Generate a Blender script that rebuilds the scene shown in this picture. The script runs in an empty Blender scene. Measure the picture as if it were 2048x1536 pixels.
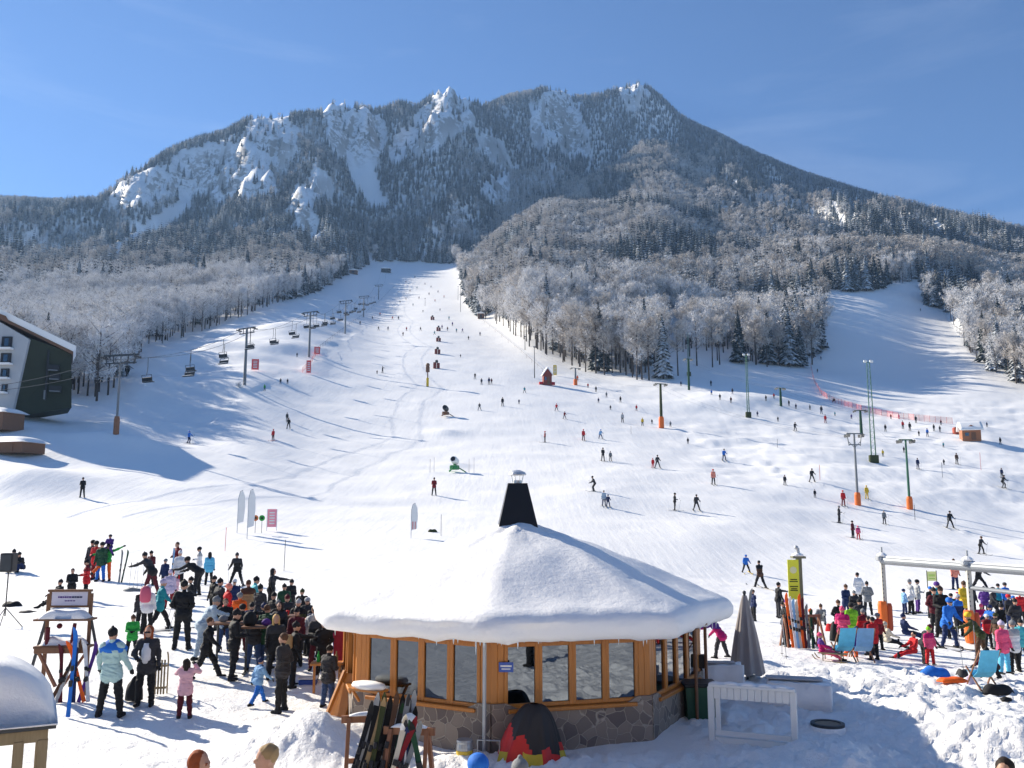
import bpy, math, random
import numpy as np
from mathutils import Vector, Matrix
R = math.radians
scene = bpy.context.scene
COL = scene.collection
# ------------------------------------------------------------------ camera
HC, F, PITCH = 4.24, 1774.0, R(8.4)
cam_data = bpy.data.cameras.new('camera'); cam = bpy.data.objects.new('camera', cam_data); COL.objects.link(cam)
cam.location = (0, 0, HC); cam.rotation_euler = (R(90) + PITCH, 0, 0)
cam_data.sensor_width = 36; cam_data.lens = 36 * F / 2048; cam_data.clip_start = 0.1; cam_data.clip_end = 9000
scene.camera = cam
# ------------------------------------------------------------------ light
SUN_EL, SUN_AZ = 29.0, 55.0          # azimuth: degrees to the left of straight ahead
sx, sy, sz = -math.sin(R(SUN_AZ)) * math.cos(R(SUN_EL)), math.cos(R(SUN_AZ)) * math.cos(R(SUN_EL)), math.sin(R(SUN_EL))
sun_data = bpy.data.lights.new('sun', 'SUN'); sun = bpy.data.objects.new('sun', sun_data); COL.objects.link(sun)
sun.rotation_euler = Vector((sx, sy, sz)).to_track_quat('Z', 'Y').to_euler()
sun_data.energy = 5.0; sun_data.angle = R(0.53); sun_data.color = (1.0, 0.91, 0.76)
world = bpy.data.worlds.new('World'); scene.world = world; world.use_nodes = True
wn = world.node_tree; bg = wn.nodes['Background']
sky = wn.nodes.new('ShaderNodeTexSky'); sky.sky_type = 'NISHITA'; sky.sun_disc = False
sky.sun_elevation = R(SUN_EL); sky.sun_rotation = R(-SUN_AZ)
sky.altitude = 1200; sky.air_density = 1.0; sky.dust_density = 0.05; sky.ozone_density = 8.0
# thin cirrus, high up and to the right
wt_ = wn.nodes.new('ShaderNodeTexCoord'); wm_ = wn.nodes.new('ShaderNodeMapping'); wm_.inputs['Rotation'].default_value = (0, R(38), 0); wm_.inputs['Scale'].default_value = (1.5, 1.2, 9)
wz_ = wn.nodes.new('ShaderNodeTexNoise'); wz_.inputs['Scale'].default_value = 1.6; wz_.inputs['Detail'].default_value = 7; wz_.inputs['Roughness'].default_value = .6; wz_.inputs['Distortion'].default_value = .5
wr_ = wn.nodes.new('ShaderNodeMapRange'); wr_.inputs['From Min'].default_value = .50; wr_.inputs['From Max'].default_value = .82; wr_.inputs['To Max'].default_value = .15
wx_ = wn.nodes.new('ShaderNodeMix'); wx_.data_type = 'RGBA'; wx_.inputs[7].default_value = (6.5, 7.4, 9.0, 1)
wn.links.new(wt_.outputs['Generated'], wm_.inputs['Vector']); wn.links.new(wm_.outputs[0], wz_.inputs['Vector']); wn.links.new(wz_.outputs[0], wr_.inputs['Value']); wn.links.new(wr_.outputs[0], wx_.inputs[0]); wn.links.new(sky.outputs[0], wx_.inputs[6])
wn.links.new(wx_.outputs[2], bg.inputs[0]); bg.inputs[1].default_value = 0.071
scene.view_settings.view_transform = 'Standard'; scene.view_settings.look = 'None'
scene.view_settings.exposure = 1.05; scene.view_settings.gamma = 1.0
scene.render.engine = 'CYCLES'
scene.cycles.max_bounces = 6; scene.cycles.diffuse_bounces = 3; scene.cycles.transparent_max_bounces = 6
scene.cycles.use_denoising = True

rng = np.random.default_rng(7); random.seed(7)
def ray(u, v):
    s = (768 - v) / F; fw = math.cos(PITCH) - s * math.sin(PITCH)
    return ((u - 1024) / F / fw, (s * math.cos(PITCH) + math.sin(PITCH)) / fw)     # x/y, (z-HC)/y
def proj(x, y, z):
    dz = z - HC; fw = y * math.cos(PITCH) + dz * math.sin(PITCH); up = -y * math.sin(PITCH) + dz * math.cos(PITCH)
    return 1024 + F * x / fw, 768 - F * up / fw
# ------------------------------------------------------------------ noise
def vnoise(x, y, seed=0):
    xi = np.floor(x).astype(np.int64); yi = np.floor(y).astype(np.int64); xf = x - xi; yf = y - yi
    def h(a, b):
        n = (a * 374761393 + b * 668265263 + seed * 1442695041) & 0x7fffffff
        n = ((n ^ (n >> 13)) * 1274126177) & 0x7fffffff
        return ((n ^ (n >> 16)) & 0xffff) / 65535.0
    u = xf * xf * (3 - 2 * xf); v = yf * yf * (3 - 2 * yf)
    return (h(xi, yi) * (1 - u) + h(xi + 1, yi) * u) * (1 - v) + (h(xi, yi + 1) * (1 - u) + h(xi + 1, yi + 1) * u) * v - 0.5
def fbm(x, y, o=4, seed=0):
    s = 0; a = 1.0
    for k in range(o): s = s + a * vnoise(x * 2 ** k + 17.3 * k, y * 2 ** k - 9.1 * k, seed + k); a *= 0.5
    return s
def smooth(e0, e1, x):
    t = np.clip((x - e0) / (e1 - e0), 0, 1); return t * t * (3 - 2 * t)
# ------------------------------------------------------------------ terrain: surveyed profiles (distance, photo row) at photo columns
PROF = {
 -600: [(18.7,1430),(25,1300),(34,1225),(45,1165),(60,1080),(75,1000),(90,920),(120,830),(160,780),(250,700),(400,640),(700,560),(1000,470),(1300,430)],
 0: [(18.7,1432),(25,1297),(34,1225),(45,1165),(60,1090),(72,1030),(81,990),(90,940),(105,880),(120,828),(150,792),(200,742),(300,672),(430,618),(600,565),(900,475),(1250,408)],
 150: [(18.7,1432),(25,1295),(34,1220),(45,1165),(60,1090),(72,1035),(81,1000),(100,920),(120,860),(150,805),(200,738),(300,665),(430,615),(600,570),(900,478),(1250,412)],
 230: [(18.7,1432),(25,1295),(34,1220),(45,1165),(60,1092),(81,1000),(100,925),(120,868),(150,805),(200,728),(300,660),(430,612),(600,570),(900,465),(1250,375)],
 350: [(18.7,1432),(25,1295),(34,1220),(45,1165),(60,1095),(81,1005),(100,935),(125,880),(150,825),(190,760),(260,692),(350,652),(500,600),(700,540),(1000,400),(1300,305)],
 489: [(18.7,1432),(25,1295),(34,1218),(45,1167),(60,1098),(81,1015),(105,935),(125,888),(150,828),(177,770),(220,708),(300,648),(420,598),(600,558),(800,500),(1100,350),(1350,250)],
 618: [(18.7,1432),(25,1295),(34,1216),(45,1166),(60,1100),(85,1018),(110,950),(148,868),(185,795),(231,712),(300,655),(430,604),(600,562),(800,510),(1100,350),(1400,225)],
 690: [(18.7,1432),(25,1295),(34,1215),(45,1166),(60,1100),(88,1015),(110,955),(148,876),(185,805),(231,735),(318,665),(430,622),(600,562),(750,520),(1000,400),(1400,217)],
 757: [(18.7,1432),(25,1295),(34,1215),(45,1166),(60,1100),(89,1015),(110,958),(148,882),(183,812),(231,745),(318,685),(430,640),(600,594),(700,552),(790,528),(1000,430),(1450,220)],
 880: [(18.7,1432),(25,1295),(34,1217),(45,1168),(60,1103),(89,1018),(110,960),(148,884),(183,814),(231,750),(318,680),(430,632),(600,580),(700,552),(800,530),(1000,430),(1500,178)],
 930: [(18.7,1432),(25,1297),(34,1220),(45,1172),(60,1106),(89,1019),(110,960),(148,884),(183,814),(231,752),(318,684),(430,635),(600,578),(700,545),(850,500),(1100,390),(1500,198)],
 1000:[(18.7,1432),(25,1298),(34,1224),(45,1178),(60,1110),(89,1020),(110,960),(148,884),(183,814),(231,755),(318,690),(400,640),(600,555),(800,470),(950,500),(1200,360),(1550,198)],
 1090:[(18.7,1432),(25,1300),(34,1228),(45,1184),(60,1118),(89,1022),(110,960),(148,886),(183,818),(231,764),(280,716),(400,612),(600,522),(900,410),(1050,470),(1300,310),(1600,176)],
 1200:[(18.7,1432),(25,1303),(34,1235),(46,1195),(60,1130),(89,1026),(110,960),(148,892),(183,830),(225,780),(250,755),(300,715),(400,640),(600,530),(900,408),(1050,338),(1200,405),(1400,290),(1600,182)],
 1300:[(18.7,1432),(25,1306),(34,1242),(46,1205),(60,1142),(92,1026),(115,955),(150,892),(190,832),(235,772),(300,712),(400,630),(600,515),(900,375),(1150,284),(1290,345),(1600,175)],
 1400:[(18.7,1432),(25,1308),(34,1252),(46,1215),(60,1155),(92,1030),(118,958),(155,895),(200,820),(245,765),(280,735),(350,682),(500,590),(800,450),(1200,320),(1600,258)],
 1500:[(18.7,1432),(25,1310),(34,1260),(46,1227),(60,1167),(75,1100),(92,1034),(120,962),(155,900),(192,835),(250,768),(290,736),(350,690),(500,600),(800,470),(1200,360),(1600,308)],
 1640:[(18.7,1432),(25,1316),(34,1266),(46,1235),(60,1178),(80,1095),(96,1045),(120,965),(155,905),(200,836),(260,776),(310,738),(380,650),(450,577),(600,530),(900,455),(1300,385),(1600,356)],
 1750:[(18.7,1432),(25,1322),(34,1268),(46,1238),(60,1182),(80,1100),(98,1048),(120,980),(150,922),(200,848),(260,790),(315,752),(380,662),(450,575),(600,525),(900,445),(1300,400),(1600,386)],
 1850:[(18.7,1432),(25,1326),(34,1270),(46,1238),(60,1180),(80,1108),(98,1056),(120,985),(155,922),(185,866),(240,812),(310,760),(370,690),(440,615),(490,560),(700,500),(1000,455),(1400,418)],
 1950:[(18.7,1432),(25,1330),(34,1275),(46,1238),(60,1180),(80,1118),(98,1066),(120,992),(155,922),(175,880),(240,815),(300,752),(340,710),(420,640),(500,585),(700,520),(1000,470),(1400,440)],
 2048:[(18.7,1432),(25,1335),(34,1280),(46,1240),(60,1182),(80,1125),(98,1075),(125,990),(160,918),(200,862),(250,808),(285,772),(340,712),(450,640),(600,570),(900,490),(1400,460)],
 2700:[(18.7,1432),(25,1340),(34,1290),(46,1250),(60,1195),(80,1140),(98,1085),(125,1000),(160,925),(200,860),(250,800),(300,750),(450,650),(700,560),(1200,520)],
}
SKY = [(-900,440),(0,410),(100,415),(190,414),(215,395),(250,360),(300,333),(350,308),(400,287),(450,275),(500,245),(550,232),(600,238),(650,228),(680,208),(705,222),(750,232),(800,205),(830,222),(865,195),(900,177),(930,195),(960,215),(1000,208),(1050,192),(1110,180),(1145,196),(1200,192),(1240,182),(1275,168),(1310,193),(1350,228),(1400,262),(1500,310),(1600,354),(1700,386),(1800,418),(1900,442),(2000,464),(2048,475),(2700,560)]
ys = [3.0]
while ys[-1] < 60: ys.append(ys[-1] * 1.0065)
while ys[-1] < 2300: ys.append(ys[-1] * 1.011)
YS = np.array(ys)
TS = np.unique(np.round(np.concatenate([np.arange(-2.2, -0.68, 0.03), np.arange(-0.68, 0.68, 0.0032), np.arange(0.68, 2.2, 0.03)]), 5))
nY, nT = len(YS), len(TS)
cols = sorted(PROF)
tt = np.zeros((len(cols), nY)); zz = np.zeros((len(cols), nY))
sk_u = [a for a, b in SKY]; sk_v = [b for a, b in SKY]
for i, u in enumerate(cols):
    pr = list(PROF[u]); dc = 850 if u < 960 else (1150 if u < 1250 else 1260)          # the face stands steep behind the wooded shoulder
    if 150 < u < 1380: pr = [(d if d <= dc else dc + (d - dc) * (.55 if u < 960 else .5), v) for d, v in pr]
    D = [0.0, 15.0]; Z = [0.0, 0.0]; T = [ray(u, 1432)[0]] * 2
    for d, v in pr:
        t_, s_ = ray(u, v); D.append(d); Z.append(HC + d * s_); T.append(t_)
    zt = Z[-1]; D += [D[-1] + 250, 2600]; Z += [zt - 60, zt - 160]; T += [T[-1]] * 2
    zz[i] = np.interp(YS, D, Z); tt[i] = np.interp(YS, D, T)
Z = np.zeros((nY, nT))
for j in range(nY):
    Z[j] = np.interp(TS, tt[:, j], zz[:, j])
# smooth along the distance and across the bearing
for _ in range(3):
    Z[1:-1] = (Z[:-2] + 2 * Z[1:-1] + Z[2:]) / 4
k = 9; ker = np.ones(k) / k
for _ in range(3):
    P = np.pad(Z, ((0, 0), (k // 2, k // 2)), mode='edge'); Z = np.apply_along_axis(lambda r: np.convolve(r, ker, 'valid'), 1, P)
X2 = YS[:, None] * TS[None, :]; Y2 = np.repeat(YS[:, None], nT, 1)
# mountain relief: ribs and gullies, then the measured crest line
EDGE_U = [-900,0,150,205,240,285,400,500,560,620,680,705,745,830,915,925,935,960,1010,1050,1100,1170,1240,1320,1400,1450,1520,1600,1640,1647,1652,1700,1760,1800,1845,1852,1895,1905,1925,1960,2048,2700]
EDGE_V = [800,800,800,805,790,700,665,628,605,590,560,545,524,524,530,575,615,635,655,690,715,745,755,766,736,738,735,738,728,640,575,590,578,568,562,612,622,655,690,730,776,900]
U0_, V0_ = proj(X2, Y2, Z); wood = smooth(2, 40, np.interp(U0_, EDGE_U, EDGE_V) - V0_)
far = smooth(560, 850, Y2) * wood
rib = 1 - 2 * np.abs(fbm(X2 / 130 + 3.1, Y2 / 260, 4, 5))
calm = 1 - .8 * (1 - smooth(1120, 1260, Y2)) * smooth(930, 1010, U0_) * (1 - smooth(1380, 1460, U0_))
Z += calm * far * ((rib - 0.55) * 62 + fbm(X2 / 38, Y2 / 60, 3, 11) * 20)
mid = smooth(240, 420, Y2) * (1 - far) * wood
Z += mid * fbm(X2 / 60, Y2 / 60, 3, 21) * 14 * smooth(0.0, 1, np.abs(TS[None, :] + 0.12) / 0.06)
def poly_in(px, py, pts):
    ins = np.zeros(px.shape, bool); n = len(pts)
    for a in range(n):
        x1, y1 = pts[a]; x2, y2 = pts[(a + 1) % n]
        if y1 == y2: continue
        c = ((y1 > py) != (y2 > py)) & (px < (x2 - x1) * (py - y1) / (y2 - y1) + x1); ins ^= c
    return ins
# clamp to crest: nothing rises above the photographed skyline, and the crest itself reaches it
def rows(Xa, Ya, Za):
    u, v = proj(Xa, Ya, Za); return u, v
U, V = rows(X2, Y2, Z)
skv = np.interp(U, sk_u, sk_v)
far2 = Y2 > 600
over = np.clip(skv - V, 0, None) * (Y2 / F) * far2
Z -= over
U, V = rows(X2, Y2, Z)
for j in range(nT):                      # lift the crest of each bearing up to the skyline
    m = YS > 900
    kk = np.argmin(np.where(m, V[:, j], 1e9)); gap = V[kk, j] - np.interp(U[kk, j], sk_u, sk_v)
    if gap > 0.5:
        Z[:, j] += gap * YS / F * np.exp(-((YS - YS[kk]) / 170.0) ** 2) * (YS > 500)
# left-hand snowmaking mounds, bank, heaps (photo column, distance, radius across, along, height)
MOUND = [(330,215,8,12,2.8),(300,175,7,9,1.4),(420,235,7,10,2.2),(470,190,8,7,1.0),(560,290,9,16,2.0),(640,330,7,16,1.2),(540,240,8,10,1.5),(380,170,10,8,1.2),
         (215,111,9,3.5,1.6),(20,84,7,5,1.2),(110,88,5,4,.5),(180,105,6,5,.8),(630,16.9,.9,.9,.32),(665,16.2,.8,.7,.3),(580,16.4,.8,.6,.15),
         (1640,15.4,.9,.8,.25),(1850,18,1.4,1.2,.25),(1500,14.6,.8,.5,.22),(1250,14.5,.9,.4,.16),(1980,16.5,1.2,1,.3),(1760,21,1.5,1,.16),(800,14.6,.6,.4,.15),
         (890,155,3,2.5,.8),(908,122,2.5,2,.5),(1500,215,18,10,2.0),(1400,200,14,8,1.2),(1600,150,16,10,1.2),(1950,130,20,8,1.5),(1750,115,14,6,.8)]
for u, d, ra, rl, h in MOUND:
    x0 = ray(u, 950)[0] * d
    Z += h * np.exp(-((X2 - x0) / ra) ** 2 - ((Y2 - d) / rl) ** 2)
# piste edge banks, moguls, trampled snow
U, V = rows(X2, Y2, Z)
leftlift = smooth(110, 150, Y2) * (1 - smooth(500, 600, Y2)) * (1 - smooth(-8, 6, U - np.interp(Y2, [110, 177, 231, 318, 430, 600], [330, 520, 640, 705, 740, 775])))
Z += leftlift * fbm(X2 / 14, Y2 / 11, 4, 33) * 1.1
mog = smooth(100, 125, Y2) * (1 - smooth(230, 270, Y2)) * smooth(1330, 1460, U + (Y2 - 110) * 0.9)
Z += mog * (fbm(X2 / 5.0 + Y2 / 9, Y2 / 1.7, 4, 41) * 0.46 + fbm(X2 / 12, Y2 / 7, 2, 42) * .5)
strip = np.exp(-((U - np.interp(V, [740, 800, 900, 1010, 1100], [1150, 1225, 1450, 1750, 2048])) / 18) ** 2) * (Y2 < 250) * (Y2 > 85)
Z += strip * (0.12 + fbm(X2 / 2.6, Y2 / 1.6, 3, 43) * 0.4)
farsl = smooth(60, 90, Y2) * (1 - smooth(500, 700, Y2))
Z += farsl * fbm(X2 / 9, Y2 / 7, 4, 51) * 0.35
near = 1 - smooth(48, 75, Y2)
Z += near * (fbm(X2 / 1.3, Y2 / 1.1, 4, 61) * 0.07 + fbm(X2 / 0.28, Y2 / 0.28, 2, 62) * 0.028)
chunk = smooth(2.8, 4.2, X2 + (Y2 - 17) * 0.12) * (1 - smooth(21.5, 25, Y2 - 0.05 * X2)) * smooth(1, 4, Y2)
chunk = np.maximum(chunk, np.exp(-((X2 + 3.9) / 1.5) ** 2 - ((Y2 - 16.7) / 1.5) ** 2))
chunk = np.maximum(chunk, (1 - smooth(15.8, 16.8, Y2)) * smooth(-4, -2, X2))
big = smooth(4.5, 6.5, X2)
Z += chunk * (np.abs(fbm(X2 / 0.9, Y2 / 0.8, 4, 71)) * 0.26 + np.abs(fbm(X2 / 0.3, Y2 / 0.26, 3, 72)) * 0.17 + fbm(X2 / .11, Y2 / .11, 2, 73) * .05) * (1 - 0.0 * big)
def ground(x, y):
    t = x / y; j = int(np.clip(np.searchsorted(TS, t) - 1, 0, nT - 2)); i = int(np.clip(np.searchsorted(YS, y) - 1, 0, nY - 2))
    a = (t - TS[j]) / (TS[j + 1] - TS[j]); b = (y - YS[i]) / (YS[i + 1] - YS[i])
    return float((Z[i, j] * (1 - a) + Z[i, j + 1] * a) * (1 - b) + (Z[i + 1, j] * (1 - a) + Z[i + 1, j + 1] * a) * b)
def at(u, v, lim=2200):
    """where the sight line through photo pixel (u, v) first meets the snow"""
    t, s = ray(u, v); j = int(np.clip(np.searchsorted(TS, t) - 1, 0, nT - 2)); a = (t - TS[j]) / (TS[j + 1] - TS[j])
    zc = Z[:, j] * (1 - a) + Z[:, j + 1] * a; g = zc - (HC + s * YS)
    idx = np.where(g >= 0)[0]; idx = idx[YS[idx] > 8]
    if len(idx) == 0: y = lim
    else:
        i = max(idx[0], 1); w = -g[i - 1] / (g[i] - g[i - 1] + 1e-9); y = YS[i - 1] + (YS[i] - YS[i - 1]) * float(np.clip(w, 0, 1))
    y = min(y, lim); x = t * y
    return Vector((x, y, ground(x, y)))
def at_d(u, d, v=950):
    x = ray(u, v)[0] * d; return Vector((x, d, ground(x, d)))
U, V = rows(X2, Y2, Z)
# bare rock and snow gullies on the face
ROCK = [[(212,412),(240,375),(300,345),(345,330),(420,300),(490,290),(560,310),(575,350),(540,400),(440,395),(330,405),(240,430)],
        [(485,280),(510,238),(560,232),(605,262),(590,305),(500,305)],[(645,232),(680,205),(720,225),(768,245),(775,305),(705,325),(650,290)],
        [(835,222),(870,192),(900,174),(948,205),(935,262),(880,292),(800,335),(768,332),(790,285),(830,262)],[(560,428),(635,345),(660,385),(628,425),(645,490),(622,490),(600,435)],
        [(945,300),(968,263),(1032,320),(1025,350),(980,325)],[(955,380),(1015,362),(1020,412),(972,418)],[(1055,255),(1085,190),(1130,185),(1150,215),(1185,290),(1165,330),(1115,292),(1058,295)],
        [(1240,185),(1278,165),(1305,192),(1262,206)]]
GULLY = [[(685,308),(765,308),(748,350),(775,408),(735,412),(700,355)],[(188,525),(250,480),(330,428),(380,380),(405,385),(335,462),(215,528)],[(1325,745),(1330,640),(1350,610),(1362,680),(1375,745)],[(1925,600),(1930,575),(1985,612),(1972,622)]]
jx = fbm(X2 / 25, Y2 / 25, 3, 81) * 26; jy = fbm(X2 / 25, Y2 / 25, 3, 83) * 26
rock = np.zeros(Z.shape)
for p in ROCK: rock = np.maximum(rock, (poly_in(U + jx, V + jy, p) & (Y2 > 560)) * 1.0)
gul = np.zeros(Z.shape)
for p in GULLY: gul = np.maximum(gul, poly_in(U + jx * .35, V + jy * .35, p) * 1.0)
rs = rock.copy()
for _ in range(2): rs[1:-1, 1:-1] = (rs[:-2, 1:-1] + rs[2:, 1:-1] + rs[1:-1, :-2] + rs[1:-1, 2:] + 4 * rs[1:-1, 1:-1]) / 8
Z += rs * (fbm(X2 / 20, Y2 / 30, 4, 91) * 12 + (1 - 2 * np.abs(fbm(X2 / 13, Y2 / 60, 5, 95))) * 13 + (1 - 2 * np.abs(fbm(X2 / 5, Y2 / 30, 4, 97))) * 5 - 8)
U, V = rows(X2, Y2, Z)

# ------------------------------------------------------------------ materials
MATS = {}
def nodes(m): m.use_nodes = True; return m.node_tree, m.node_tree.nodes['Principled BSDF']
def mat(name, col, rough=0.7, metal=0.0, noise=0.0, scale=8.0, bump=0.0, spec=0.4, vary=None):
    """plain coated surface; noise breaks the colour up with patches of wear, bump roughens it"""
    if name in MATS: return MATS[name]
    m = bpy.data.materials.new(name); nt, b = nodes(m)
    b.inputs['Base Color'].default_value = (*col, 1); b.inputs['Roughness'].default_value = rough
    b.inputs['Metallic'].default_value = metal; b.inputs['Specular IOR Level'].default_value = spec
    if noise or bump:
        tc = nt.nodes.new('ShaderNodeTexCoord'); nz = nt.nodes.new('ShaderNodeTexNoise'); nz.inputs['Scale'].default_value = scale
        nz.inputs['Detail'].default_value = 4; nt.links.new(tc.outputs['Object'], nz.inputs['Vector'])
        if noise:
            mx = nt.nodes.new('ShaderNodeMix'); mx.data_type = 'RGBA'
            c2 = vary or tuple(c * (1 - noise) for c in col); mx.inputs[6].default_value = (*c2, 1); mx.inputs[7].default_value = (*tuple(min(1, c * (1 + noise * .5)) for c in col), 1)
            nt.links.new(nz.outputs[0], mx.inputs[0]); nt.links.new(mx.outputs[2], b.inputs['Base Color'])
        if bump:
            bp = nt.nodes.new('ShaderNodeBump'); bp.inputs['Strength'].default_value = bump; bp.inputs['Distance'].default_value = 0.03
            nt.links.new(nz.outputs[0], bp.inputs['Height']); nt.links.new(bp.outputs[0], b.inputs['Normal'])
    MATS[name] = m; return m
def link(nt, a, b): nt.links.new(a, b)
def snow_material():
    m = bpy.data.materials.new('snow_ground'); nt, b = nodes(m); N = nt.nodes.new
    geo = N('ShaderNodeNewGeometry'); at_ = N('ShaderNodeAttribute'); at_.attribute_name = 'rock'
    b.inputs['Roughness'].default_value = 0.55; b.inputs['Specular IOR Level'].default_value = 0.3
    def noise(scale, detail, vec=None, rough=.55):
        n = N('ShaderNodeTexNoise'); n.inputs['Scale'].default_value = scale; n.inputs['Detail'].default_value = detail; n.inputs['Roughness'].default_value = rough
        link(nt, vec or geo.outputs['Position'], n.inputs['Vector']); return n.outputs[0]
    # tracks run down the fall line: noise stretched along a slightly turned axis
    mp = N('ShaderNodeMapping'); mp.inputs['Rotation'].default_value = (0, 0, R(12)); mp.inputs['Scale'].default_value = (1.6, .16, .16); link(nt, geo.outputs['Position'], mp.inputs['Vector'])
    mp2 = N('ShaderNodeMapping'); mp2.inputs['Rotation'].default_value = (0, 0, R(-38)); mp2.inputs['Scale'].default_value = (1.2, .10, .1); link(nt, geo.outputs['Position'], mp2.inputs['Vector'])
    n1 = noise(1.0, 5, mp.outputs[0], .6); n2 = noise(1.0, 5, mp2.outputs[0], .6); n3 = noise(3.2, 6, None, .65); n4 = noise(.35, 3)
    def math_(op, a, bb):
        x = N('ShaderNodeMath'); x.operation = op
        for i, q in enumerate((a, bb)):
            if isinstance(q, (int, float)): x.inputs[i].default_value = q
            else: link(nt, q, x.inputs[i])
        return x.outputs[0]
    msk = N('ShaderNodeMapRange'); msk.inputs['From Min'].default_value = .40; msk.inputs['From Max'].default_value = .60; link(nt, noise(.09, 3), msk.inputs['Value'])
    h = math_('ADD', math_('MULTIPLY', math_('MULTIPLY', n1, .5), msk.outputs[0]), math_('MULTIPLY', math_('MULTIPLY', n2, .45), math_('SUBTRACT', 1.1, msk.outputs[0]))); dist = N('ShaderNodeVectorMath'); dist.operation = 'LENGTH'; link(nt, geo.outputs['Position'], dist.inputs[0])
    nf = N('ShaderNodeMapRange'); nf.inputs['From Min'].default_value = 26; nf.inputs['From Max'].default_value = 60; nf.inputs['To Min'].default_value = 1; nf.inputs['To Max'].default_value = 0; link(nt, dist.outputs['Value'], nf.inputs['Value'])
    n5 = noise(4.5, 6, None, .72); n6 = noise(13.0, 4, None, .7)
    h = math_('MULTIPLY', h, math_('SUBTRACT', 1.15, nf.outputs[0])); h = math_('ADD', h, math_('MULTIPLY', n3, .22)); h = math_('ADD', h, math_('MULTIPLY', n4, .35))
    h = math_('ADD', h, math_('MULTIPLY', math_('ADD', math_('MULTIPLY', n5, .75), math_('MULTIPLY', n6, .28)), nf.outputs[0]))
    bp = N('ShaderNodeBump'); bp.inputs['Strength'].default_value = .55; bp.inputs['Distance'].default_value = .19; link(nt, h, bp.inputs['Height'])
    link(nt, bp.outputs[0], b.inputs['Normal'])
    # colour: snow; on the cliffs, rock where the face is steep
    sep = N('ShaderNodeSeparateXYZ'); link(nt, geo.outputs['Normal'], sep.inputs[0])
    rn = noise(.11, 9, None, .75); rn2 = noise(.35, 6, None, .7)
    steep = N('ShaderNodeMapRange'); steep.inputs['From Min'].default_value = .60; steep.inputs['From Max'].default_value = .50; link(nt, math_('ADD', sep.outputs[2], math_('MULTIPLY', math_('SUBTRACT', rn, .5), 1.5)), steep.inputs['Value'])
    rr = N('ShaderNodeMapRange'); rr.inputs['From Min'].default_value = .56; rr.inputs['From Max'].default_value = .62; link(nt, rn2, rr.inputs['Value'])
    fac = math_('MULTIPLY', at_.outputs['Fac'], math_('MAXIMUM', math_('MULTIPLY', steep.outputs[0], .85), math_('MULTIPLY', rr.outputs[0], .35)))
    rc = N('ShaderNodeMix'); rc.data_type = 'RGBA'; rc.inputs[6].default_value = (.16, .13, .105, 1); rc.inputs[7].default_value = (.34, .30, .25, 1); link(nt, rn2, rc.inputs[0])
    mx = N('ShaderNodeMix'); mx.data_type = 'RGBA'; mx.inputs[6].default_value = (.90, .89, .875, 1); link(nt, rc.outputs[2], mx.inputs[7]); link(nt, fac, mx.inputs[0])
    link(nt, mx.outputs[2], b.inputs['Base Color'])
    return m
def frost_material(name, dark, light, bark=False, amount=.5, bias=.35):
    """twigs or needles with frost lying on what faces up"""
    m = bpy.data.materials.new(name); nt, b = nodes(m); N = nt.nodes.new
    geo = N('ShaderNodeNewGeometry'); sep = N('ShaderNodeSeparateXYZ'); link(nt, geo.outputs['Normal'], sep.inputs[0])
    ab = N('ShaderNodeMath'); ab.operation = 'ABSOLUTE'; link(nt, sep.outputs[2], ab.inputs[0])
    tc = N('ShaderNodeTexCoord'); nz = N('ShaderNodeTexNoise'); nz.inputs['Scale'].default_value = .9; nz.inputs['Detail'].default_value = 3; link(nt, tc.outputs['Object'], nz.inputs['Vector'])
    oi = N('ShaderNodeObjectInfo')
    a = N('ShaderNodeMath'); a.operation = 'MULTIPLY_ADD'; link(nt, ab.outputs[0], a.inputs[0]); a.inputs[1].default_value = bias; link(nt, nz.outputs[0], a.inputs[2])
    a2 = N('ShaderNodeMath'); a2.operation = 'MULTIPLY_ADD'; link(nt, oi.outputs['Random'], a2.inputs[0]); a2.inputs[1].default_value = .28; link(nt, a.outputs[0], a2.inputs[2])
    mr = N('ShaderNodeMapRange'); mr.inputs['From Min'].default_value = 1.12 - amount; mr.inputs['From Max'].default_value = 1.45 - amount; link(nt, a2.outputs[0], mr.inputs['Value'])
    mx = N('ShaderNodeMix'); mx.data_type = 'RGBA'; mx.inputs[6].default_value = (*dark, 1); mx.inputs[7].default_value = (*light, 1); link(nt, mr.outputs[0], mx.inputs[0])
    link(nt, mx.outputs[2], b.inputs['Base Color']); b.inputs['Roughness'].default_value = .8; b.inputs['Specular IOR Level'].default_value = .15
    return m
M_SNOW = snow_material()
M_TWIG = frost_material('frosted_twigs', (.17, .145, .13), (.78, .77, .77), amount=.72)
M_TWIGB = frost_material('brown_frosted_twigs', (.19, .155, .125), (.66, .62, .58), amount=.64)
M_NEEDLE = frost_material('snowy_needles', (.018, .028, .024), (.72, .75, .78), amount=.34, bias=.45)
M_NEEDLEF = frost_material('dark_needles', (.012, .022, .021), (.50, .56, .62), amount=.17, bias=.5)
M_BARK = frost_material('tree_bark', (.07, .055, .045), (.5, .49, .49), amount=.35, bias=0)

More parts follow.
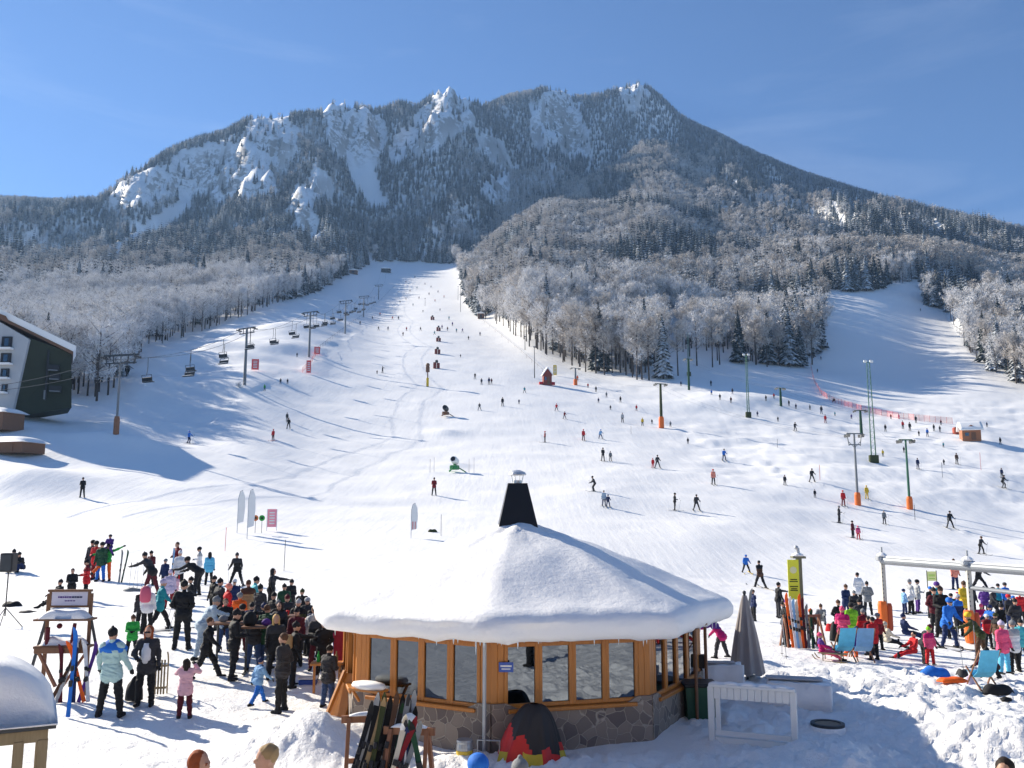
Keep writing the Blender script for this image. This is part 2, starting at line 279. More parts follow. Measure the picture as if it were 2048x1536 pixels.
# ------------------------------------------------------------------ mesh helpers
def raw_mesh(name, verts, faces, mats, idx=None, smooth_=False):
    me = bpy.data.meshes.new(name); me.from_pydata([tuple(v) for v in verts], [], faces)
    for m in mats: me.materials.append(m)
    if idx is not None: me.polygons.foreach_set('material_index', np.asarray(idx, np.int32))
    if smooth_: me.polygons.foreach_set('use_smooth', np.ones(len(me.polygons), bool))
    me.update(); return me
def tag(o, label=None, cat=None, group=None, kind=None):
    if label: o['label'] = label
    if cat: o['category'] = cat
    if group: o['group'] = group
    if kind: o['kind'] = kind
    return o
def link_obj(name, me, parent=None, loc=None, rot=None):
    o = bpy.data.objects.new(name, me); COL.objects.link(o)
    if parent is not None: o.parent = parent
    if loc is not None: o.location = loc
    if rot is not None: o.rotation_euler = rot
    return o
# ground sheet
me = bpy.data.meshes.new('ground')
vv = np.stack([X2, Y2, Z], -1).reshape(-1, 3)
ii = np.arange(nY * nT).reshape(nY, nT)
q = np.stack([ii[:-1, :-1], ii[:-1, 1:], ii[1:, 1:], ii[1:, :-1]], -1).reshape(-1, 4)
me.vertices.add(len(vv)); me.vertices.foreach_set('co', vv.astype(np.float32).ravel())
me.loops.add(q.size); me.loops.foreach_set('vertex_index', q.astype(np.int32).ravel())
me.polygons.add(len(q)); me.polygons.foreach_set('loop_start', np.arange(0, q.size, 4, dtype=np.int32)); me.polygons.foreach_set('loop_total', np.full(len(q), 4, np.int32))
me.update(calc_edges=True); me.polygons.foreach_set('use_smooth', np.ones(len(q), bool))
ca = me.attributes.new('rock', 'FLOAT', 'POINT'); ca.data.foreach_set('value', rs.astype(np.float32).ravel())
me.materials.append(M_SNOW); me.validate()
tag(link_obj('snow_ground', me), kind='structure')
# ------------------------------------------------------------------ trees
def spruce_mesh(seed, fine):
    r = random.Random(seed); V_ = []; F_ = []; H = 16.0
    lay = 26 if fine else 11; nb = 13 if fine else 8
    for i in range(lay):
        f = i / (lay - 1); z = 1.6 + f * (H - 2.0); rad = (2.75 * (1 - f) ** .85 + .16) * r.uniform(.85, 1.12)
        for k in range(nb):
            a = 2 * math.pi * (k + r.random()) / nb; L = rad * r.uniform(.65, 1.18); w = L * (.26 if fine else .42); dr = L * r.uniform(.32, .6)
            ca_, sa_ = math.cos(a), math.sin(a); b0 = len(V_)
            up = r.uniform(-.05, .3)
            V_ += [(0, 0, z + .35), (ca_ * L * .55 - sa_ * w, sa_ * L * .55 + ca_ * w, z + up - dr * .45), (ca_ * L, sa_ * L, z + up - dr), (ca_ * L * .55 + sa_ * w, sa_ * L * .55 - ca_ * w, z + up - dr * .45),
                   (ca_ * L * .5, sa_ * L * .5, z + up - .02)]
            F_ += [(b0, b0 + 1, b0 + 4), (b0 + 1, b0 + 2, b0 + 4), (b0 + 2, b0 + 3, b0 + 4), (b0 + 3, b0, b0 + 4)]
            if fine:
                b0 = len(V_); zz_ = z + up - dr * .5 - .45
                V_ += [(ca_ * L * .3, sa_ * L * .3, z - .1), (ca_ * L * .9 - sa_ * .12, sa_ * L * .9 + ca_ * .12, z + up - dr * .9), (ca_ * L * .62, sa_ * L * .62, zz_ - .1)]; F_.append((b0, b0 + 1, b0 + 2))
    b0 = len(V_); V_ += [(.12, 0, H - .8), (-.06, .1, H - .8), (-.06, -.1, H - .8), (0, 0, H)]; F_ += [(b0, b0 + 1, b0 + 3), (b0 + 1, b0 + 2, b0 + 3), (b0 + 2, b0, b0 + 3)]
    return V_, F_
def cone_tube(V_, F_, p0, p1, r0, r1, n=6):
    p0 = Vector(p0); p1 = Vector(p1); d = (p1 - p0).normalized(); a = d.orthogonal().normalized(); c = d.cross(a); b0 = len(V_)
    for p, r_ in ((p0, r0), (p1, r1)):
        for k in range(n):
            an = 2 * math.pi * k / n; V_.append(tuple(p + a * math.cos(an) * r_ + c * math.sin(an) * r_))
    for k in range(n): F_.append((b0 + k, b0 + (k + 1) % n, b0 + n + (k + 1) % n, b0 + n + k))
def beech_mesh(seed, fine, narrow=1.0, base=.28):
    """bare crown: trunk and limbs, twigs fanning up and out round the limb ends"""
    r = random.Random(seed); H = 16.0; TV, TF, CV, CF = [], [], [], []
    cone_tube(TV, TF, (0, 0, -.6), (.1, .05, H * .45), .22, .14, 7); cone_tube(TV, TF, (.1, .05, H * .45), (0, .1, H * .85), .14, .04, 6)
    ends = []
    nl = 17 if fine else 9
    for i in range(nl):
        f = base + (1 - base) * .78 * (i + r.random()) / nl; z = H * f; a = r.uniform(0, 2 * math.pi) + i * 2.4
        env = math.sin(math.pi * min(1, max(.05, (f - base + .10) / (1.06 - base)))) ** .7
        L = 3.9 * narrow * env * r.uniform(.7, 1.15)
        p1 = (math.cos(a) * L, math.sin(a) * L, z + L * r.uniform(.55, 1.0)); cone_tube(TV, TF, (0, 0, z), p1, .075, .02, 4)
        for q_ in (.35, .6, .8, 1.0): ends.append((Vector((0, 0, z)).lerp(Vector(p1), q_), 1.25 - .3 * q_))
    ends.append((Vector((0, 0, H * .88)), .9)); ends.append((Vector((0, 0, H * .8)), 1.2))
    nt_ = 22 if fine else 11
    for p, sc in ends:
        for k in range(nt_):
            a = r.uniform(0, 2 * math.pi); e = r.uniform(-.35, 1.35); d = Vector((math.cos(a) * math.cos(e), math.sin(a) * math.cos(e), math.sin(e)))
            s = p + Vector((r.gauss(0, .42), r.gauss(0, .42), r.gauss(0, .45))) * sc; L = r.uniform(.45, 1.25) * sc; w = r.uniform(.03, .085) * (1 if fine else 2.0)
            o_ = d.orthogonal().normalized(); o_ = (o_ * math.cos(a * 3) + d.cross(o_) * math.sin(a * 3)) * w; b0 = len(CV)
            CV += [tuple(s - o_), tuple(s + o_), tuple(s + d * L)]; CF.append((b0, b0 + 1, b0 + 2))
            if fine:
                m_ = s + d * L * .45; d2 = (d + Vector((r.gauss(0, .6), r.gauss(0, .6), .2))).normalized(); b0 = len(CV)
                CV += [tuple(m_ - o_ * .7), tuple(m_ + o_ * .7), tuple(m_ + d2 * L * .6)]; CF.append((b0, b0 + 1, b0 + 2))
    return TV, TF, CV, CF
def trunk_mesh(seed):
    TV, TF = [], []; cone_tube(TV, TF, (0, 0, -.6), (0, 0, 15.2), .2, .03, 7); return TV, TF
TREE_N = {}
SPR, BEE = [], []                     # (trunk mesh, crown mesh)
for s in range(3):
    V_, F_ = spruce_mesh(s, True); TV, TF = trunk_mesh(s); SPR.append((raw_mesh('spruce_trunk', TV, TF, [M_BARK]), raw_mesh('spruce_crown', V_, F_, [M_NEEDLE])))
for s in range(4):
    TV, TF, CV, CF = beech_mesh(20 + s, True, [1, .8, 1.15, .7][s], [.25, .42, .18, .5][s])
    BEE.append((raw_mesh('bare_trunk', TV, TF, [M_BARK]), raw_mesh('bare_crown', CV, CF, [M_TWIG if s != 1 else M_TWIGB])))
FARP = []
for s in range(3):
    V_, F_ = spruce_mesh(40 + s, False); TV, TF = [], []; cone_tube(TV, TF, (0, 0, -.6), (0, 0, 12), .2, .05, 4)
    n0 = len(V_); V_ += TV; F2 = F_ + [tuple(a + n0 for a in f) for f in TF]
    FARP.append(bpy.data.objects.new('far_spruce', raw_mesh('far_spruce', V_, F2, [M_NEEDLEF if s != 1 else M_NEEDLE, M_BARK], [0] * len(F_) + [1] * len(TF))))
for s in range(3):
    TV, TF, CV, CF = beech_mesh(60 + s, s < 1, [1, .85, 1.1][s], [.22, .35, .2][s]); n0 = len(CV)
    FARP.append(bpy.data.objects.new('far_beech', raw_mesh('far_beech', CV + TV, CF + [tuple(a + n0 for a in f) for f in TF], [[M_TWIG, M_TWIGB, M_TWIG][s], M_BARK], [0] * len(CF) + [1] * len(TF))))
cand = []
def scatter(y0, y1, step, jit=.45):
    y = y0
    while y < y1:
        half = .70 * y; n = int(2 * half / step)
        xs = -half + (np.arange(n) + rng.random(n)) * step; yy = y + (rng.random(n) - .5) * 2 * jit * step
        for a, b in zip(xs, yy): cand.append((a, b, step))
        y += step
scatter(108, 260, 3.6); scatter(260, 450, 4.2); scatter(450, 800, 4.8); scatter(800, 1660, 3.7)
C = np.array(cand)
def ground_many(x, y):
    t = x / y; j = np.clip(np.searchsorted(TS, t) - 1, 0, nT - 2); i = np.clip(np.searchsorted(YS, y) - 1, 0, nY - 2)
    a = (t - TS[j]) / (TS[j + 1] - TS[j]); b = (y - YS[i]) / (YS[i + 1] - YS[i])
    g = lambda A: (A[i, j] * (1 - a) + A[i, j + 1] * a) * (1 - b) + (A[i + 1, j] * (1 - a) + A[i + 1, j + 1] * a) * b
    return g(Z), g(rs), g(gul)
cz, crk, cg = ground_many(C[:, 0], C[:, 1])
cu, cv = proj(C[:, 0], C[:, 1], cz)
dens = fbm(C[:, 0] / 40, C[:, 1] / 40, 3, 101)
keep = (cv < np.interp(cu, EDGE_U, EDGE_V)) & (cg < .35) & ((crk < .3) | (rng.random(len(C)) < .07)) & (cv > 120)
keep &= ~((cu > 1320) & (cu < 1480) & (C[:, 1] < 330) & (rng.random(len(C)) < .72))
keep &= ~((C[:, 1] > 600) & (dens < -.55)) & (rng.random(len(C)) < .93)
keep &= ~((cu > -40) & (cu < 185) & (C[:, 1] < 140)) & ~((cu > 170) & (cu < 300) & (C[:, 1] < 136))
C, cz, cu, cv, dens = C[keep], cz[keep], cu[keep], cv[keep], dens[keep]
nC = len(C); rnd = rng.random(nC)
mixn = fbm(C[:, 0] / 55, C[:, 1] / 70, 3, 111)
pd = np.where(C[:, 1] > 650, .06 + .4 * (mixn > .28), .5)
pd = np.where((C[:, 1] < 430) & (cu < 760), .93, pd)
pd = np.where((cu > 900) & (cu < 1660) & (C[:, 1] < 420), .95 - .5 * (mixn > .42), pd)
pd = np.where((cu > 900) & (cu < 1660) & (C[:, 1] >= 420) & (C[:, 1] < 900), .66 - .9 * (mixn > .12), pd)
pd = np.where((cu > 990) & (cu < 1430) & (C[:, 1] >= 900) & (C[:, 1] < 1190), .72 - .6 * (mixn > .15), pd)
pd = np.where((cu > 1660) & (C[:, 1] < 650), np.where((cu < 1945) & (cv > 570) & (cv < 632), .03, .75), pd)
pd = np.where((cu > 1560) & (cu < 1645) & (C[:, 1] < 420), .62, pd)
decid = rnd < pd
hgt = np.where(decid, rng.uniform(13, 19, nC), rng.uniform(13, 21, nC))
hgt = np.where((C[:, 1] < 430) & (cu < 760), rng.uniform(10.5, 15.5, nC), hgt)
hgt = np.where(C[:, 1] > 800, rng.uniform(9, 14.5, nC), hgt)
hgt = np.where((cu > 1000) & (cu < 1660) & (C[:, 1] < 420), hgt * 1.08, hgt)
# which trees show: near to far, against the crowns already standing in front
order = np.argsort(C[:, 1]); cover = np.full(2048 // 6 + 2, 2000.0); vis = np.zeros(nC)
for i in order:
    tu, tv = proj(C[i, 0], C[i, 1], cz[i] + hgt[i]); b = int(cu[i] // 6)
    if 0 <= b < len(cover) - 1:
        w = max(1, int(hgt[i] * .13 * F / C[i, 1] / 6)); sl = slice(max(0, b - w), min(len(cover), b + w + 1))
        show = np.mean(cover[sl]) - tv
        if show > 0: vis[i] = min(show, cv[i] - tv) * (2 * w + 1)
        cover[sl] = np.minimum(cover[sl], tv + 4)
TREES_READY = True
rank = np.argsort(-vis)
PICK = set(int(i) for i in rank[:330] if vis[i] > 0)
# ------------------------------------------------------------------ single trees and the far wood
ZONES = [('snowmaking bank', 285, 700), ('brown chalet', 75, 640), ('lift pylon nearest the chalet', 232, 700), ('second lift pylon', 489, 655), ('third lift pylon', 618, 620), ('top of the piste', 830, 530),
         ('red hut', 1093, 735), ('piste bend', 960, 640), ('snowy glade', 1345, 700), ('short green mast', 1497, 700), ('tall twin mast', 1748, 710), ('shaded side slope', 1650, 640), ('spruce clump', 1890, 600), ('snowy bank by the spruces', 1955, 600), ('frame edge beside the side slope', 2040, 700)]
def ordn(k): return ['first', 'second', 'third', 'fourth', 'fifth', 'sixth', 'seventh', 'eighth', 'ninth', 'tenth', 'eleventh', 'twelfth', 'thirteenth', 'fourteenth', 'fifteenth', 'sixteenth', 'seventeenth', 'eighteenth', 'nineteenth', 'twentieth'][k] if k < 20 else '%d%s' % (k + 1, {1: 'st', 2: 'nd', 3: 'rd'}.get((k + 1) % 10 if (k + 1) % 100 not in (11, 12, 13) else 0, 'th'))
tree_list = []
for i in sorted(PICK):
    dec = bool(decid[i]); u0, v0 = cu[i], cv[i]
    tu, tv = proj(C[i, 0], C[i, 1], cz[i] + hgt[i]); mv = (tv + v0) / 2
    zn = min(ZONES, key=lambda z_: (z_[1] - u0) ** 2 + (z_[2] - mv) ** 2)
    tree_list.append((i, dec, zn, u0, mv))
groups = {}
for it in tree_list: groups.setdefault((it[1], it[2][0]), []).append(it)
TREELAB = {}
for (dec, zn), its in groups.items():
    rows_ = {}
    its.sort(key=lambda a: a[4])
    n = len(its); nb = 1 if n < 8 else (2 if n < 20 else 3)
    for r_ in range(nb):
        part = sorted(its[r_ * n // nb:(r_ + 1) * n // nb], key=lambda a: a[3])
        rn = {1: '', 2: (', upper row', ', lower row'), 3: (', upper row', ', middle row', ', lower row')}[nb]
        for k_, it in enumerate(part):
            kind = 'frosted tree' if dec else 'snowy spruce'
            TREELAB[it[0]] = '%s%s by the %s, %s from the left' % (kind, rn[r_] if nb > 1 else '', zn, ordn(k_))
for i, dec, zn, u0, mv in tree_list:
    s = hgt[i] / 16.0; P_ = BEE if dec else SPR; tm, cm = P_[(i % len(P_)) if not (dec and cu[i] < 760 and i % 4 == 1) else 0]
    if dec and cu[i] > 1100 and C[i, 1] < 330: tm, cm = BEE[(1, 3, 2, 0, 1)[i % 5]]
    root = link_obj('bare_tree' if dec else 'spruce_tree', None, None, (C[i, 0], C[i, 1], cz[i]), (0, 0, rnd[i] * 6.28 * 7)); root.scale = (s * (1 if not dec else .95), s, s)
    tag(root, TREELAB[i], 'tree', ('frosted bare trees at the wood edge' if dec else 'snowy spruces at the wood edge'))
    link_obj('trunk', tm, root); link_obj('crown', cm, root)
rest = np.array([i for i in range(nC) if i not in PICK])
print('trees', nC, 'single', len(PICK))
me = bpy.data.meshes.new('forest'); me.vertices.add(len(rest))
me.vertices.foreach_set('co', np.stack([C[rest, 0], C[rest, 1], cz[rest]], -1).astype(np.float32).ravel())
def fattr(nm, arr, ty='FLOAT'):
    a = me.attributes.new(nm, ty, 'POINT'); a.data.foreach_set('value', arr)
fattr('size', (hgt[rest] / 16).astype(np.float32)); fattr('turn', (rnd[rest] * 60).astype(np.float32))
pi = np.where(decid[rest], 3 + (rng.integers(0, 3, len(rest))), rng.integers(0, 3, len(rest)))
lb_ = (cu[rest] < 760) & (C[rest, 1] < 480)
pi = np.where((pi == 4) & lb_, 3, pi); pi = np.where((pi == 3) & (C[rest, 1] > 420) & ~lb_, 4, pi); pi = np.where((pi == 5) & (C[rest, 1] > 500) & (mixn[rest] > 0), 4, pi)
fattr('proto', pi.astype(np.int32), 'INT')
forest = tag(link_obj('forest', me), kind='stuff')
ng = bpy.data.node_groups.new('forest_growth', 'GeometryNodeTree')
ng.interface.new_socket('Geometry', in_out='INPUT', socket_type='NodeSocketGeometry'); ng.interface.new_socket('Geometry', in_out='OUTPUT', socket_type='NodeSocketGeometry')
gi = ng.nodes.new('NodeGroupInput'); go = ng.nodes.new('NodeGroupOutput'); jn = ng.nodes.new('GeometryNodeJoinGeometry')
def named(nm, ty):
    n = ng.nodes.new('GeometryNodeInputNamedAttribute'); n.data_type = ty; n.inputs['Name'].default_value = nm; return n.outputs['Attribute']
sz_, tn_, pr_ = named('size', 'FLOAT'), named('turn', 'FLOAT'), named('proto', 'INT')
cx = ng.nodes.new('ShaderNodeCombineXYZ'); ng.links.new(tn_, cx.inputs[2])
for kq, po in enumerate(FARP):
    inf = ng.nodes.new('GeometryNodeObjectInfo'); inf.inputs['Object'].default_value = po; inf.inputs['As Instance'].default_value = True
    cmp_ = ng.nodes.new('FunctionNodeCompare'); cmp_.data_type = 'INT'; cmp_.operation = 'EQUAL'; ng.links.new(pr_, cmp_.inputs[2]); cmp_.inputs[3].default_value = kq
    ip = ng.nodes.new('GeometryNodeInstanceOnPoints'); ng.links.new(gi.outputs[0], ip.inputs['Points']); ng.links.new(cmp_.outputs[0], ip.inputs['Selection'])
    ng.links.new(inf.outputs['Geometry'], ip.inputs['Instance']); ng.links.new(cx.outputs[0], ip.inputs['Rotation']); ng.links.new(sz_, ip.inputs['Scale'])
    ng.links.new(ip.outputs[0], jn.inputs[0])
ng.links.new(jn.outputs[0], go.inputs[0])
mod = forest.modifiers.new('growth', 'NODES'); mod.node_group = ng
# ------------------------------------------------------------------ shape builder
class MB:
    def __init__(s): s.v = []; s.f = []; s.m = []
    def add(s, V_, F_, m=0, M=None):
        b = len(s.v)
        for p in V_: s.v.append(tuple(M @ Vector(p)) if M is not None else tuple(p))
        for f in F_: s.f.append(tuple(i + b for i in f)); s.m.append(m)
        return s
    def box(s, c, d, m=0, rz=0.0, M=None, bev=0.0):
        x, y, z = d[0] / 2, d[1] / 2, d[2] / 2
        T_ = Matrix.Translation(c) @ Matrix.Rotation(rz, 4, 'Z')
        if M is not None: T_ = M @ T_
        if bev:
            b_ = min(bev, x * .6, y * .6, z * .6); V_ = []
            for sx_ in (-1, 1):
                for sy_ in (-1, 1):
                    for sz__ in (-1, 1): V_ += [(sx_ * (x - b_), sy_ * (y - b_), sz__ * z), (sx_ * (x - b_), sy_ * y, sz__ * (z - b_)), (sx_ * x, sy_ * (y - b_), sz__ * (z - b_))]
            i_ = lambda a, b2, c2, k: ((a * 2 + b2) * 2 + c2) * 3 + k
            F_ = [(i_(0,0,0,0), i_(0,1,0,0), i_(1,1,0,0), i_(1,0,0,0)), (i_(0,0,1,0), i_(1,0,1,0), i_(1,1,1,0), i_(0,1,1,0)),
                  (i_(0,0,0,1), i_(1,0,0,1), i_(1,0,1,1), i_(0,0,1,1)), (i_(0,1,0,1), i_(0,1,1,1), i_(1,1,1,1), i_(1,1,0,1)),
                  (i_(0,0,0,2), i_(0,0,1,2), i_(0,1,1,2), i_(0,1,0,2)), (i_(1,0,0,2), i_(1,1,0,2), i_(1,1,1,2), i_(1,0,1,2))]
            for a in (0, 1):
                for b2 in (0, 1):
                    F_ += [(i_(0, a, b2, 0), i_(1, a, b2, 0), i_(1, a, b2, 1), i_(0, a, b2, 1)), (i_(a, 0, b2, 0), i_(a, 1, b2, 0), i_(a, 1, b2, 2), i_(a, 0, b2, 2)), (i_(a, b2, 0, 1), i_(a, b2, 1, 1), i_(a, b2, 1, 2), i_(a, b2, 0, 2))]
                    for c2 in (0, 1): F_.append((i_(a, b2, c2, 0), i_(a, b2, c2, 1), i_(a, b2, c2, 2)))
            return s.add(V_, F_, m, T_)
        V_ = [(-x, -y, -z), (x, -y, -z), (x, y, -z), (-x, y, -z), (-x, -y, z), (x, -y, z), (x, y, z), (-x, y, z)]
        return s.add(V_, [(3, 2, 1, 0), (4, 5, 6, 7), (0, 1, 5, 4), (1, 2, 6, 5), (2, 3, 7, 6), (3, 0, 4, 7)], m, T_)
    def bar(s, p0, p1, w, h=None, m=0):
        """square bar between two points"""
        p0 = Vector(p0); p1 = Vector(p1); d = p1 - p0; L = d.length; h = h or w
        Q = d.to_track_quat('Z', 'Y').to_matrix().to_4x4()
        return s.box((0, 0, 0), (w, h, L), m, 0, Matrix.Translation((p0 + p1) / 2) @ Q)
    def tube(s, pts, r, m=0, n=8, cap=True):
        rr = r if isinstance(r, (list, tuple)) else [r] * len(pts); pts = [Vector(p) for p in pts]; b = len(s.v); a = None
        for i, p in enumerate(pts):
            d = (pts[min(i + 1, len(pts) - 1)] - pts[max(i - 1, 0)]).normalized()
            a = (a - d * a.dot(d)).normalized() if a is not None and (a - d * a.dot(d)).length > 1e-3 else d.orthogonal().normalized()
            c = d.cross(a)
            for k in range(n): an = 2 * math.pi * k / n; s.v.append(tuple(p + a * math.cos(an) * rr[i] + c * math.sin(an) * rr[i]))
        for i in range(len(pts) - 1):
            for k in range(n): s.f.append((b + i * n + k, b + i * n + (k + 1) % n, b + (i + 1) * n + (k + 1) % n, b + (i + 1) * n + k)); s.m.append(m)
        if cap: s.f.append(tuple(b + k for k in reversed(range(n)))); s.m.append(m); s.f.append(tuple(b + (len(pts) - 1) * n + k for k in range(n))); s.m.append(m)
        return s
    def lathe(s, prof, m=0, n=16, M=None, c=(0, 0, 0), sxy=(1, 1)):
        b = len(s.v)
        for r_, z in prof:
            for k in range(n):
                an = 2 * math.pi * k / n; p = Vector((c[0] + r_ * math.cos(an) * sxy[0], c[1] + r_ * math.sin(an) * sxy[1], c[2] + z)); s.v.append(tuple(M @ p) if M is not None else tuple(p))
        for i in range(len(prof) - 1):
            for k in range(n): s.f.append((b + i * n + k, b + i * n + (k + 1) % n, b + (i + 1) * n + (k + 1) % n, b + (i + 1) * n + k)); s.m.append(m)
        s.f.append(tuple(b + k for k in reversed(range(n)))); s.m.append(m); s.f.append(tuple(b + (len(prof) - 1) * n + k for k in range(n))); s.m.append(m)
        return s
    def ball(s, c, r, m=0, n=12, k=8, sc=(1, 1, 1)):
        prof = [(max(1e-3, math.sin(math.pi * i / k)) * r, -math.cos(math.pi * i / k) * r) for i in range(k + 1)]
        return s.lathe(prof, m, n, Matrix.Translation(c) @ Matrix.Diagonal((*sc, 1)))
    def prism(s, pts, y0, y1, m=0, M=None):
        """outline in x, z pushed along y"""
        n = len(pts); V_ = [(x, y0, z) for x, z in pts] + [(x, y1, z) for x, z in pts]
        F_ = [tuple(range(n)), tuple(reversed(range(n, 2 * n)))] + [(i, i + n, (i + 1) % n + n, (i + 1) % n) for i in range(n)]
        return s.add(V_, F_, m, M)
    def mesh(s, name, mats, sm=False):
        return raw_mesh(name, s.v, s.f, mats if isinstance(mats, (list, tuple)) else [mats], s.m, sm)
    def put(s, name, mats, parent=None, loc=None, rot=None, sm=False): return link_obj(name, s.mesh(name, mats, sm), parent, loc, rot)
def snow_lump(name, fn, nx, ny, mat_, parent=None, loc=None, rot=None):
    """closed soft snow body: fn(u, v) -> (x, y, ztop, zbottom), u and v in 0..1"""
    V_, F_ = [], []
    for s_ in (0, 1):
        for j in range(ny + 1):
            for i in range(nx + 1):
                x, y, zt, zb = fn(i / nx, j / ny); V_.append((x, y, zt if s_ == 0 else zb))
    w = nx + 1; o_ = w * (ny + 1)
    for j in range(ny):
        for i in range(nx):
            a = j * w + i; F_.append((a, a + 1, a + w + 1, a + w)); F_.append((a + o_, a + w + o_, a + w + 1 + o_, a + 1 + o_))
    for i in range(nx): F_.append((i + 1, i, i + o_, i + 1 + o_)); a = ny * w + i; F_.append((a, a + 1, a + 1 + o_, a + o_))
    for j in range(ny): a = j * w; F_.append((a, a + w, a + w + o_, a + o_)); a = j * w + nx; F_.append((a + w, a, a + o_, a + w + o_))
    return link_obj(name, raw_mesh(name, V_, F_, [mat_], None, True), parent, loc, rot)
def wood_mat(name, c1, c2, scale=3.0, rough=.55):
    m = bpy.data.materials.new(name); nt, b = nodes(m); N = nt.nodes.new
    tc = N('ShaderNodeTexCoord'); mp = N('ShaderNodeMapping'); mp.inputs['Scale'].default_value = (scale * 4, scale * 4, scale * .5); link(nt, tc.outputs['Object'], mp.inputs['Vector'])
    nz = N('ShaderNodeTexNoise'); nz.inputs['Scale'].default_value = 2.2; nz.inputs['Detail'].default_value = 5; nz.inputs['Distortion'].default_value = .6; link(nt, mp.outputs[0], nz.inputs['Vector'])
    mx = N('ShaderNodeMix'); mx.data_type = 'RGBA'; mx.inputs[6].default_value = (*c1, 1); mx.inputs[7].default_value = (*c2, 1); link(nt, nz.outputs[0], mx.inputs[0]); link(nt, mx.outputs[2], b.inputs['Base Color'])
    bp = N('ShaderNodeBump'); bp.inputs['Strength'].default_value = .25; bp.inputs['Distance'].default_value = .01; link(nt, nz.outputs[0], bp.inputs['Height']); link(nt, bp.outputs[0], b.inputs['Normal'])
    b.inputs['Roughness'].default_value = rough; MATS[name] = m; return m
W_PINE = wood_mat('varnished_pine', (.34, .115, .016), (.58, .22, .034), 2.5, .42)
W_DARK = wood_mat('brown_wood', (.10, .045, .02), (.22, .10, .045), 3)
W_RACK = wood_mat('stained_rack_wood', (.16, .06, .028), (.32, .14, .065), 3)
W_GREY = wood_mat('weathered_wood', (.20, .15, .08), (.36, .28, .16), 3, .75)
W_PLANK = wood_mat('grey_planks', (.16, .12, .08), (.30, .24, .17), 2, .8)
M_SOFT = mat('roof_snow', (.89, .88, .865), .6, bump=.38, scale=5.5); M_SOFT.node_tree.nodes['Noise Texture'].inputs['Detail'].default_value = 9; M_SOFT.node_tree.nodes['Noise Texture'].inputs['Roughness'].default_value = .68; M_SOFT.node_tree.nodes['Bump'].inputs['Distance'].default_value = .06
STEEL = mat('galvanised_steel', (.42, .44, .46), .45, .6, noise=.2, scale=3)
DSTEEL = mat('dark_steel', (.06, .065, .07), .5, .4, noise=.3, scale=5)
BLACK = mat('black_plastic', (.015, .015, .017), .5, noise=.3, scale=9)
WHITEP = mat('white_paint', (.74, .75, .74), .5, noise=.08, scale=4)
GREENP = mat('green_paint', (.03, .13, .07), .5, noise=.25, scale=3)
ORANGE = mat('orange_padding', (.80, .16, .02), .6, noise=.25, scale=4, bump=.3)
RED = mat('red_fabric', (.55, .02, .03), .7, noise=.3, scale=6)
CLOTH = {}
RGB = dict(black=(.013, .013, .015), charcoal=(.035, .035, .04), grey=(.20, .21, .22), silver=(.42, .43, .44), white=(.72, .73, .75), cream=(.62, .56, .45), red=(.58, .02, .025), darkred=(.20, .012, .018), maroon=(.10, .012, .02),
           orange=(.85, .13, .015), yellow=(.75, .50, .03), lime=(.25, .60, .03), green=(.03, .36, .06), darkgreen=(.02, .07, .035), olive=(.05, .06, .02), teal=(.02, .28, .33), turquoise=(.08, .45, .52), cyan=(.12, .50, .75),
           blue=(.02, .16, .60), lightblue=(.22, .42, .68), paleblue=(.42, .52, .60), navy=(.012, .025, .09), purple=(.09, .03, .22), lilac=(.52, .45, .60), pink=(.80, .10, .22), palepink=(.72, .42, .48), magenta=(.48, .01, .14), brown=(.09, .045, .025),
           tan=(.35, .24, .12), salmon=(.80, .28, .20), denim=(.03, .06, .15), blonde=(.50, .33, .12), ginger=(.30, .07, .02), darkhair=(.02, .013, .01), skin=(.52, .30, .21), seafoam=(.40, .58, .58))
def cloth(c):
    if c not in CLOTH: CLOTH[c] = mat('cloth_' + c, RGB[c], .75 if c != 'skin' else .5, noise=.28, scale=7, bump=.5 if c != 'skin' else 0, spec=.25)
    return CLOTH[c]
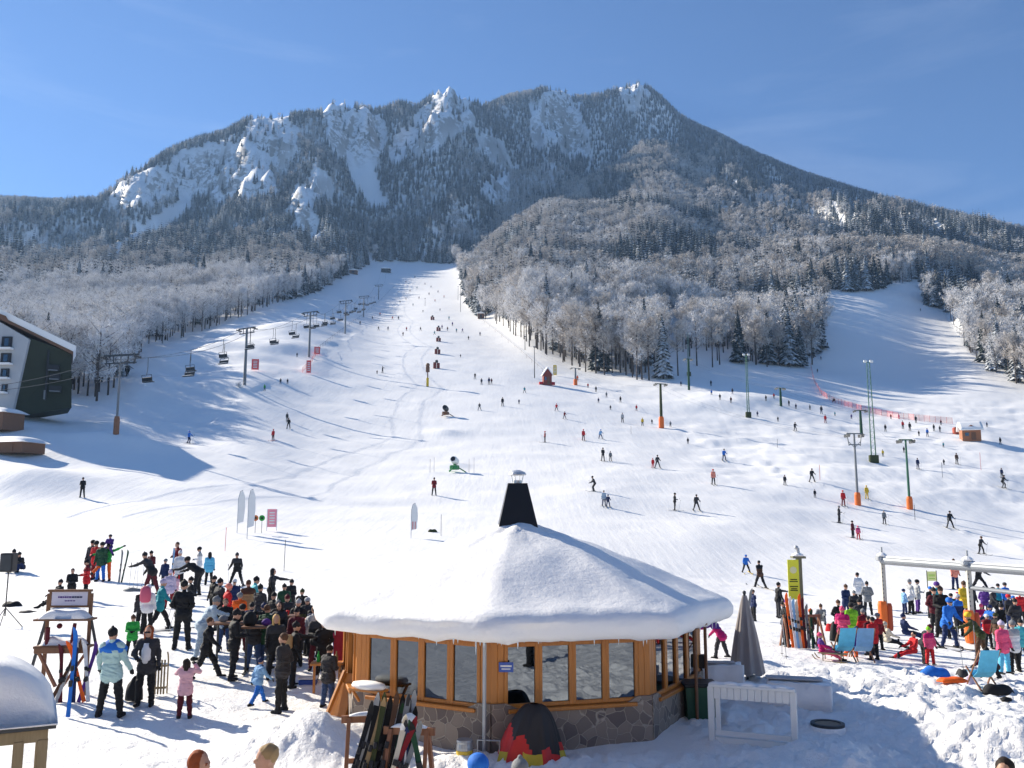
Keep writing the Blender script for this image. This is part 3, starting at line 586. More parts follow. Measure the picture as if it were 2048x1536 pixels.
# ------------------------------------------------------------------ people: one closed skin grown from limbs, clothing as its colour zones
def surface(prims, h, kk=.035):
    """smooth union of tapered limbs and ellipsoids on a grid, meshed as quads; each prim (kind, a, b, ra, rb, zone)"""
    lo = np.array([1e9] * 3); hi = -lo
    for p in prims:
        for q_, r_ in ((p[1], p[3]), (p[2], p[4])):
            r_ = max(r_) if isinstance(r_, tuple) else r_
            if p[0] == 'e' and q_ is p[2]: continue
            lo = np.minimum(lo, np.array(q_) - r_); hi = np.maximum(hi, np.array(q_) + r_)
    lo -= 2.5 * h; hi += 2.5 * h; n = np.ceil((hi - lo) / h).astype(int) + 1
    gx, gy, gz = np.meshgrid(*[lo[i] + h * np.arange(n[i]) for i in range(3)], indexing='ij'); P = np.stack([gx, gy, gz], -1)
    def dist(P, p):
        if p[0] == 'e':
            c = np.array(p[1]); r_ = np.array(p[3]); q_ = (P - c)
            if p[2] is not None: q_ = q_ @ np.array(p[2])
            k0 = np.linalg.norm(q_ / r_, axis=-1); k1 = np.linalg.norm(q_ / (r_ * r_), axis=-1) + 1e-9; return k0 * (k0 - 1) / k1
        a = np.array(p[1]); b = np.array(p[2]); ab = b - a; t = np.clip(((P - a) @ ab) / (ab @ ab + 1e-9), 0, 1)
        return np.linalg.norm(P - a - t[..., None] * ab, axis=-1) - (p[3] + (p[4] - p[3]) * t)
    f = None
    for p in prims:
        d = dist(P, p)
        if f is None: f = d
        else:
            k_ = p[6] if len(p) > 6 else kk; hh = np.clip(.5 + .5 * (f - d) / k_, 0, 1); f = f * (1 - hh) + d * hh - k_ * hh * (1 - hh)
    ins = f < 0; nx, ny, nz = f.shape
    c8 = [ins[i:nx - 1 + i, j:ny - 1 + j, k:nz - 1 + k] for i in (0, 1) for j in (0, 1) for k in (0, 1)]
    cnt = sum(c.astype(int) for c in c8); act = (cnt > 0) & (cnt < 8); ids = -np.ones(act.shape, int); ac = np.argwhere(act); ids[act] = np.arange(len(ac))
    acc = np.zeros((len(ac), 3)); num = np.zeros(len(ac)); cr = [(i, j, k) for i in (0, 1) for j in (0, 1) for k in (0, 1)]
    for a in cr:
        for ax in range(3):
            if a[ax]: continue
            b = list(a); b[ax] = 1; fa = f[ac[:, 0] + a[0], ac[:, 1] + a[1], ac[:, 2] + a[2]]; fb = f[ac[:, 0] + b[0], ac[:, 1] + b[1], ac[:, 2] + b[2]]
            m_ = (fa < 0) != (fb < 0); t = np.where(m_, fa / (fa - fb + 1e-12), 0); pp = np.array(a, float) + 0; pt = np.repeat(pp[None], len(ac), 0); pt[:, ax] += t
            acc[m_] += pt[m_]; num[m_] += 1
    V_ = lo + h * (ac + acc / np.maximum(num, 1)[:, None]); Q = []
    for ax in range(3):
        sl0 = [slice(None)] * 3; sl1 = [slice(None)] * 3; sl0[ax] = slice(0, -1); sl1[ax] = slice(1, None)
        e = np.argwhere(ins[tuple(sl0)] != ins[tuple(sl1)]); a1, a2 = [(1, 2), (2, 0), (0, 1)][ax]
        e = e[(e[:, a1] > 0) & (e[:, a2] > 0)]
        fl = ins[tuple(sl0)][e[:, 0], e[:, 1], e[:, 2]]
        def cell(d1, d2): g = e.copy(); g[:, a1] -= d1; g[:, a2] -= d2; return ids[g[:, 0], g[:, 1], g[:, 2]]
        qd = np.stack([cell(1, 1), cell(0, 1), cell(0, 0), cell(1, 0)], -1); qd[~fl] = qd[~fl][:, ::-1]; Q.append(qd)
    Q = np.concatenate(Q); Q = Q[(Q >= 0).all(1)]; cen = V_[Q].mean(1)
    dd = np.stack([dist(cen, p) - (p[7] if len(p) > 7 else 0) for p in prims]); zone = np.array([p[5] for p in prims])[dd.argmin(0)]
    return V_, Q, zone
def rotx(v, a): c, s = math.cos(a), math.sin(a); return Vector((v[0], v[1] * c - v[2] * s, v[1] * s + v[2] * c))
def roty(v, a): c, s = math.cos(a), math.sin(a); return Vector((v[0] * c + v[2] * s, v[1], -v[0] * s + v[2] * c))
# zones: 0 jacket 1 trousers 2 skin 3 headgear/hair 4 boots 5 gloves
def figure(lean=0, side=0, arms=((5, 10, 12), (5, 10, 12)), legs=((2, 5, 3), (2, 5, 3)), head=0, turn=0, coat=0, hair='short', ground_=True, bulky=1.0, hands='glove'):
    """facing +y, about 1.75 tall; angles in degrees; arms (forward, out, elbow), legs (forward, out, knee), left side first"""
    Pel = Vector((0, 0, .93)); tr = lambda v: Pel + roty(rotx(Vector(v) - Pel, R(-lean)), R(side)); b = bulky
    pr = []
    cap = lambda a, b_, ra, rb, z_, k_=None, bias=0: pr.append(('c', tuple(a), tuple(b_), ra, rb, z_, k_ or .035, bias))
    nk, ch, wa = tr((0, 0, 1.46)), tr((0, 0, 1.30)), tr((0, 0, 1.08))
    cap(tr((-.07, 0, 1.30)), tr((.07, 0, 1.30)), .135 * b, .135 * b, 0); cap(tr((-.06, 0, 1.14)), tr((.06, 0, 1.14)), .125 * b, .125 * b, 0)
    cap(tr((-.055, 0, .96)), tr((.055, 0, .96)), .135 * b, .135 * b, 0, None, .01); cap(tr((-.15, 0, 1.40)), tr((.15, 0, 1.40)), .075 * b, .075 * b, 0)
    if coat: cap(tr((-.05, 0, .95)), tr((-.06, -.01, .95 - coat)), .135, .15, 0, None, .02); cap(tr((.05, 0, .95)), tr((.06, -.01, .95 - coat)), .135, .15, 0, None, .02)
    cap(nk, tr((0, .005, 1.52)), .062, .055, 0 if hair != 'bare' else 2, .02)
    hc = nk + (tr((0, 0, 1.6)) - nk).normalized() * .0; up = roty(rotx(Vector((0, 0, 1)), R(-lean * .55 - head)), R(side * .6)); fwd = rotx(Vector((math.sin(R(turn)) * -1, math.cos(R(turn)), 0)), R(-lean * .3 - head)); fwd = (fwd - up * fwd.dot(up)).normalized(); sd = fwd.cross(up)
    hc = nk + up * .165 + fwd * .012; B = np.array([tuple(sd), tuple(fwd), tuple(up)]).T
    E = lambda o, r_, z_, k_=.012, bias=0: pr.append(('e', tuple(hc + sd * o[0] + fwd * o[1] + up * o[2]), B, r_, r_, z_, k_, bias))
    E((0, 0, 0), (.078, .095, .118), 2, .02); E((0, .03, -.055), (.058, .068, .062), 2); E((0, .1, -.012), (.015, .022, .026), 2, .01)
    E((-.08, 0, -.01), (.014, .022, .032), 2, .008); E((.08, 0, -.01), (.014, .022, .032), 2, .008)
    if hair == 'helmet': E((0, -.02, .05), (.108, .128, .105), 3, .008, .004); E((0, .085, .012), (.062, .03, .024), 5, .006, .004)
    elif hair == 'hat': E((0, -.015, .052), (.093, .113, .098), 3, .008, .004); E((0, -.02, .155), (.028, .028, .028), 3)
    elif hair in ('short', 'bare'): E((0, -.024, .038), (.088, .096, .097), 3, .008, .003)
    elif hair == 'long':
        E((0, -.035, .033), (.097, .098, .104), 3, .01, .003); cap(hc + fwd * -.05, hc + fwd * -.06 - up * .2, .085, .06, 3, .02)
        for q_ in (-1, 1): cap(hc + sd * .07 * q_ + fwd * .01, hc + sd * .075 * q_ - up * .19, .035, .028, 3, .012)
    if hair != 'helmet':
        for q_ in (-1, 1): E((.03 * q_, .088, .012), (.013, .008, .008), 3, .004, .002)
    E((0, .093, -.052), (.022, .008, .006), 5 if False else 2, .004)
    for si, (fa, ou, el) in zip((-1, 1), arms):
        sh = tr((.175 * si * b, 0, 1.40))
        def dirn(p, o_): return roty(rotx(Vector((math.sin(R(o_)) * si, 0, -math.cos(R(o_)))), R(p - 0)), 0)
        d1 = rotx(Vector((math.sin(R(ou)) * si, 0, -math.cos(R(ou)))), R(fa - lean * .4)); io = ou * .6 if el < 50 else -34
        d2 = rotx(Vector((math.sin(R(io)) * si, 0, -math.cos(R(io)))), R(fa + el - lean * .4))
        if ou > 95: d2 = rotx(Vector((math.sin(R(ou + el * .4)) * si, 0, -math.cos(R(ou + el * .4)))), R(fa))
        e_ = sh + d1 * .285; w_ = e_ + d2 * .245
        cap(sh, e_, .068 * b, .055 * b, 0); cap(e_, w_, .055 * b, .044, 0)
        hz_ = 5 if hands == 'glove' else 2; hm = w_ + d2 * .075; cap(w_, hm, .032, .036, hz_, .012)
        n1 = d2.cross(Vector((si, 0, 0))); n1 = n1.normalized() if n1.length > .1 else Vector((0, 1, 0)); ac_ = d2.cross(n1).normalized()
        for q_ in range(4):
            o_ = ac_ * (.025 * (q_ - 1.5)); L = (.05, .06, .055, .042)[q_]; k1 = hm + o_ + d2 * .025 + n1 * .004; cap(hm + o_, k1, .0125, .012, hz_, .006); cap(k1, k1 + (d2 * .8 + n1 * .6).normalized() * L, .012, .010, hz_, .004)
        cap(w_ + d2 * .03 - ac_ * .03 * si, w_ + d2 * .07 - ac_ * .058 * si + n1 * .02, .013, .011, hz_, .006)
    feet = []
    for si, (fo, ou, kn) in zip((-1, 1), legs):
        hp = Pel + Vector((.088 * si, 0, -.02)); d1 = rotx(Vector((math.sin(R(ou)) * si, 0, -math.cos(R(ou)))), R(fo)); d2 = rotx(Vector((math.sin(R(ou)) * si, 0, -math.cos(R(ou)))), R(fo - kn))
        k1 = hp + d1 * .42; an = k1 + d2 * .40
        cap(hp, k1, .10 * b, .075 * b, 1, .045); cap(k1, an, .075 * b, .062 * b, 1)
        fd = Vector((.10 * si, 1, 0)).normalized() if d2.z < -.5 else (Vector((0, 0, 1)) if d2.z > -.3 else Vector((0, .7, .7)))
        cap(an + d2 * .01, an + d2 * .045, .062, .06, 4, .01); cap(an + d2 * .055 - fd * .05, an + d2 * .06 + fd * .13, .05, .042, 4, .02); feet.append(an + d2 * .1)
    return pr, feet
POSES = dict(
 stand=dict(), stand_wide=dict(legs=((3, 12, 5), (3, 12, 5)), arms=((10, 18, 25), (10, 18, 25))), pockets=dict(arms=((-14, 20, 52), (-14, 20, 52)), legs=((0, 6, 2), (4, 6, 6))),
 hands_front=dict(arms=((4, 9, 82), (8, 8, 74)), legs=((3, 7, 4), (-3, 7, 4)), head=10), walk=dict(lean=6, arms=((-22, 8, 18), (28, 8, 25)), legs=((30, 3, 8), (-20, 3, 14))), stride=dict(lean=14, arms=((40, 8, 30), (-20, 10, 15)), legs=((38, 4, 14), (-26, 4, 10))),
 ski=dict(lean=24, arms=((30, 14, 46), (30, 14, 46)), legs=((34, 9, 48), (34, 9, 48))), ski_wide=dict(lean=16, arms=((20, 18, 40), (20, 18, 40)), legs=((14, 17, 20), (14, 17, 20))), carve=dict(lean=14, side=20, arms=((25, 50, 20), (25, 25, 20)), legs=((34, -16, 40), (22, 26, 30))),
 bend=dict(lean=58, arms=((85, 8, 20), (70, 10, 30)), legs=((8, 6, 10), (12, 6, 16)), head=-10), bend_reach=dict(lean=34, arms=((75, 10, 15), (25, 12, 30)), legs=((16, 8, 10), (-10, 8, 6))), reach=dict(lean=4, arms=((75, 10, 10), (5, 12, 20)), legs=((3, 6, 3), (-2, 6, 5))),
 kick=dict(lean=-6, arms=((10, 110, 20), (50, 60, 20)), legs=((0, 4, 2), (52, 24, 8))), arms_up=dict(arms=((60, 25, 95), (70, 30, 90)), legs=((2, 4, 3), (2, 4, 3)), head=-5), wave=dict(arms=((0, 150, 30), (10, 12, 15))),
 sit=dict(lean=-6, arms=((30, 12, 40), (30, 12, 40)), legs=((86, 10, 12), (80, 10, 22))), sit_knees=dict(lean=22, arms=((60, 10, 30), (60, 10, 30)), legs=((125, 10, 105), (122, 12, 100))), sit_chair=dict(lean=-18, arms=((25, 12, 45), (25, 12, 45)), legs=((84, 8, 70), (84, 8, 72))),
 crouch=dict(lean=42, arms=((60, 10, 30), (60, 10, 30)), legs=((112, 16, 128), (96, 14, 124)), head=-20), lie=dict(lean=-75, arms=((20, 12, 30), (20, 60, 50)), legs=((88, 8, 6), (88, 12, 30))), ride=dict(arms=((30, 10, 40), (30, 10, 40)), legs=((75, 20, 88), (75, 20, 88))),
 sunglasses=dict(lean=-2, arms=((-5, 14, 25), (12, 24, 60)), legs=((2, 4, 3), (12, 4, 18))), chair_rest=dict(lean=-6, arms=((5, 18, 30), (5, 18, 30)), legs=((2, 9, 3), (2, 9, 3))), photo=dict(arms=((75, 5, 75), (70, 8, 80)), legs=((2, 7, 3), (2, 7, 3))))
FIG = {}
def person_mesh(pose, hair, coat, fine):
    key = (pose, hair, coat, fine)
    if key in FIG: return FIG[key]
    pr, feet = figure(hair=hair, coat=coat, **POSES[pose]); V_, Q, zone = surface(pr, (.0135, .019, .03)[fine])
    if pose in ('sit', 'sit_knees', 'lie', 'crouch', 'ride'): z0 = V_[:, 2].min()
    elif pose == 'sit_chair': z0 = .93 - .46
    else: z0 = V_[:, 2].min()
    if pose == 'ride': z0 = .80
    if fine < 2:
        vz = np.zeros(len(V_)); 
        for zi in (0, 1): m_ = np.unique(Q[zone == zi]); vz[m_] = 1
        q4 = V_[Q]; fn_ = np.cross(q4[:, 2] - q4[:, 0], q4[:, 3] - q4[:, 1]); vn = np.zeros_like(V_)
        for c_ in range(4): np.add.at(vn, Q[:, c_], fn_)
        vn /= np.linalg.norm(vn, axis=1, keepdims=True) + 1e-9
        w_ = (1 - 2 * np.abs(fbm(V_[:, 0] * 6 + V_[:, 1] * 5 + len(pose), V_[:, 2] * 14 + V_[:, 0] * 3, 3, 3))) - .5
        V_ = V_ + vn * (w_ * vz * .022)[:, None]
    cz2 = V_[Q].mean(1); tor = (zone == 0) & (cz2[:, 2] > cz2[zone == 0][:, 2].max() - .28) if (zone == 0).any() else np.zeros(len(Q), bool); zone = zone.copy(); zone[tor] = 6
    V_ = V_ - np.array([0, 0, z0]); H = 1.76; near_ = fine == 0
    if near_ and hair in ('short', 'long'):
        top_ = V_[:, 2].max(); hm_ = np.zeros(len(V_), bool); hm_[np.unique(Q[zone == 3])] = True; hm_ &= V_[:, 2] > top_ - .5
        nn = fbm(V_[:, 0] * 28 + V_[:, 1] * 13, V_[:, 2] * (9 if hair == 'long' else 22) + V_[:, 1] * 21, 3, 5); V_[hm_] += ((V_[hm_] - V_[hm_].mean(0)) * 1.0 / .12) * (nn[hm_, None] * .018)
    me = raw_mesh('person', V_.tolist(), [tuple(int(a) for a in q_) for q_ in Q], [cloth('black')] * 7, zone.astype(int).tolist(), True)
    fx = [(f.x, f.y) for f in feet]; FIG[key] = (me, fx); return FIG[key]
NAMES = dict(darkred='dark red', darkgreen='dark green', lightblue='light blue', paleblue='pale blue', palepink='pale pink', darkhair='dark hair', seafoam='pale sea-green')
def cn(c): return NAMES.get(c, c)
def ski_mesh():
    b = MB(); P_ = [(-.78, .015), (-.4, .012), (.4, .012), (.72, .03), (.82, .075), (.9, .14)]; wid = [.052, .044, .044, .056, .05, .012]; V_, F_ = [], []
    for (y, z), w in zip(P_, wid): V_ += [(-w, y, z), (w, y, z), (w, y, z + .018), (-w, y, z + .018)]
    for i in range(len(P_) - 1):
        for k in range(4): a = i * 4; F_.append((a + k, a + (k + 1) % 4, a + 4 + (k + 1) % 4, a + 4 + k))
    F_ += [(3, 2, 1, 0), tuple(range(len(V_) - 4, len(V_)))]; b.add(V_, F_, 0); b.box((0, .42, .0245), (.035, .36, .004), 2); b.box((.012, -.45, .0205), (.03, .3, .004), 2); b.box((0, .12, .05), (.07, .10, .05), 1, bev=.008); b.box((0, -.16, .055), (.075, .12, .06), 1, bev=.008)
    return b.mesh('ski', [cloth('red'), BLACK, cloth('silver')])
SKI = ski_mesh()
def pole_mesh():
    b = MB(); b.tube([(0, 0, 0), (0, 0, 1.1)], .009, 0, 5); b.tube([(0, 0, 1.08), (0, 0, 1.2)], .017, 1, 6); b.lathe([(.008, .06), (.05, .065), (.05, .072), (.008, .078)], 1, 8); return b.mesh('ski_pole', [STEEL, BLACK])
POLE = pole_mesh()
PEOPLE = []
def shade(o, slot, m): o.material_slots[slot].link = 'OBJECT'; o.material_slots[slot].material = m
def person(u, v, h, pose, face, jac, tro, hat='black', hair='hat', skis=None, label=None, poles=0, coat=0, group=None, z=None, d=None, lift=0.0, kid=False, pos=None, hands=None, boots='black', hscale=None):
    """a person whose feet meet the snow at photo pixel (u, v) and who shows h photo pixels tall standing up"""
    p = pos if pos is not None else (at_d(u, d, v) if d else at(u, v))
    y = p.y; full = {'sit': .52, 'sit_knees': .52, 'crouch': .6, 'lie': .3, 'bend': .72, 'bend_reach': .86, 'ski': .9, 'sit_chair': .7, 'ride': .5, 'carve': .9, 'stride': .95}.get(pose, 1.0)
    H = hscale or min(1.95, max(.85, (h * y / F) / full)); fine = 0 if y < 27 else (1 if y < 70 else 2)
    if H < 1.3 and not kid: H = max(H, 1.0)
    me_, fx = person_mesh(pose, hair, coat, fine); o = link_obj('person', me_, None, (p.x, p.y, p.z + lift - .015), (0, 0, R(face))); k_ = H / 1.76; o.scale = (k_ * (1.08 if H < 1.35 else 1),) * 2 + (k_,)
    cols_ = [jac, tro, 'skin', hat, boots, hands or ('black' if jac != 'black' else 'charcoal')]
    acc = jac
    if h > 26 and len(PEOPLE) % 3 == 1: acc = {'black': 'charcoal', 'charcoal': 'black', 'red': 'darkred', 'navy': 'blue', 'blue': 'navy', 'white': 'silver', 'teal': 'navy', 'green': 'darkgreen', 'pink': 'magenta', 'lilac': 'white', 'turquoise': 'teal', 'silver': 'charcoal', 'orange': 'red', 'maroon': 'black', 'brown': 'black', 'tan': 'brown', 'magenta': 'purple', 'grey': 'black', 'olive': 'black', 'darkred': 'red'}.get(jac, jac)
    for i_, c in enumerate(cols_ + [acc]): shade(o, i_, cloth(c))
    PEOPLE.append([o, u, v, h, pose, jac, tro, hat, hair, label, skis, H, group])
    o['category'] = 'person'
    fw = Vector((-math.sin(R(face)), math.cos(R(face)), 0)); zs = lambda q_: ground((p + fw * q_).x, (p + fw * q_).y); slope = math.atan2(zs(.6) - zs(-.6), 1.2)
    if skis:
        for sx_, sy_ in fx:
            s = link_obj('ski', SKI, o, (sx_, sy_ + .05, -.005), (slope, 0, 0)); s.scale = (1, 1, 1); shade(s, 0, cloth(skis))
    if poles:
        for k2, sgn in enumerate((-1, 1)[:poles]):
            q_ = Vector((.34 * sgn * k_, .26 * k_, 0)); w_ = Matrix.Rotation(R(face), 3, 'Z') @ q_; x_, y_ = p.x + w_.x, p.y + w_.y
            po = link_obj('ski_pole', POLE, None, (x_, y_, ground(x_, y_) - .02), (R(-14), 0, R(face))); po.scale = (k_,) * 3; PEOPLE[-1].append(po)
    return o
# ------------------------------------------------------------------ buildings and equipment
def W(u, v, y):
    t, s = ray(u, v); return Vector((t * y, y, HC + s * y))
def empty(name, loc, rz=0, label=None, cat=None, group=None):
    o = link_obj(name, None, None, loc, (0, 0, rz)); tag(o, label, cat, group); return o
def stone_material():
    m = bpy.data.materials.new('crazy_stone'); nt, b = nodes(m); N = nt.nodes.new
    tc = N('ShaderNodeTexCoord'); nz = N('ShaderNodeTexNoise'); nz.inputs['Scale'].default_value = 3; link(nt, tc.outputs['Object'], nz.inputs['Vector'])
    ad = N('ShaderNodeVectorMath'); ad.operation = 'MULTIPLY_ADD'; link(nt, nz.outputs['Color'], ad.inputs[0]); ad.inputs[1].default_value = (.12, .12, .12); link(nt, tc.outputs['Object'], ad.inputs[2])
    v1 = N('ShaderNodeTexVoronoi'); v1.feature = 'DISTANCE_TO_EDGE'; v1.inputs['Scale'].default_value = 4.3; link(nt, ad.outputs[0], v1.inputs['Vector'])
    v2 = N('ShaderNodeTexVoronoi'); v2.inputs['Scale'].default_value = 4.3; link(nt, ad.outputs[0], v2.inputs['Vector'])
    sp = N('ShaderNodeSeparateColor'); link(nt, v2.outputs['Color'], sp.inputs[0])
    mx = N('ShaderNodeMix'); mx.data_type = 'RGBA'; mx.inputs[6].default_value = (.13, .10, .09, 1); mx.inputs[7].default_value = (.30, .24, .19, 1); link(nt, sp.outputs[0], mx.inputs[0])
    mr = N('ShaderNodeMapRange'); mr.inputs['From Min'].default_value = .012; mr.inputs['From Max'].default_value = .04; link(nt, v1.outputs['Distance'], mr.inputs['Value'])
    m2 = N('ShaderNodeMix'); m2.data_type = 'RGBA'; m2.inputs[6].default_value = (.40, .34, .27, 1); link(nt, mx.outputs[2], m2.inputs[7]); link(nt, mr.outputs[0], m2.inputs[0]); link(nt, m2.outputs[2], b.inputs['Base Color'])
    bp = N('ShaderNodeBump'); bp.inputs['Strength'].default_value = .6; bp.inputs['Distance'].default_value = .02; link(nt, mr.outputs[0], bp.inputs['Height']); link(nt, bp.outputs[0], b.inputs['Normal']); b.inputs['Roughness'].default_value = .8
    return m
STONE = stone_material()
GLASS = mat('coated_glass', (.12, .135, .155), .02, 1.0)
# ---- pavilion
PC = Vector((.12, 20.3, 0)); PR = 4.0; A0 = -52
pav = empty('pavilion', (PC.x, PC.y, 0), 0, 'eight-sided wooden snack bar with stone base under a thick snow-covered roof', 'pavilion')
vx = lambda a, r_=PR: Vector((r_ * math.sin(R(a)), -r_ * math.cos(R(a)), 0))
st = MB(); 
for k_ in range(8):
    a, b_ = vx(A0 + 45 * k_), vx(A0 + 45 * (k_ + 1)); n_ = (a + b_).normalized(); L = (b_ - a).length; d_ = (b_ - a).normalized()
    pts = [(0, -.35), (L, -.35), (L, .93), (L - .28, .93), (L - .42, .86), (L - .6, .77), (.6, .77), (.42, .86), (.28, .93), (0, .93)]
    Mf = Matrix(((d_.x, -n_.x, 0, a.x), (d_.y, -n_.y, 0, a.y), (0, 0, 1, 0), (0, 0, 0, 1)))
    st.prism(pts, -.04, .16, 0, Mf)
    for x0 in (0, L - .237):                           # corner plank panels
        cp = MB()
        for q_ in range(2): cp.box((x0 + .06 + q_ * .117, .05, 1.5), (.1165, .07 + .004 * (q_ % 2), 1.22), 0, 0, Mf, bev=.006)
        cp.put('corner_boarding', W_PINE, pav)
    hd = MB(); hd.box((L / 2, .04, 2.04), (L - .02, .12, .16), 0, 0, Mf, bev=.01); hd.put('head_rail', W_PINE, pav)
    sl = MB(); sl.box((L / 2, .01, .80), (L - .60, .2, .07), 0, 0, Mf, bev=.012); sl.put('window_sill', W_PINE, pav)
    nw = 4; w0 = .242; ww = (L - 2 * w0) / nw
    for q_ in range(nw):
        xc = w0 + ww * (q_ + .5); fr = MB()
        if k_ == 7 and q_ > 1: continue
        for s_ in (-1, 1): fr.box((xc + s_ * (ww / 2 - .033), .05, 1.4), (.07, .09, 1.12), 0, 0, Mf, bev=.008)
        for z_ in (.875, 1.925): fr.box((xc, .05, z_), (ww - .134, .085, .07), 0, 0, Mf, bev=.008)
        wo = fr.put('window', W_PINE, pav)
        gl = MB(); gl.box((xc, .055, 1.4), (ww - .13, .016, .98), 0, 0, Mf); gl.put('pane', GLASS, wo)
    if k_ == 7:
        dr = MB(); xc = w0 + ww * 3
        for s_ in (-1, 1): dr.box((xc + s_ * (ww - .05), .03, 1.0), (.09, .11, 1.96), 0, 0, Mf, bev=.01)
        dr.box((xc, .03, .62), (2 * ww - .2, .1, .1), 0, 0, Mf); dr.box((xc, .05, .3), (2 * ww - .2, .05, .54), 0, 0, Mf, bev=.02); dr.box((xc, .03, 1.93), (2 * ww - .2, .1, .1), 0, 0, Mf)
        do = dr.put('door', W_PINE, pav); g2 = MB(); g2.box((xc, .06, 1.28), (2 * ww - .2, .016, 1.2), 0, 0, Mf); g2.put('pane', GLASS, do)
st.put('stone_base', STONE, pav)
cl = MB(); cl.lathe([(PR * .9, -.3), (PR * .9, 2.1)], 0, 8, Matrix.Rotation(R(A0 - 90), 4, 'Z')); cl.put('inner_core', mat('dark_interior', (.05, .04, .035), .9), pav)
ra0 = A0
def rpoly(a, Re): q_ = ((a - ra0) % 45) - 22.5; return Re * math.cos(R(22.5)) / math.cos(R(q_)) * .95 + Re * .95 * .05
def roof_pt(a, rho, z): r_ = rpoly(a, 1) * rho; return (r_ * math.sin(R(a)), -r_ * math.cos(R(a)), z)
dk = MB(); n = 8
dv = [roof_pt(ra0 + 45 * k_, 4.52, 2.10) for k_ in range(8)] + [(0, 0, 3.75)] + [roof_pt(ra0 + 45 * k_, 4.52, 2.19) for k_ in range(8)] + [(0, 0, 3.9)]
dk.add(dv, [(k_, 8, (k_ + 1) % 8) for k_ in range(8)] + [(k_ + 9, (k_ + 1) % 8 + 9, 17) for k_ in range(8)] + [(k_, (k_ + 1) % 8, (k_ + 1) % 8 + 9, k_ + 9) for k_ in range(8)]); dk.put('roof_deck', DSTEEL, pav)
SV, SF = [], []; nr, na = 34, 144; PRF = [(0, 3.98), (.5, 3.97), (1, 3.86), (1.6, 3.66), (2.2, 3.45), (2.8, 3.22), (3.3, 2.99), (3.8, 2.78), (4.2, 2.63), (4.45, 2.55), (4.6, 2.48), (4.69, 2.40), (4.71, 2.34), (4.71, 2.22), (4.68, 2.12), (4.58, 2.04), (4.42, 2.06), (4.2, 2.16), (4.0, 2.28)]
for i in range(nr + 1):
    f_ = i / nr * (len(PRF) - 1); i0 = min(int(f_), len(PRF) - 2); q_ = f_ - i0; rho = PRF[i0][0] * (1 - q_) + PRF[i0 + 1][0] * q_; z = PRF[i0][1] * (1 - q_) + PRF[i0 + 1][1] * q_
    for j in range(na):
        a = 360 * j / na; x, y, _ = roof_pt(a, rho, z); nx_ = float(fbm(np.array([x * .9 + 5]), np.array([y * .9]), 3, 7)[0]); n2_ = float(fbm(np.array([x * 3.1]), np.array([y * 3.1 + z]), 3, 8)[0])
        top = math.exp(-(rho / 1.0) ** 2); dz = nx_ * .07 + n2_ * .035 + top * n2_ * .16 + (.012 * math.sin(rho * 17 + nx_ * 4) * smooth(.8, 1.4, rho) * (1 - smooth(2.2, 3.0, rho)) if -10 < (a + 360) % 360 - 0 < 80 else 0)
        if i0 >= 12: dz += -.24 * max(0, float(fbm(np.array([a * .11]), np.array([.5]), 2, 12)[0])) * (1 if z < 2.3 else .3); k2 = 1 + .035 * float(fbm(np.array([a * .09]), np.array([3.5]), 3, 14)[0]); x *= k2; y *= k2
        SV.append((x, y, z + dz))
for i in range(nr):
    for j in range(na): SF.append((i * na + j, i * na + (j + 1) % na, (i + 1) * na + (j + 1) % na, (i + 1) * na + j))
ic = MB(); r7 = random.Random(5)
for k_ in range(110):
    a = r7.uniform(0, 360); p0 = roof_pt(a, r7.uniform(4.40, 4.56), 2.12); L_ = r7.uniform(.04, .2) * (1 if r7.random() < .7 else 1.5); ic.tube([p0, (p0[0], p0[1], p0[2] - L_ * .6), (p0[0], p0[1], p0[2] - L_)], [.02, .012, .002], 0, 5)
ic.put('icicles', mat('ice', (.70, .78, .84), .12), pav)
me = raw_mesh('snow_cover', SV, [f[::-1] for f in SF], [M_SOFT], None, True); link_obj('snow_cover', me, pav)
ch = MB(); Mq = Matrix.Rotation(R(45 + 3), 4, 'Z'); ch.lathe([(.66, 3.75), (.60, 4.02), (.31, 4.93), (.31, 4.95)], 0, 4, Mq); ch.put('chimney', mat('black_metal_sheet', (.012, .012, .014), .35, .3, noise=.3, scale=3), pav)
cc = MB(); cc.tube([(0, 0, 4.93), (0, 0, 5.02)], .1, 0, 10)
for k_ in range(4): a = math.pi / 2 * k_ + .4; cc.bar((.11 * math.cos(a), .11 * math.sin(a), 4.97), (.15 * math.cos(a), .15 * math.sin(a), 5.14), .018)
cc.lathe([(.19, 5.13), (.21, 5.15), (.17, 5.21), (.07, 5.25), (.005, 5.26)], 0, 18); cc.put('chimney_cowl', mat('cowl_metal', (.6, .62, .64), .35, .5), pav)
for a, nm in ((-8.5, 0), (60, 1), (80, 2)):
    p = vx(a, PR + .1) if a < 50 else vx(a, PR * 1.02); dp = MB(); dp.tube([(p.x * 1.06, p.y * 1.06, 2.12), (p.x, p.y, 1.98), (p.x, p.y, .0)], .035, 0, 8); dp.put('downpipe', STEEL if a < 50 else W_DARK, pav)
sh = MB(); Mf1 = Matrix.Translation(vx(A0 + 9, PR + .12)) @ Matrix.Rotation(R(A0 + 22.5), 4, 'Z'); sh.box((0, 0, 1.0), (.72, .3, .04), 0, 0, Mf1); sh.bar(Mf1 @ Vector((-.3, .1, .75)), Mf1 @ Vector((-.3, -.1, .98)), .04); sh.bar(Mf1 @ Vector((.3, .1, .75)), Mf1 @ Vector((.3, -.1, .98)), .04); so = sh.put('serving_shelf', W_PINE, pav)
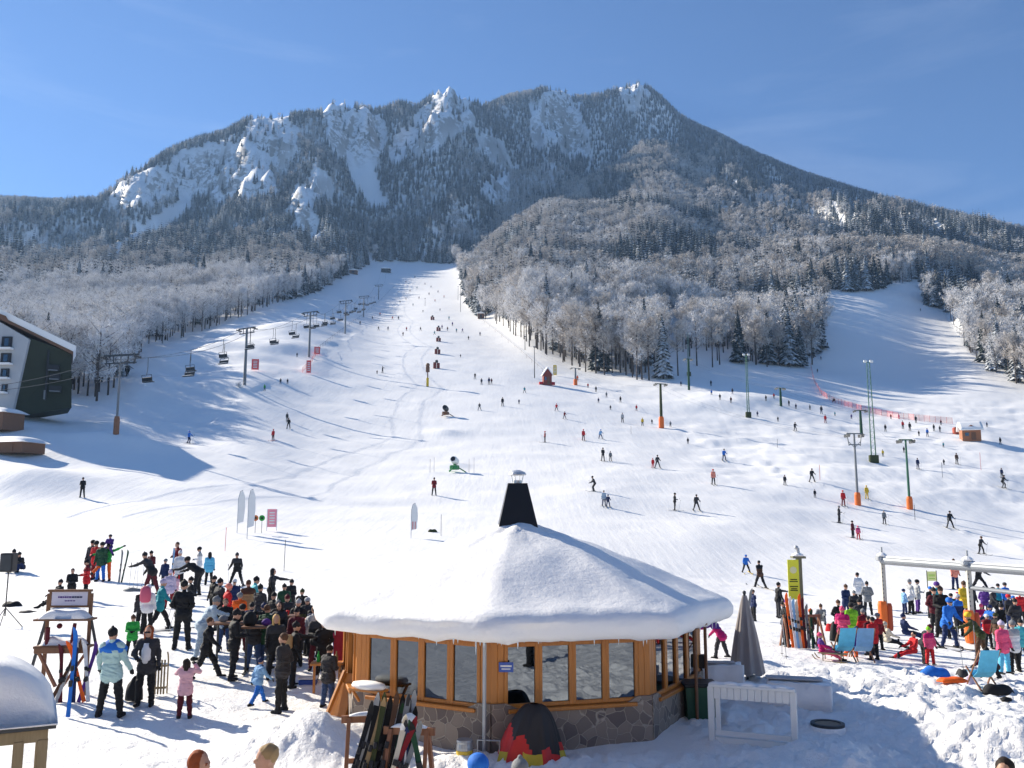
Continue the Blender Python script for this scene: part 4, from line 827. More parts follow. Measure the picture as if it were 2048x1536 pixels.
ss = MB(); ss.lathe([(.30, 1.02), (.34, 1.07), (.31, 1.12), (.18, 1.15)], 0, 14, Mf1 @ Matrix.Diagonal((1.15, .5, 1, 1))); ss.put('snow_cap', M_SOFT, so, sm=True)
sg = MB(); Mf2 = Matrix.Rotation(R(A0 + 45 + 3), 4, 'Z'); sg.box((.05, -PR * .985 - .01, 1.56), (.26, .02, .17), 0, 0, Mf2, bev=.005); sg.box((.05, -PR * .985 - .022, 1.58), (.2, .006, .03), 1, 0, Mf2); sg.box((.05, -PR * .985 - .022, 1.53), (.16, .006, .02), 1, 0, Mf2); sg.put('notice', [mat('blue_notice', (.05, .11, .42), .4), WHITEP], pav)
# ground litter line and things leaning round the bar
kg = empty('beer_keg', (W(930, 1492, 16.15).x, 16.0, .02), 0, 'steel beer keg with yellow bands at the foot of the stone wall', 'keg')
k1 = MB(); k1.lathe([(.13, 0), (.145, .03), (.125, .06), (.14, .1), (.14, .15)], 0, 16); k1.lathe([(.14, .232), (.14, .28), (.13, .34), (.14, .37), (.135, .4)], 0, 16); k1.put('barrel', STEEL, kg)
k2_ = MB(); k2_.lathe([(.141, .15), (.146, .19), (.141, .23)], 0, 16); k2_.put('band', mat('keg_yellow', (.65, .45, .05), .5), kg)
pf = MB(); q0, q1 = W(955, 1492, 15.95), W(990, 1492, 15.9); pf.tube([(q0.x, q0.y, 0), (q0.x, q0.y, .42), (q1.x + .08, q1.y, .42), (q1.x + .08, q1.y, 0)], .018, 0, 6); tag(pf.put('pipe_hoop', STEEL), 'low grey pipe hoop beside the keg at the stone wall', 'pipe')
# tarpaulin heap
TV, TF, TM = [], [], []; na, nr = 60, 22
for i in range(nr + 1):
    f_ = i / nr; z = 1.02 * (1 - f_ ** 1.7)
    for j in range(na):
        a = 2 * math.pi * j / na; fold = .05 * math.sin(a * 11 + f_ * 2) * f_ + .03 * math.sin(a * 23 + 5 * f_) * f_; r_ = (.08 + .52 * f_ ** .8) * (1 + fold * 1.6)
        TV.append((r_ * math.cos(a) + .06 * (1 - f_), r_ * .7 * math.sin(a), max(-.05, z + .04 * math.sin(a * 5 + f_ * 7) * f_)))
for i in range(nr):
    for j in range(na):
        TF.append((i * na + j, (i + 1) * na + j, (i + 1) * na + (j + 1) % na, i * na + (j + 1) % na)); a = 2 * math.pi * j / na; lim = .48 + .2 * math.sin(a * 1.0 + 2.4) + .05 * math.sin(a * 7); h_ = i / nr
        TM.append(0 if h_ < lim + .12 else (1 if h_ < .80 or (j % 12) < 6 else 2))
tp = W(1062, 1500, 15.95); o = link_obj('tarpaulin', raw_mesh('tarpaulin', TV, TF, [mat('black_tarp', (.022, .018, .018), .6, bump=.5, scale=9), mat('red_tarp', (.60, .02, .015), .45, noise=.25, bump=.5, scale=9), mat('yellow_tarp', (.60, .42, .03), .5)], TM, True), None, (tp.x, tp.y, 0)); tag(o, 'black tarpaulin with red and yellow hem draped over a heap at the stone wall', 'tarpaulin')
# flap board leaning on the door side
lb = MB(); a_, b2 = W(668, 1425, 18.6), W(700, 1335, 19.0); lb.bar((a_.x, a_.y, 0), (b2.x, b2.y, 1.0), .42, .05); lb.bar((a_.x - .25, a_.y, 0), (b2.x - .1, b2.y, 1.06), .06, .07); lb.bar((a_.x + .25, a_.y, 0), (b2.x + .16, b2.y, 1.06), .06, .07); tag(lb.put('wooden_flap', W_PINE), 'orange wooden flap leaning beside the bar door', 'flap')
cb = MB(); a_ = W(655, 1310, 20.4); cb.box((a_.x, a_.y, .98), (.72, .36, .05), 0, .1, bev=.01); cb.bar((a_.x - .28, a_.y, 0), (a_.x - .28, a_.y, .96), .05); cb.bar((a_.x + .28, a_.y, 0), (a_.x + .28, a_.y, .96), .05); tag(cb.put('bar_counter', W_PINE), 'small pine counter standing outside the bar door', 'counter')
for k_, (dx, col, lb_) in enumerate(((-.2, 'green', 'green bottle'), (.0, 'cream', 'cream cup'), (.2, 'tan', 'brown bottle'))):
    bt = MB(); bt.lathe([(.035, 0), (.038, .02), (.038, .13), (.015, .18), (.014, .23)] if k_ != 1 else [(.035, 0), (.045, .13)], 0, 10); tag(bt.put('bottle' if k_ != 1 else 'cup', cloth(col), None, (a_.x + dx, a_.y, 1.008)), lb_ + ' on the pine counter by the bar door', 'bottle' if k_ != 1 else 'cup')
bx = MB(); a_ = W(616, 1375, 21.2); bx.box((a_.x, a_.y, .27), (.40, .34, .50), 0, .1, bev=.03); bx.box((a_.x, a_.y, .535), (.43, .37, .035), 1, .1, bev=.01); tag(bx.put('cool_box', [mat('blue_plastic', (.015, .06, .33), .45), WHITEP]), 'blue upright box with white lid beside the pine counter', 'box')
rp = MB(); a_, b2 = W(668, 1300, 22.6), W(700, 1300, 22.3); rp.bar((a_.x, a_.y, .95), (b2.x, b2.y, .95), .03, .92); tag(rp.put('red_screen', RED), 'crimson windbreak screen at the back of the bar door', 'screen')
gp = MB(); a_, b2 = W(662, 1245, 22.9), W(700, 1245, 22.6); gp.bar((a_.x, a_.y, 1.62), (b2.x, b2.y, 1.62), .03, .36); gp.tube([(a_.x, a_.y, 0), (a_.x, a_.y, 1.8)], .03); tag(gp.put('grey_board', mat('grey_panel', (.38, .38, .33), .7, noise=.1)), 'grey board above the crimson screen by the bar', 'board')
# stand-up tables
def bar_table(u, v, y, L, lab, rz=0.0):
    p = W(u, v, y); g = ground(p.x, p.y); t = empty('stand_up_table', (p.x, p.y, g), rz, lab, 'table', 'stand-up tables by the snack bar')
    m1 = MB(); m1.box((0, 0, 1.08), (L, .5, .045), 0, bev=.01); m1.put('tabletop', W_DARK, t)
    for s_ in (-1, 1):
        l1 = MB(); l1.tube([(s_ * (L / 2 - .12), 0, 0), (s_ * (L / 2 - .12), 0, 1.06)], .028, 0, 8); l1.box((s_ * (L / 2 - .12), 0, .015), (.07, .46, .03), 0); l1.put('leg', DSTEEL, t)
    return t, p, g
t1 = bar_table(462, 1345, 22.6, .95, 'long stand-up table between the two black-clad people in the crowd', .15)
t2 = bar_table(512, 1352, 22.0, .75, 'shorter stand-up table just behind the blonde woman in black', .1)
t3 = bar_table(560, 1330, 23.6, .8, 'stand-up table at the back of the crowd nearest the snack bar', -.2)
for (t_, p, g), its in ((t1, ((-.25, 'grey', 'grey folded hat'), (.1, 'black', 'black gloves'), (.33, 'white', 'white cup'))), (t2, ((-.2, 'black', 'black rucksack'), (.2, 'purple', 'purple hat'))), (t3, ((-.2, 'cream', 'cream tray'), (.15, 'red', 'red mug')))):
    for dx, c, nm in its:
        k9 = MB(); 
        if 'cup' in nm or 'mug' in nm: k9.lathe([(.035, 0), (.045, .11)], 0, 10)
        elif 'tray' in nm: k9.box((0, 0, .012), (.34, .24, .024), 0, bev=.006)
        else: k9.lathe([(.06, 0), (.11, .03), (.12, .09), (.07, .15), (.01, .17)] if 'ruck' not in nm else [(.12, 0), (.17, .08), (.16, .22), (.08, .32), (.01, .34)], 0, 12, Matrix.Diagonal((1, .75, 1, 1)))
        tag(k9.put(nm.replace('grey folded ', '').replace('white ', '').replace('black ', '').replace('purple ', '').replace('cream ', '').replace('red ', ''), cloth(c), None, (p.x + dx, p.y, g + 1.104), sm='cup' not in nm), nm + ' lying on the ' + {0: 'long', 1: 'shorter', 2: 'rearmost'}[[t1[0], t2[0], t3[0]].index(t_)] + ' stand-up table', nm.split()[-1])
# ---- snowy shed in the near corner
shd = empty('snowy_shed', (W(84, 1500, 10.6).x, 10.6, 0), R(4), 'open timber shelter with a deep rounded snow roof and plank stair side', 'shelter'); shd.rotation_euler.z = R(28)
def shroof(u, v):
    x = .14 - 3.2 * u; y = -.15 + 1.5 * v; ex = min(1, (.14 - x) / .8); ey = min(1, min(v * 1.5, (1 - v) * 1.5) / .4)
    zt = 1.90 + .68 * (1 - (1 - ex) ** 2.2) ** .6 * (1 - (1 - ey) ** 2.5) ** .5 + .04 * float(fbm(np.array([x * 1.5]), np.array([y * 1.5]), 2, 3)[0]); return (x, y, zt, 1.90)
snow_lump('snow_cover', shroof, 44, 26, M_SOFT, shd)
b = MB(); b.box((-1.45, .6, 1.868), (3.15, 1.46, .055), 0); b.put('roof_board', DSTEEL, shd)
for nm, x, y in (('post', .0, 0.0), ('post', -.24, .0), ('post', .0, 1.1), ('post', -2.6, 0)):
    b = MB(); b.box((x, y, .82), (.11, .11, 1.8), 0, bev=.01); b.put(nm, W_GREY, shd)
b = MB(); b.box((-1.45, -.0, 1.76), (3.0, .09, .14), 0, bev=.01); b.box((-.0, .6, 1.76), (.09, 1.0, .14), 0, bev=.01); b.put('lintel', W_GREY, shd)
b = MB(); b.bar((-1.4, .07, 1.93), (-.22, .07, .62), .10, .08); b.bar((-1.4, .17, 1.93), (-.22, .17, .62), .05, .05); b.put('handrail', wood_mat('pale_rail', (.5, .38, .16), (.66, .54, .30)), shd)
b = MB()
for k_ in range(13):
    x = -1.42 + k_ * .098; zt = 1.87 + (x + 1.4) * -1.11; b.box((x, .12, (zt - .06) / 2 - .3), (.09, .025, max(.2, zt - .06 + .6)), 0, bev=.004)
b.put('planking', W_PLANK, shd)
sc_ = MB(); p = W(62, 1500, 10.2); sc_.tube([(p.x, p.y, 1.18), (p.x + .05, p.y - .02, 1.0), (p.x + .13, p.y - .03, .8)], [.03, .05, .04], 0, 8); tag(sc_.put('scarf', cloth('pink'), sm=True), 'pink cloth hanging at the foot of the near timber posts', 'scarf')
# ---- ski kiosk with sign
kp = W(126, 1400, 20.2); kk_ = empty('ski_stand', (kp.x, kp.y, ground(kp.x, kp.y)), R(3), 'brown timber ski stand with white signboard and snow-laden roof', 'ski stand')
for x in (-.46, .46):
    b = MB(); b.box((x, 0, 1.1), (.07, .07, 2.2), 0, bev=.008); b.put('post', W_DARK, kk_)
    b = MB(); b.bar((x, .0, 1.75), (x * 1.9, .05, .0), .05); b.put('strut', DSTEEL, kk_)
b = MB(); b.box((0, -.01, 2.09), (.78, .035, .30), 0); sb = b.put('signboard', mat('lilac_board', (.58, .56, .66), .5), kk_)
b = MB(); b.box((0, -.01, 2.262), (.94, .1, .05), 0); b.box((0, -.01, 1.915), (.9, .06, .045), 0); b.box((-.42, -.01, 2.09), (.05, .06, .32), 0); b.box((.42, -.01, 2.09), (.05, .06, .32), 0); b.put('sign_frame', W_DARK, kk_)
b = MB(); x = -.25
for w_ in (.03, .05, .025, .04, .03, .05): b.box((x + w_ / 2, -.031, 2.12), (w_, .006, .035), 0); x += w_ + .012
for w_ in (.05, .04, .06, .05): b.box((x + w_ / 2, -.031, 2.12), (w_, .006, .035), 1); x += w_ + .008
for q_ in range(4): b.box((-.08 + q_ * .06, -.031, 2.04), (.045, .006, .022), 0)
b.put('lettering', [cloth('purple'), cloth('navy')], sb)
b = MB(); b.box((0, -.16, 1.66), (1.2, .42, .04), 0); b.put('roof', W_DARK, kk_)
snow_lump('snow_cover', lambda u, v: ((u - .5) * 1.02, -.36 + .4 * v, 1.68 + .17 * (1 - abs(2 * u - 1) ** 5) * (1 - abs(2 * v - 1) ** 4) ** .7 + .02 * math.sin(u * 9), 1.68), 24, 12, M_SOFT, kk_)
snow_lump('snow_cover', lambda u, v: ((u - .5) * .95, -.3 + .35 * v, 1.12 + (.16 + .05 * math.sin(u * 7 + 1)) * (1 - abs(2 * u - 1) ** 4) * (1 - abs(2 * v - 1) ** 4) ** .7, 1.12), 24, 12, M_SOFT, kk_)
b = MB(); b.box((0, -.16, 1.08), (1.15, .36, .05), 0); b.box((0, -.33, 1.02), (1.1, .04, .13), 0, bev=.01); b.put('shelf', W_DARK, kk_)
for s_, x in ((1, -.5), (-1, .5)):
    b = MB(); b.bar((x, -.2, .95), (x * .15, -.25, .25), .07, .05); b.put('brace', W_RACK, kk_)
b = MB(); b.tube([(-.32, -.25, 1.12), (-.3, -.3, 1.5)], .05, 0, 7); b.ball((-.1, -.2, 1.52), .06, 0); b.tube([(.2, -.25, 1.14), (.26, -.28, 1.58)], .04, 0, 7); b.put('hanging_gear', cloth('maroon'), kk_)
def lean_ski(u, v, y, top, col, lab, grp, dx=0.0, dy=.25, L=1.62, poles=False):
    a = W(u, v, y); g = ground(a.x, a.y) if y > 16 else 0.0; p0 = Vector((a.x, a.y, g)); d = Vector((dx, dy, 0)); d.z = math.sqrt(max(.1, L * L - dx * dx - dy * dy)); d.normalize()
    o = link_obj('ski' if not poles else 'ski_pole', SKI if not poles else POLE, None); Y_ = d; X_ = Vector((1, 0, 0)); X_ = (X_ - Y_ * X_.dot(Y_)).normalized(); Z_ = X_.cross(Y_)
    if not poles: Mx = Matrix((X_, Y_, Z_)).transposed().to_4x4(); Mx = Matrix.Translation(p0 + d * .80 * L / 1.68) @ Mx @ Matrix.Diagonal((.8, L / 1.68, 1.1, 1)); shade(o, 0, cloth(col))
    else: Mx = Matrix((X_, -Z_, Y_)).transposed().to_4x4(); Mx = Matrix.Translation(p0) @ Mx
    o.matrix_world = Mx; return tag(o, lab, 'ski' if not poles else 'ski pole', grp)
lean_ski(137, 1432, 18.6, 0, 'blue', 'tall blue ski standing upright in front of the ski stand', 'skis at the ski stand', .0, .12, 1.75)
for k_, (u, c, dx, L) in enumerate(((100, 'brown', .5, 1.4), (112, 'silver', .28, 1.3), (122, 'maroon', -.2, 1.2), (148, 'navy', -.15, 1.3), (158, 'purple', .2, 1.25), (170, 'orange', -.55, 1.35), (178, 'white', -.3, 1.3))):
    lean_ski(u, 1400, 19.6, 0, c, '%s ski propped under the ski stand shelf, %s from its left end' % (c, ordn(k_)), 'skis at the ski stand', dx, .3, L)
# ---- near ski racks
def rack(u, y, lab, w=.9, rz=0.0, hh=1.05):
    p = W(u, 1500, y); r_ = empty('ski_rack', (p.x, p.y, 0), rz, lab, 'ski rack', 'wooden ski racks in front of the snack bar')
    b = MB(); b.bar((-w / 2 - .12, 0, hh), (w / 2 + .12, 0, hh), .06, .11); b.bar((-w / 2, .0, .42), (w / 2, .0, .42), .05, .07); b.put('rail', W_RACK, r_)
    for s_ in (-1, 1):
        for t_ in (-1, 1):
            b = MB(); b.bar((s_ * w / 2, .04 * t_, hh + .02), (s_ * (w / 2 + .04), .42 * t_, -.05), .055, .075); b.put('leg', W_RACK, r_)
    sc2 = snow_lump('snow_cover', lambda a, c: ((a - .5) * w, (c - .5) * .1, hh + .055 + .05 * (1 - abs(2 * a - 1) ** 4) * (1 - abs(2 * c - 1) ** 4) ** .7, hh + .05), 14, 6, M_SOFT, r_)
    return r_
rack(818, 14.0, 'brown A-frame ski rack nearest the stone wall, its top board bare', .55, R(-8), 1.02)
rack(748, 14.7, 'brown ski rack packed with dark skis at the snack bar corner', .8, R(10), 1.05)
cols_ = ['black', 'silver', 'charcoal', 'black', 'tan', 'black', 'grey', 'charcoal', 'olive', 'black', 'silver', 'black', 'brown', 'charcoal', 'white', 'black', 'grey', 'darkgreen', 'black', 'silver', 'charcoal', 'black']
for k_, c in enumerate(cols_):
    lean_ski(684 + k_ * 5.4, 1560, 13.6 + .07 * (k_ % 4), 0, c, '%s ski on the packed rack at the bar corner, %s from the left' % (cn(c), ordn(k_)), 'skis leaning on the near racks', .34 - .008 * k_ + .07 * math.sin(k_ * 2.1), .62, 1.52 + .12 * math.sin(k_ * 1.7))
for k_, (u, c, dx, L) in enumerate(((748, 'darkred', .55, 1.45), (762, 'cream', .30, 1.4), (788, 'charcoal', .12, 1.3), (866, 'darkgreen', -.38, 1.35), (856, 'black', -.28, 1.3), (800, 'navy', .05, 1.2), (776, 'grey', .42, 1.35), (812, 'white', -.1, 1.25))):
    lean_ski(u, 1550, 13.2, 0, c, '%s ski propped against the A-frame rack beside the stone wall' % c, 'skis leaning on the near racks', dx, .45, L)
hp_ = MB(); hp_.lathe([(.10, 0), (.16, .04), (.17, .12), (.13, .2), (.05, .26), (.01, .27)], 0, 16, Matrix.Diagonal((1, .85, 1, 1))); p = W(818, 1500, 14.0); hp_.v = [(x * .7, y_ * .7, z_ * .7) for x, y_, z_ in hp_.v]; tag(hp_.put('helmet', WHITEP, None, (p.x, p.y, 1.09), sm=True), 'white ski helmet resting on the A-frame rack', 'helmet')
# ---- loudspeaker on tripod
p = at(8, 1255); sp_ = empty('speaker_stand', p, 0, 'thin black tripod stand carrying the loudspeaker by the crowd', 'stand'); b = MB(); b.tube([(0, 0, .35), (0, 0, 1.75)], .02); b.put('pole', BLACK, sp_)
for k_ in range(3):
    b = MB(); a = k_ * 2.1 + .2; b.tube([(0, 0, .62), (.55 * math.cos(a), .55 * math.sin(a), 0)], .014); b.put('leg', BLACK, sp_)
b = MB(); b.box((0, 0, .30), (.42, .34, .60), 0, bev=.03); b.box((0, -.172, .30), (.34, .01, .5), 1); tag(b.put('loudspeaker', [BLACK, DSTEEL], None, (p.x - .02, p.y, p.z + 1.76)), 'black loudspeaker box on the tripod by the crowd', 'loudspeaker')
# ---- closed parasol, bins, white frame, pits, snow blocks
p = W(1495, 1357, 21.6); pz = ground(p.x, p.y); ps = empty('parasol', (p.x, p.y, pz), 0, 'closed grey-brown parasol standing beside the snack bar', 'parasol'); PV, PF = [], []; na, nr = 64, 16
for i in range(nr + 1):
    f_ = i / nr; z = 1.93 - 1.78 * f_; 
    for j in range(na): a = 2 * math.pi * j / na; r_ = (.05 + .32 * f_ ** .8) * (1 + .16 * math.cos(a * 8) * min(1, f_ * 2) + .05 * math.sin(a * 19)); PV.append((r_ * math.cos(a), r_ * math.sin(a) * .8, z + .03 * math.sin(a * 8) * f_))
for i in range(nr):
    for j in range(na): PF.append((i * na + j, (i + 1) * na + j, (i + 1) * na + (j + 1) % na, i * na + (j + 1) % na))
link_obj('canopy', raw_mesh('canopy', PV, PF, [mat('parasol_cloth', (.31, .28, .27), .85, noise=.2, scale=3)], None, True), ps); b = MB(); b.tube([(0, 0, -.1), (0, 0, 2.0)], .03); b.ball((0, 0, 2.0), .045); b.put('pole', DSTEEL, ps)
p = W(1400, 1440, 18.6); b = MB(); b.prism([(-.27, 0), (.27, 0), (.32, .82), (-.32, .82)], -.28, .28); lid = MB(); bn = empty('waste_bin', (p.x, p.y, .02), 0, 'dark green waste bin with black lid beside the snack bar corner', 'bin'); b.put('body', mat('bin_green', (.012, .07, .035), .45, noise=.2), bn); lid.box((0, 0, .86), (.70, .62, .07), 0, bev=.02); lid.put('lid', BLACK, bn)
p = W(1378, 1310, 19.8); b = MB(); b.box((0, 0, .14), (.24, .2, .28), 0, bev=.02); b.tube([(0, 0, -.9), (0, 0, 0)], .03); tag(b.put('lantern_box', BLACK, None, (p.x + .25, p.y, .98)), 'small black box on a post behind the snack bar corner', 'box')
wf = empty('menu_frame', (W(1506, 1480, 16.6).x, 16.6, .0), R(-22), 'white wooden frame with slatted top rail and open window standing in snow', 'frame')
for x in (-.72, .72): b = MB(); b.box((x, 0, .52), (.11, .11, 1.24), 0, bev=.008); b.put('post', WHITEP, wf)
b = MB(); b.box((0, -.02, 1.17), (1.5, .16, .05), 0, bev=.006)
for k_ in range(11): b.box((-.6 + k_ * .12, -.05, 1.04), (.109, .03, .2), 0, bev=.004)
b.put('slatted_rail', WHITEP, wf); b = MB(); b.box((0, 0, .34), (1.32, .05, .09), 0); b.box((0, 0, .14), (1.32, .04, .26), 0, bev=.006); b.box((-.6, 0, .66), (.08, .05, .56), 0); b.put('lower_board', WHITEP, wf)
snow_lump('snow_cover', lambda u, v: ((u - .5) * 1.5, (v - .5) * .16, 1.2 + .035 * (1 - abs(2 * u - 1) ** 5) * (1 - abs(2 * v - 1) ** 4) ** .7 + .01 * math.sin(u * 31), 1.196), 30, 6, M_SOFT, wf)
def pit(u, v, y, r_, h, lab):
    p = W(u, v, y); o = empty('fire_barrel', (p.x, p.y, -.05), 0, lab, 'barrel'); b = MB(); b.lathe([(r_ * 1.25, 0), (r_ * 1.15, h * .6), (r_ * 1.02, h), (r_ * .9, h)], 0, 28); b.put('snow_ring', M_SOFT, o, sm=False); b = MB(); b.lathe([(r_ * 1.04, h - .06), (r_ * 1.04, h + .03), (r_ * .80, h + .03), (r_ * .80, h - .04)], 0, 28); b.put('rim', DSTEEL, o); b = MB(); b.lathe([(r_ * .79, h - .01), (r_ * .79, h + .012)], 0, 24); b.put('ash_plate', W_PLANK, o)
pit(1655, 1445, 17.6, .30, .36, 'round dark-rimmed fire barrel packed in snow beyond the white frame')
def block(u, v, y, w, d_, h, rz, lab, slab=True):
    p = W(u, v, y); g = ground(p.x, p.y) - .1; o = empty('snow_counter', (p.x, p.y, g), rz, lab, 'snow block', 'cut snow counters beside the snack bar')
    link_ = snow_lump('block', lambda a, c: ((a - .5) * w * (1 + .05 * math.sin(c * 9)), (c - .5) * d_ * (1 + .05 * math.sin(a * 7)), h + .05 * float(fbm(np.array([a * 5. + u]), np.array([c * 4.]), 3, 5)[0]), 0), 30, 16, M_SOFT, o)
    if slab: b = MB(); b.box((-.1, 0, h + .045), (w * .92, d_ * .4, .04), 0, R(2), bev=.01); b.put('slab', mat('grey_slab', (.22, .22, .23), .8, noise=.4, vary=(.6, .6, .62), scale=3), o)
block(1600, 1420, 19.4, 1.25, .8, .62, R(-18), 'broad cut-snow counter with a grey slab on top behind the white frame'); block(1435, 1372, 20.9, 1.1, .5, .62, R(-4), 'cut-snow counter between the snack bar corner and the closed parasol')
PYL0 = mat('grey_tube', (.27, .29, .31), .5, .3, noise=.15, scale=2)
# ---- drag-lift station frame on the right
ga = at(1773, 1268); gb = at(1947, 1288); gs = empty('lift_gate', ga, 0, 'long steel drag-lift portal with padded orange posts over the crowd', 'lift portal'); zt = 2.72
tb = lambda p_, z: (p_.x - ga.x, p_.y - ga.y, z)
gc = gb + (gb - ga) * .95; gc.z = ga.z
for p_ in (ga, gb):
    b = MB(); b.box(tb(p_, 1.35), (.15, .15, 2.8), 0, bev=.01)
    for q_ in range(12): b.box((p_.x - ga.x - .045, p_.y - ga.y - .078, .9 + q_ * .15), (.03, .004, .05), 1)
    po_ = b.put('post', [mat('pale_post', (.52, .50, .44), .6, noise=.1), DSTEEL], gs); b = MB()
    b.lathe([(.14, 0), (.17, .1), (.17, .95), (.14, 1.08)], 0, 14, None, (p_.x - ga.x - .1, p_.y - ga.y - .02, .12)); b.put('padding', ORANGE, gs); b = MB(); b.lathe([(.10, 0), (.12, .1), (.12, .9), (.09, 1.0)], 0, 12, None, (p_.x - ga.x + .15, p_.y - ga.y, .12)); b.put('padding', mat('rust_padding', (.42, .08, .03), .7), gs)
    b = MB(); b.box(tb(p_, zt + .05), (.42, .3, .16), 0, bev=.03); b.lathe([(.16, 0), (.2, .05), (.1, .13), (.01, .16)], 1, 12, None, tb(p_, zt + .13)); b.tube([tb(p_, zt + .25), tb(p_, zt + .48)], .04, 0, 8); b.put('head_gear', [STEEL, M_SOFT], gs)
b = MB(); b.tube([tb(ga, zt - .02), tb(gc, zt - .12)], .15, 0, 14); b.put('beam', PYL0, gs)
dv_ = (gc - ga).normalized(); Lb = (gc - ga).length; sd_ = Vector((-dv_.y, dv_.x, 0)); snow_lump('snow_cover', lambda u, v: tuple((dv_ * Lb * u + sd_ * (v - .5) * .16)[:2]) + (zt + .12 - .1 * u + .035 * (1 - abs(2 * v - 1) ** 3), zt + .09 - .1 * u), 60, 6, M_SOFT, gs)
b = MB(); b.tube([tb(gb, 1.95), tb(gb + (gc - gb) * 1.0, 1.85)], .07, 0, 10); b.put('lower_rail', PYL0, gs)
p = at(1600, 1288); yb = empty('banner_post', p, 0, 'grey post with a tall yellow vertical banner above the ski rack', 'banner post'); b = MB(); b.box((.1, .06, 1.35), (.16, .16, 2.9), 0, bev=.01); b.box((.08, .05, 2.72), (.42, .3, .07), 0); b.put('post', mat('olive_post', (.16, .16, .11), .6), yb); b = MB(); b.lathe([(.2, 0), (.18, .06), (.03, .12)], 0, 12, None, (.06, .03, 2.76)); b.put('snow_cover', M_SOFT, yb, sm=True)
b = MB(); b.box((-.13, -.06, 2.02), (.36, .02, 1.26), 0); ybn = b.put('banner', mat('yellow_banner', (.80, .80, .05), .5, noise=.05), yb); b = MB()
for z_, w_ in ((2.02, .22), (1.96, .26), (1.80, .26), (1.73, .2), (1.68, .24)): b.box((-.13, -.073, z_), (w_, .005, .032), 0)
b.lathe([(.11, 0), (.11, .005)], 1, 20, Matrix.Translation((-.13, -.071, 2.32)) @ Matrix.Rotation(R(90), 4, 'X')); b.put('lettering', [cloth('olive'), mat('pale_emblem', (.78, .78, .45), .6)], ybn); b = MB(); b.tube([(.08, .0, 2.8), (.06, 0, 3.02)], .06, 0, 8); b.ball((.02, 0, 3.03), .07); b.put('floodlight', STEEL, yb)
ra = empty('ski_rack', at(1606, 1296), R(8), 'crowded ski rack below the yellow banner', 'ski rack'); b = MB(); b.bar((-.6, 0, .95), (.6, 0, .95), .05, .08); b.put('rail', W_RACK, ra)
for s_ in (-1, 1): b = MB(); b.bar((s_ * .55, 0, .95), (s_ * .6, .3, 0), .05); b.bar((s_ * .55, 0, .95), (s_ * .6, -.3, 0), .05); b.put('leg', W_RACK, ra)
for k_, (u, c, L) in enumerate(((1586, 'orange', 1.6), (1592, 'white', 1.5), (1597, 'lightblue', 1.45), (1602, 'cream', 1.4), (1607, 'orange', 1.6), (1612, 'maroon', 1.5), (1618, 'grey', 1.3), (1626, 'darkgreen', 1.15))):
    q_ = at(u, 1296); o = lean_ski(u, 1290, q_.y - .25, 0, c, '%s ski leaning on the rack under the yellow banner, %s from left' % (cn(c), ordn(k_)), 'skis under the yellow banner', .02 * (k_ - 4), .3, L)
ys_ = at(1865, 1176); sgn = empty('piste_sign', ys_, 0, 'pale yellow board between two thin posts behind the drag-lift beam', 'sign')
for x in (-.32, .32): b = MB(); b.tube([(x, 0, 0), (x, 0, 1.15)], .028, 0, 6); b.put('post', cloth('olive'), sgn)
b = MB(); b.box((0, 0, .78), (.6, .02, .62), 0); sb2 = b.put('board', mat('lemon_board', (.70, .76, .30), .6), sgn); b = MB()
for z_ in (.86, .79, .62): b.box((0, -.013, z_), (.42, .005, .035), 0)
b.put('lettering', cloth('lime'), sb2)
# ---- piste-side equipment
def orient(p0, p1): return math.atan2(p1[1] - p0[1], p1[0] - p0[0])
PYL = mat('pylon_steel', (.20, .21, .22), .55, .4, noise=.25, scale=2)
def pylon(u, v, vt, arm, lab, grp, style='lift', foot=None, rz=0.0, col=None, y=None):
    p = at(u, v) if y is None else at_d(u, y, v); h = (v - vt) * p.y / F; o = empty('lift_pylon', p, rz, lab, 'lift pylon', grp); c = col or PYL; r0 = .32 if p.y > 110 else .16
    b = MB(); b.tube([(0, 0, -.5), (0, 0, h * .5), (0, 0, h)], [r0, r0 * .85, r0 * .65], 0, 10); b.put('mast', c, o)
    b = MB(); a = arm / 2
    if style == 'lift':
        b.bar((-a, 0, h - .1), (a, 0, h - .1), .22, .22); b.bar((-a * .9, 0, h - 1.1), (a * .9, 0, h - 1.1), .16, .16)
        for q_ in (-1, -.5, .5, 1): b.bar((a * .9 * q_, 0, h - .1), (a * .9 * q_ * .9, 0, h - 1.1), .1)
    elif style == 'frame':
        b.bar((-a, 0, h), (a, 0, h), .10, .14); b.bar((-a, 0, h), (-a * .75, 0, h - 1.5), .09); b.bar((a, 0, h), (a * .75, 0, h - 1.5), .09); b.bar((-a * .8, 0, h - 1.35), (a * .8, 0, h - 1.35), .08, .12); b.bar((-a * .8, 0, h - 1.0), (0, 0, h - 1.7), .06); b.bar((a * .8, 0, h - 1.0), (0, 0, h - 1.7), .06)
    else: b.bar((-a, 0, h - .05), (a, 0, h - .05), .13, .16)
    b.put('crossarm', c if style != 'lift' else DSTEEL, o)
    for s_ in (-1, 1):
        b = MB()
        for q_ in range(4): b.lathe([(.16, -.04), (.16, .04)], 0, 10, Matrix.Translation((s_ * a * .96, (q_ - 1.5) * .38, h - (.38 if style == 'lift' else .22))) @ Matrix.Rotation(R(90), 4, 'Y'))
        b.box((s_ * a * .96, 0, h - .42), (.06, 1.3, .1), 0); b.put('sheave_train', DSTEEL, o)
    if foot: b = MB(); fh = foot[1]; b.lathe([(r0 + .10, -.2), (r0 + .20, 0), (r0 + .2, fh * .8), (r0 + .12, fh)], 0, 14); b.put('padding', foot[0], o)
    return o, p, h
GL = 'chairlift pylons along the left of the piste'
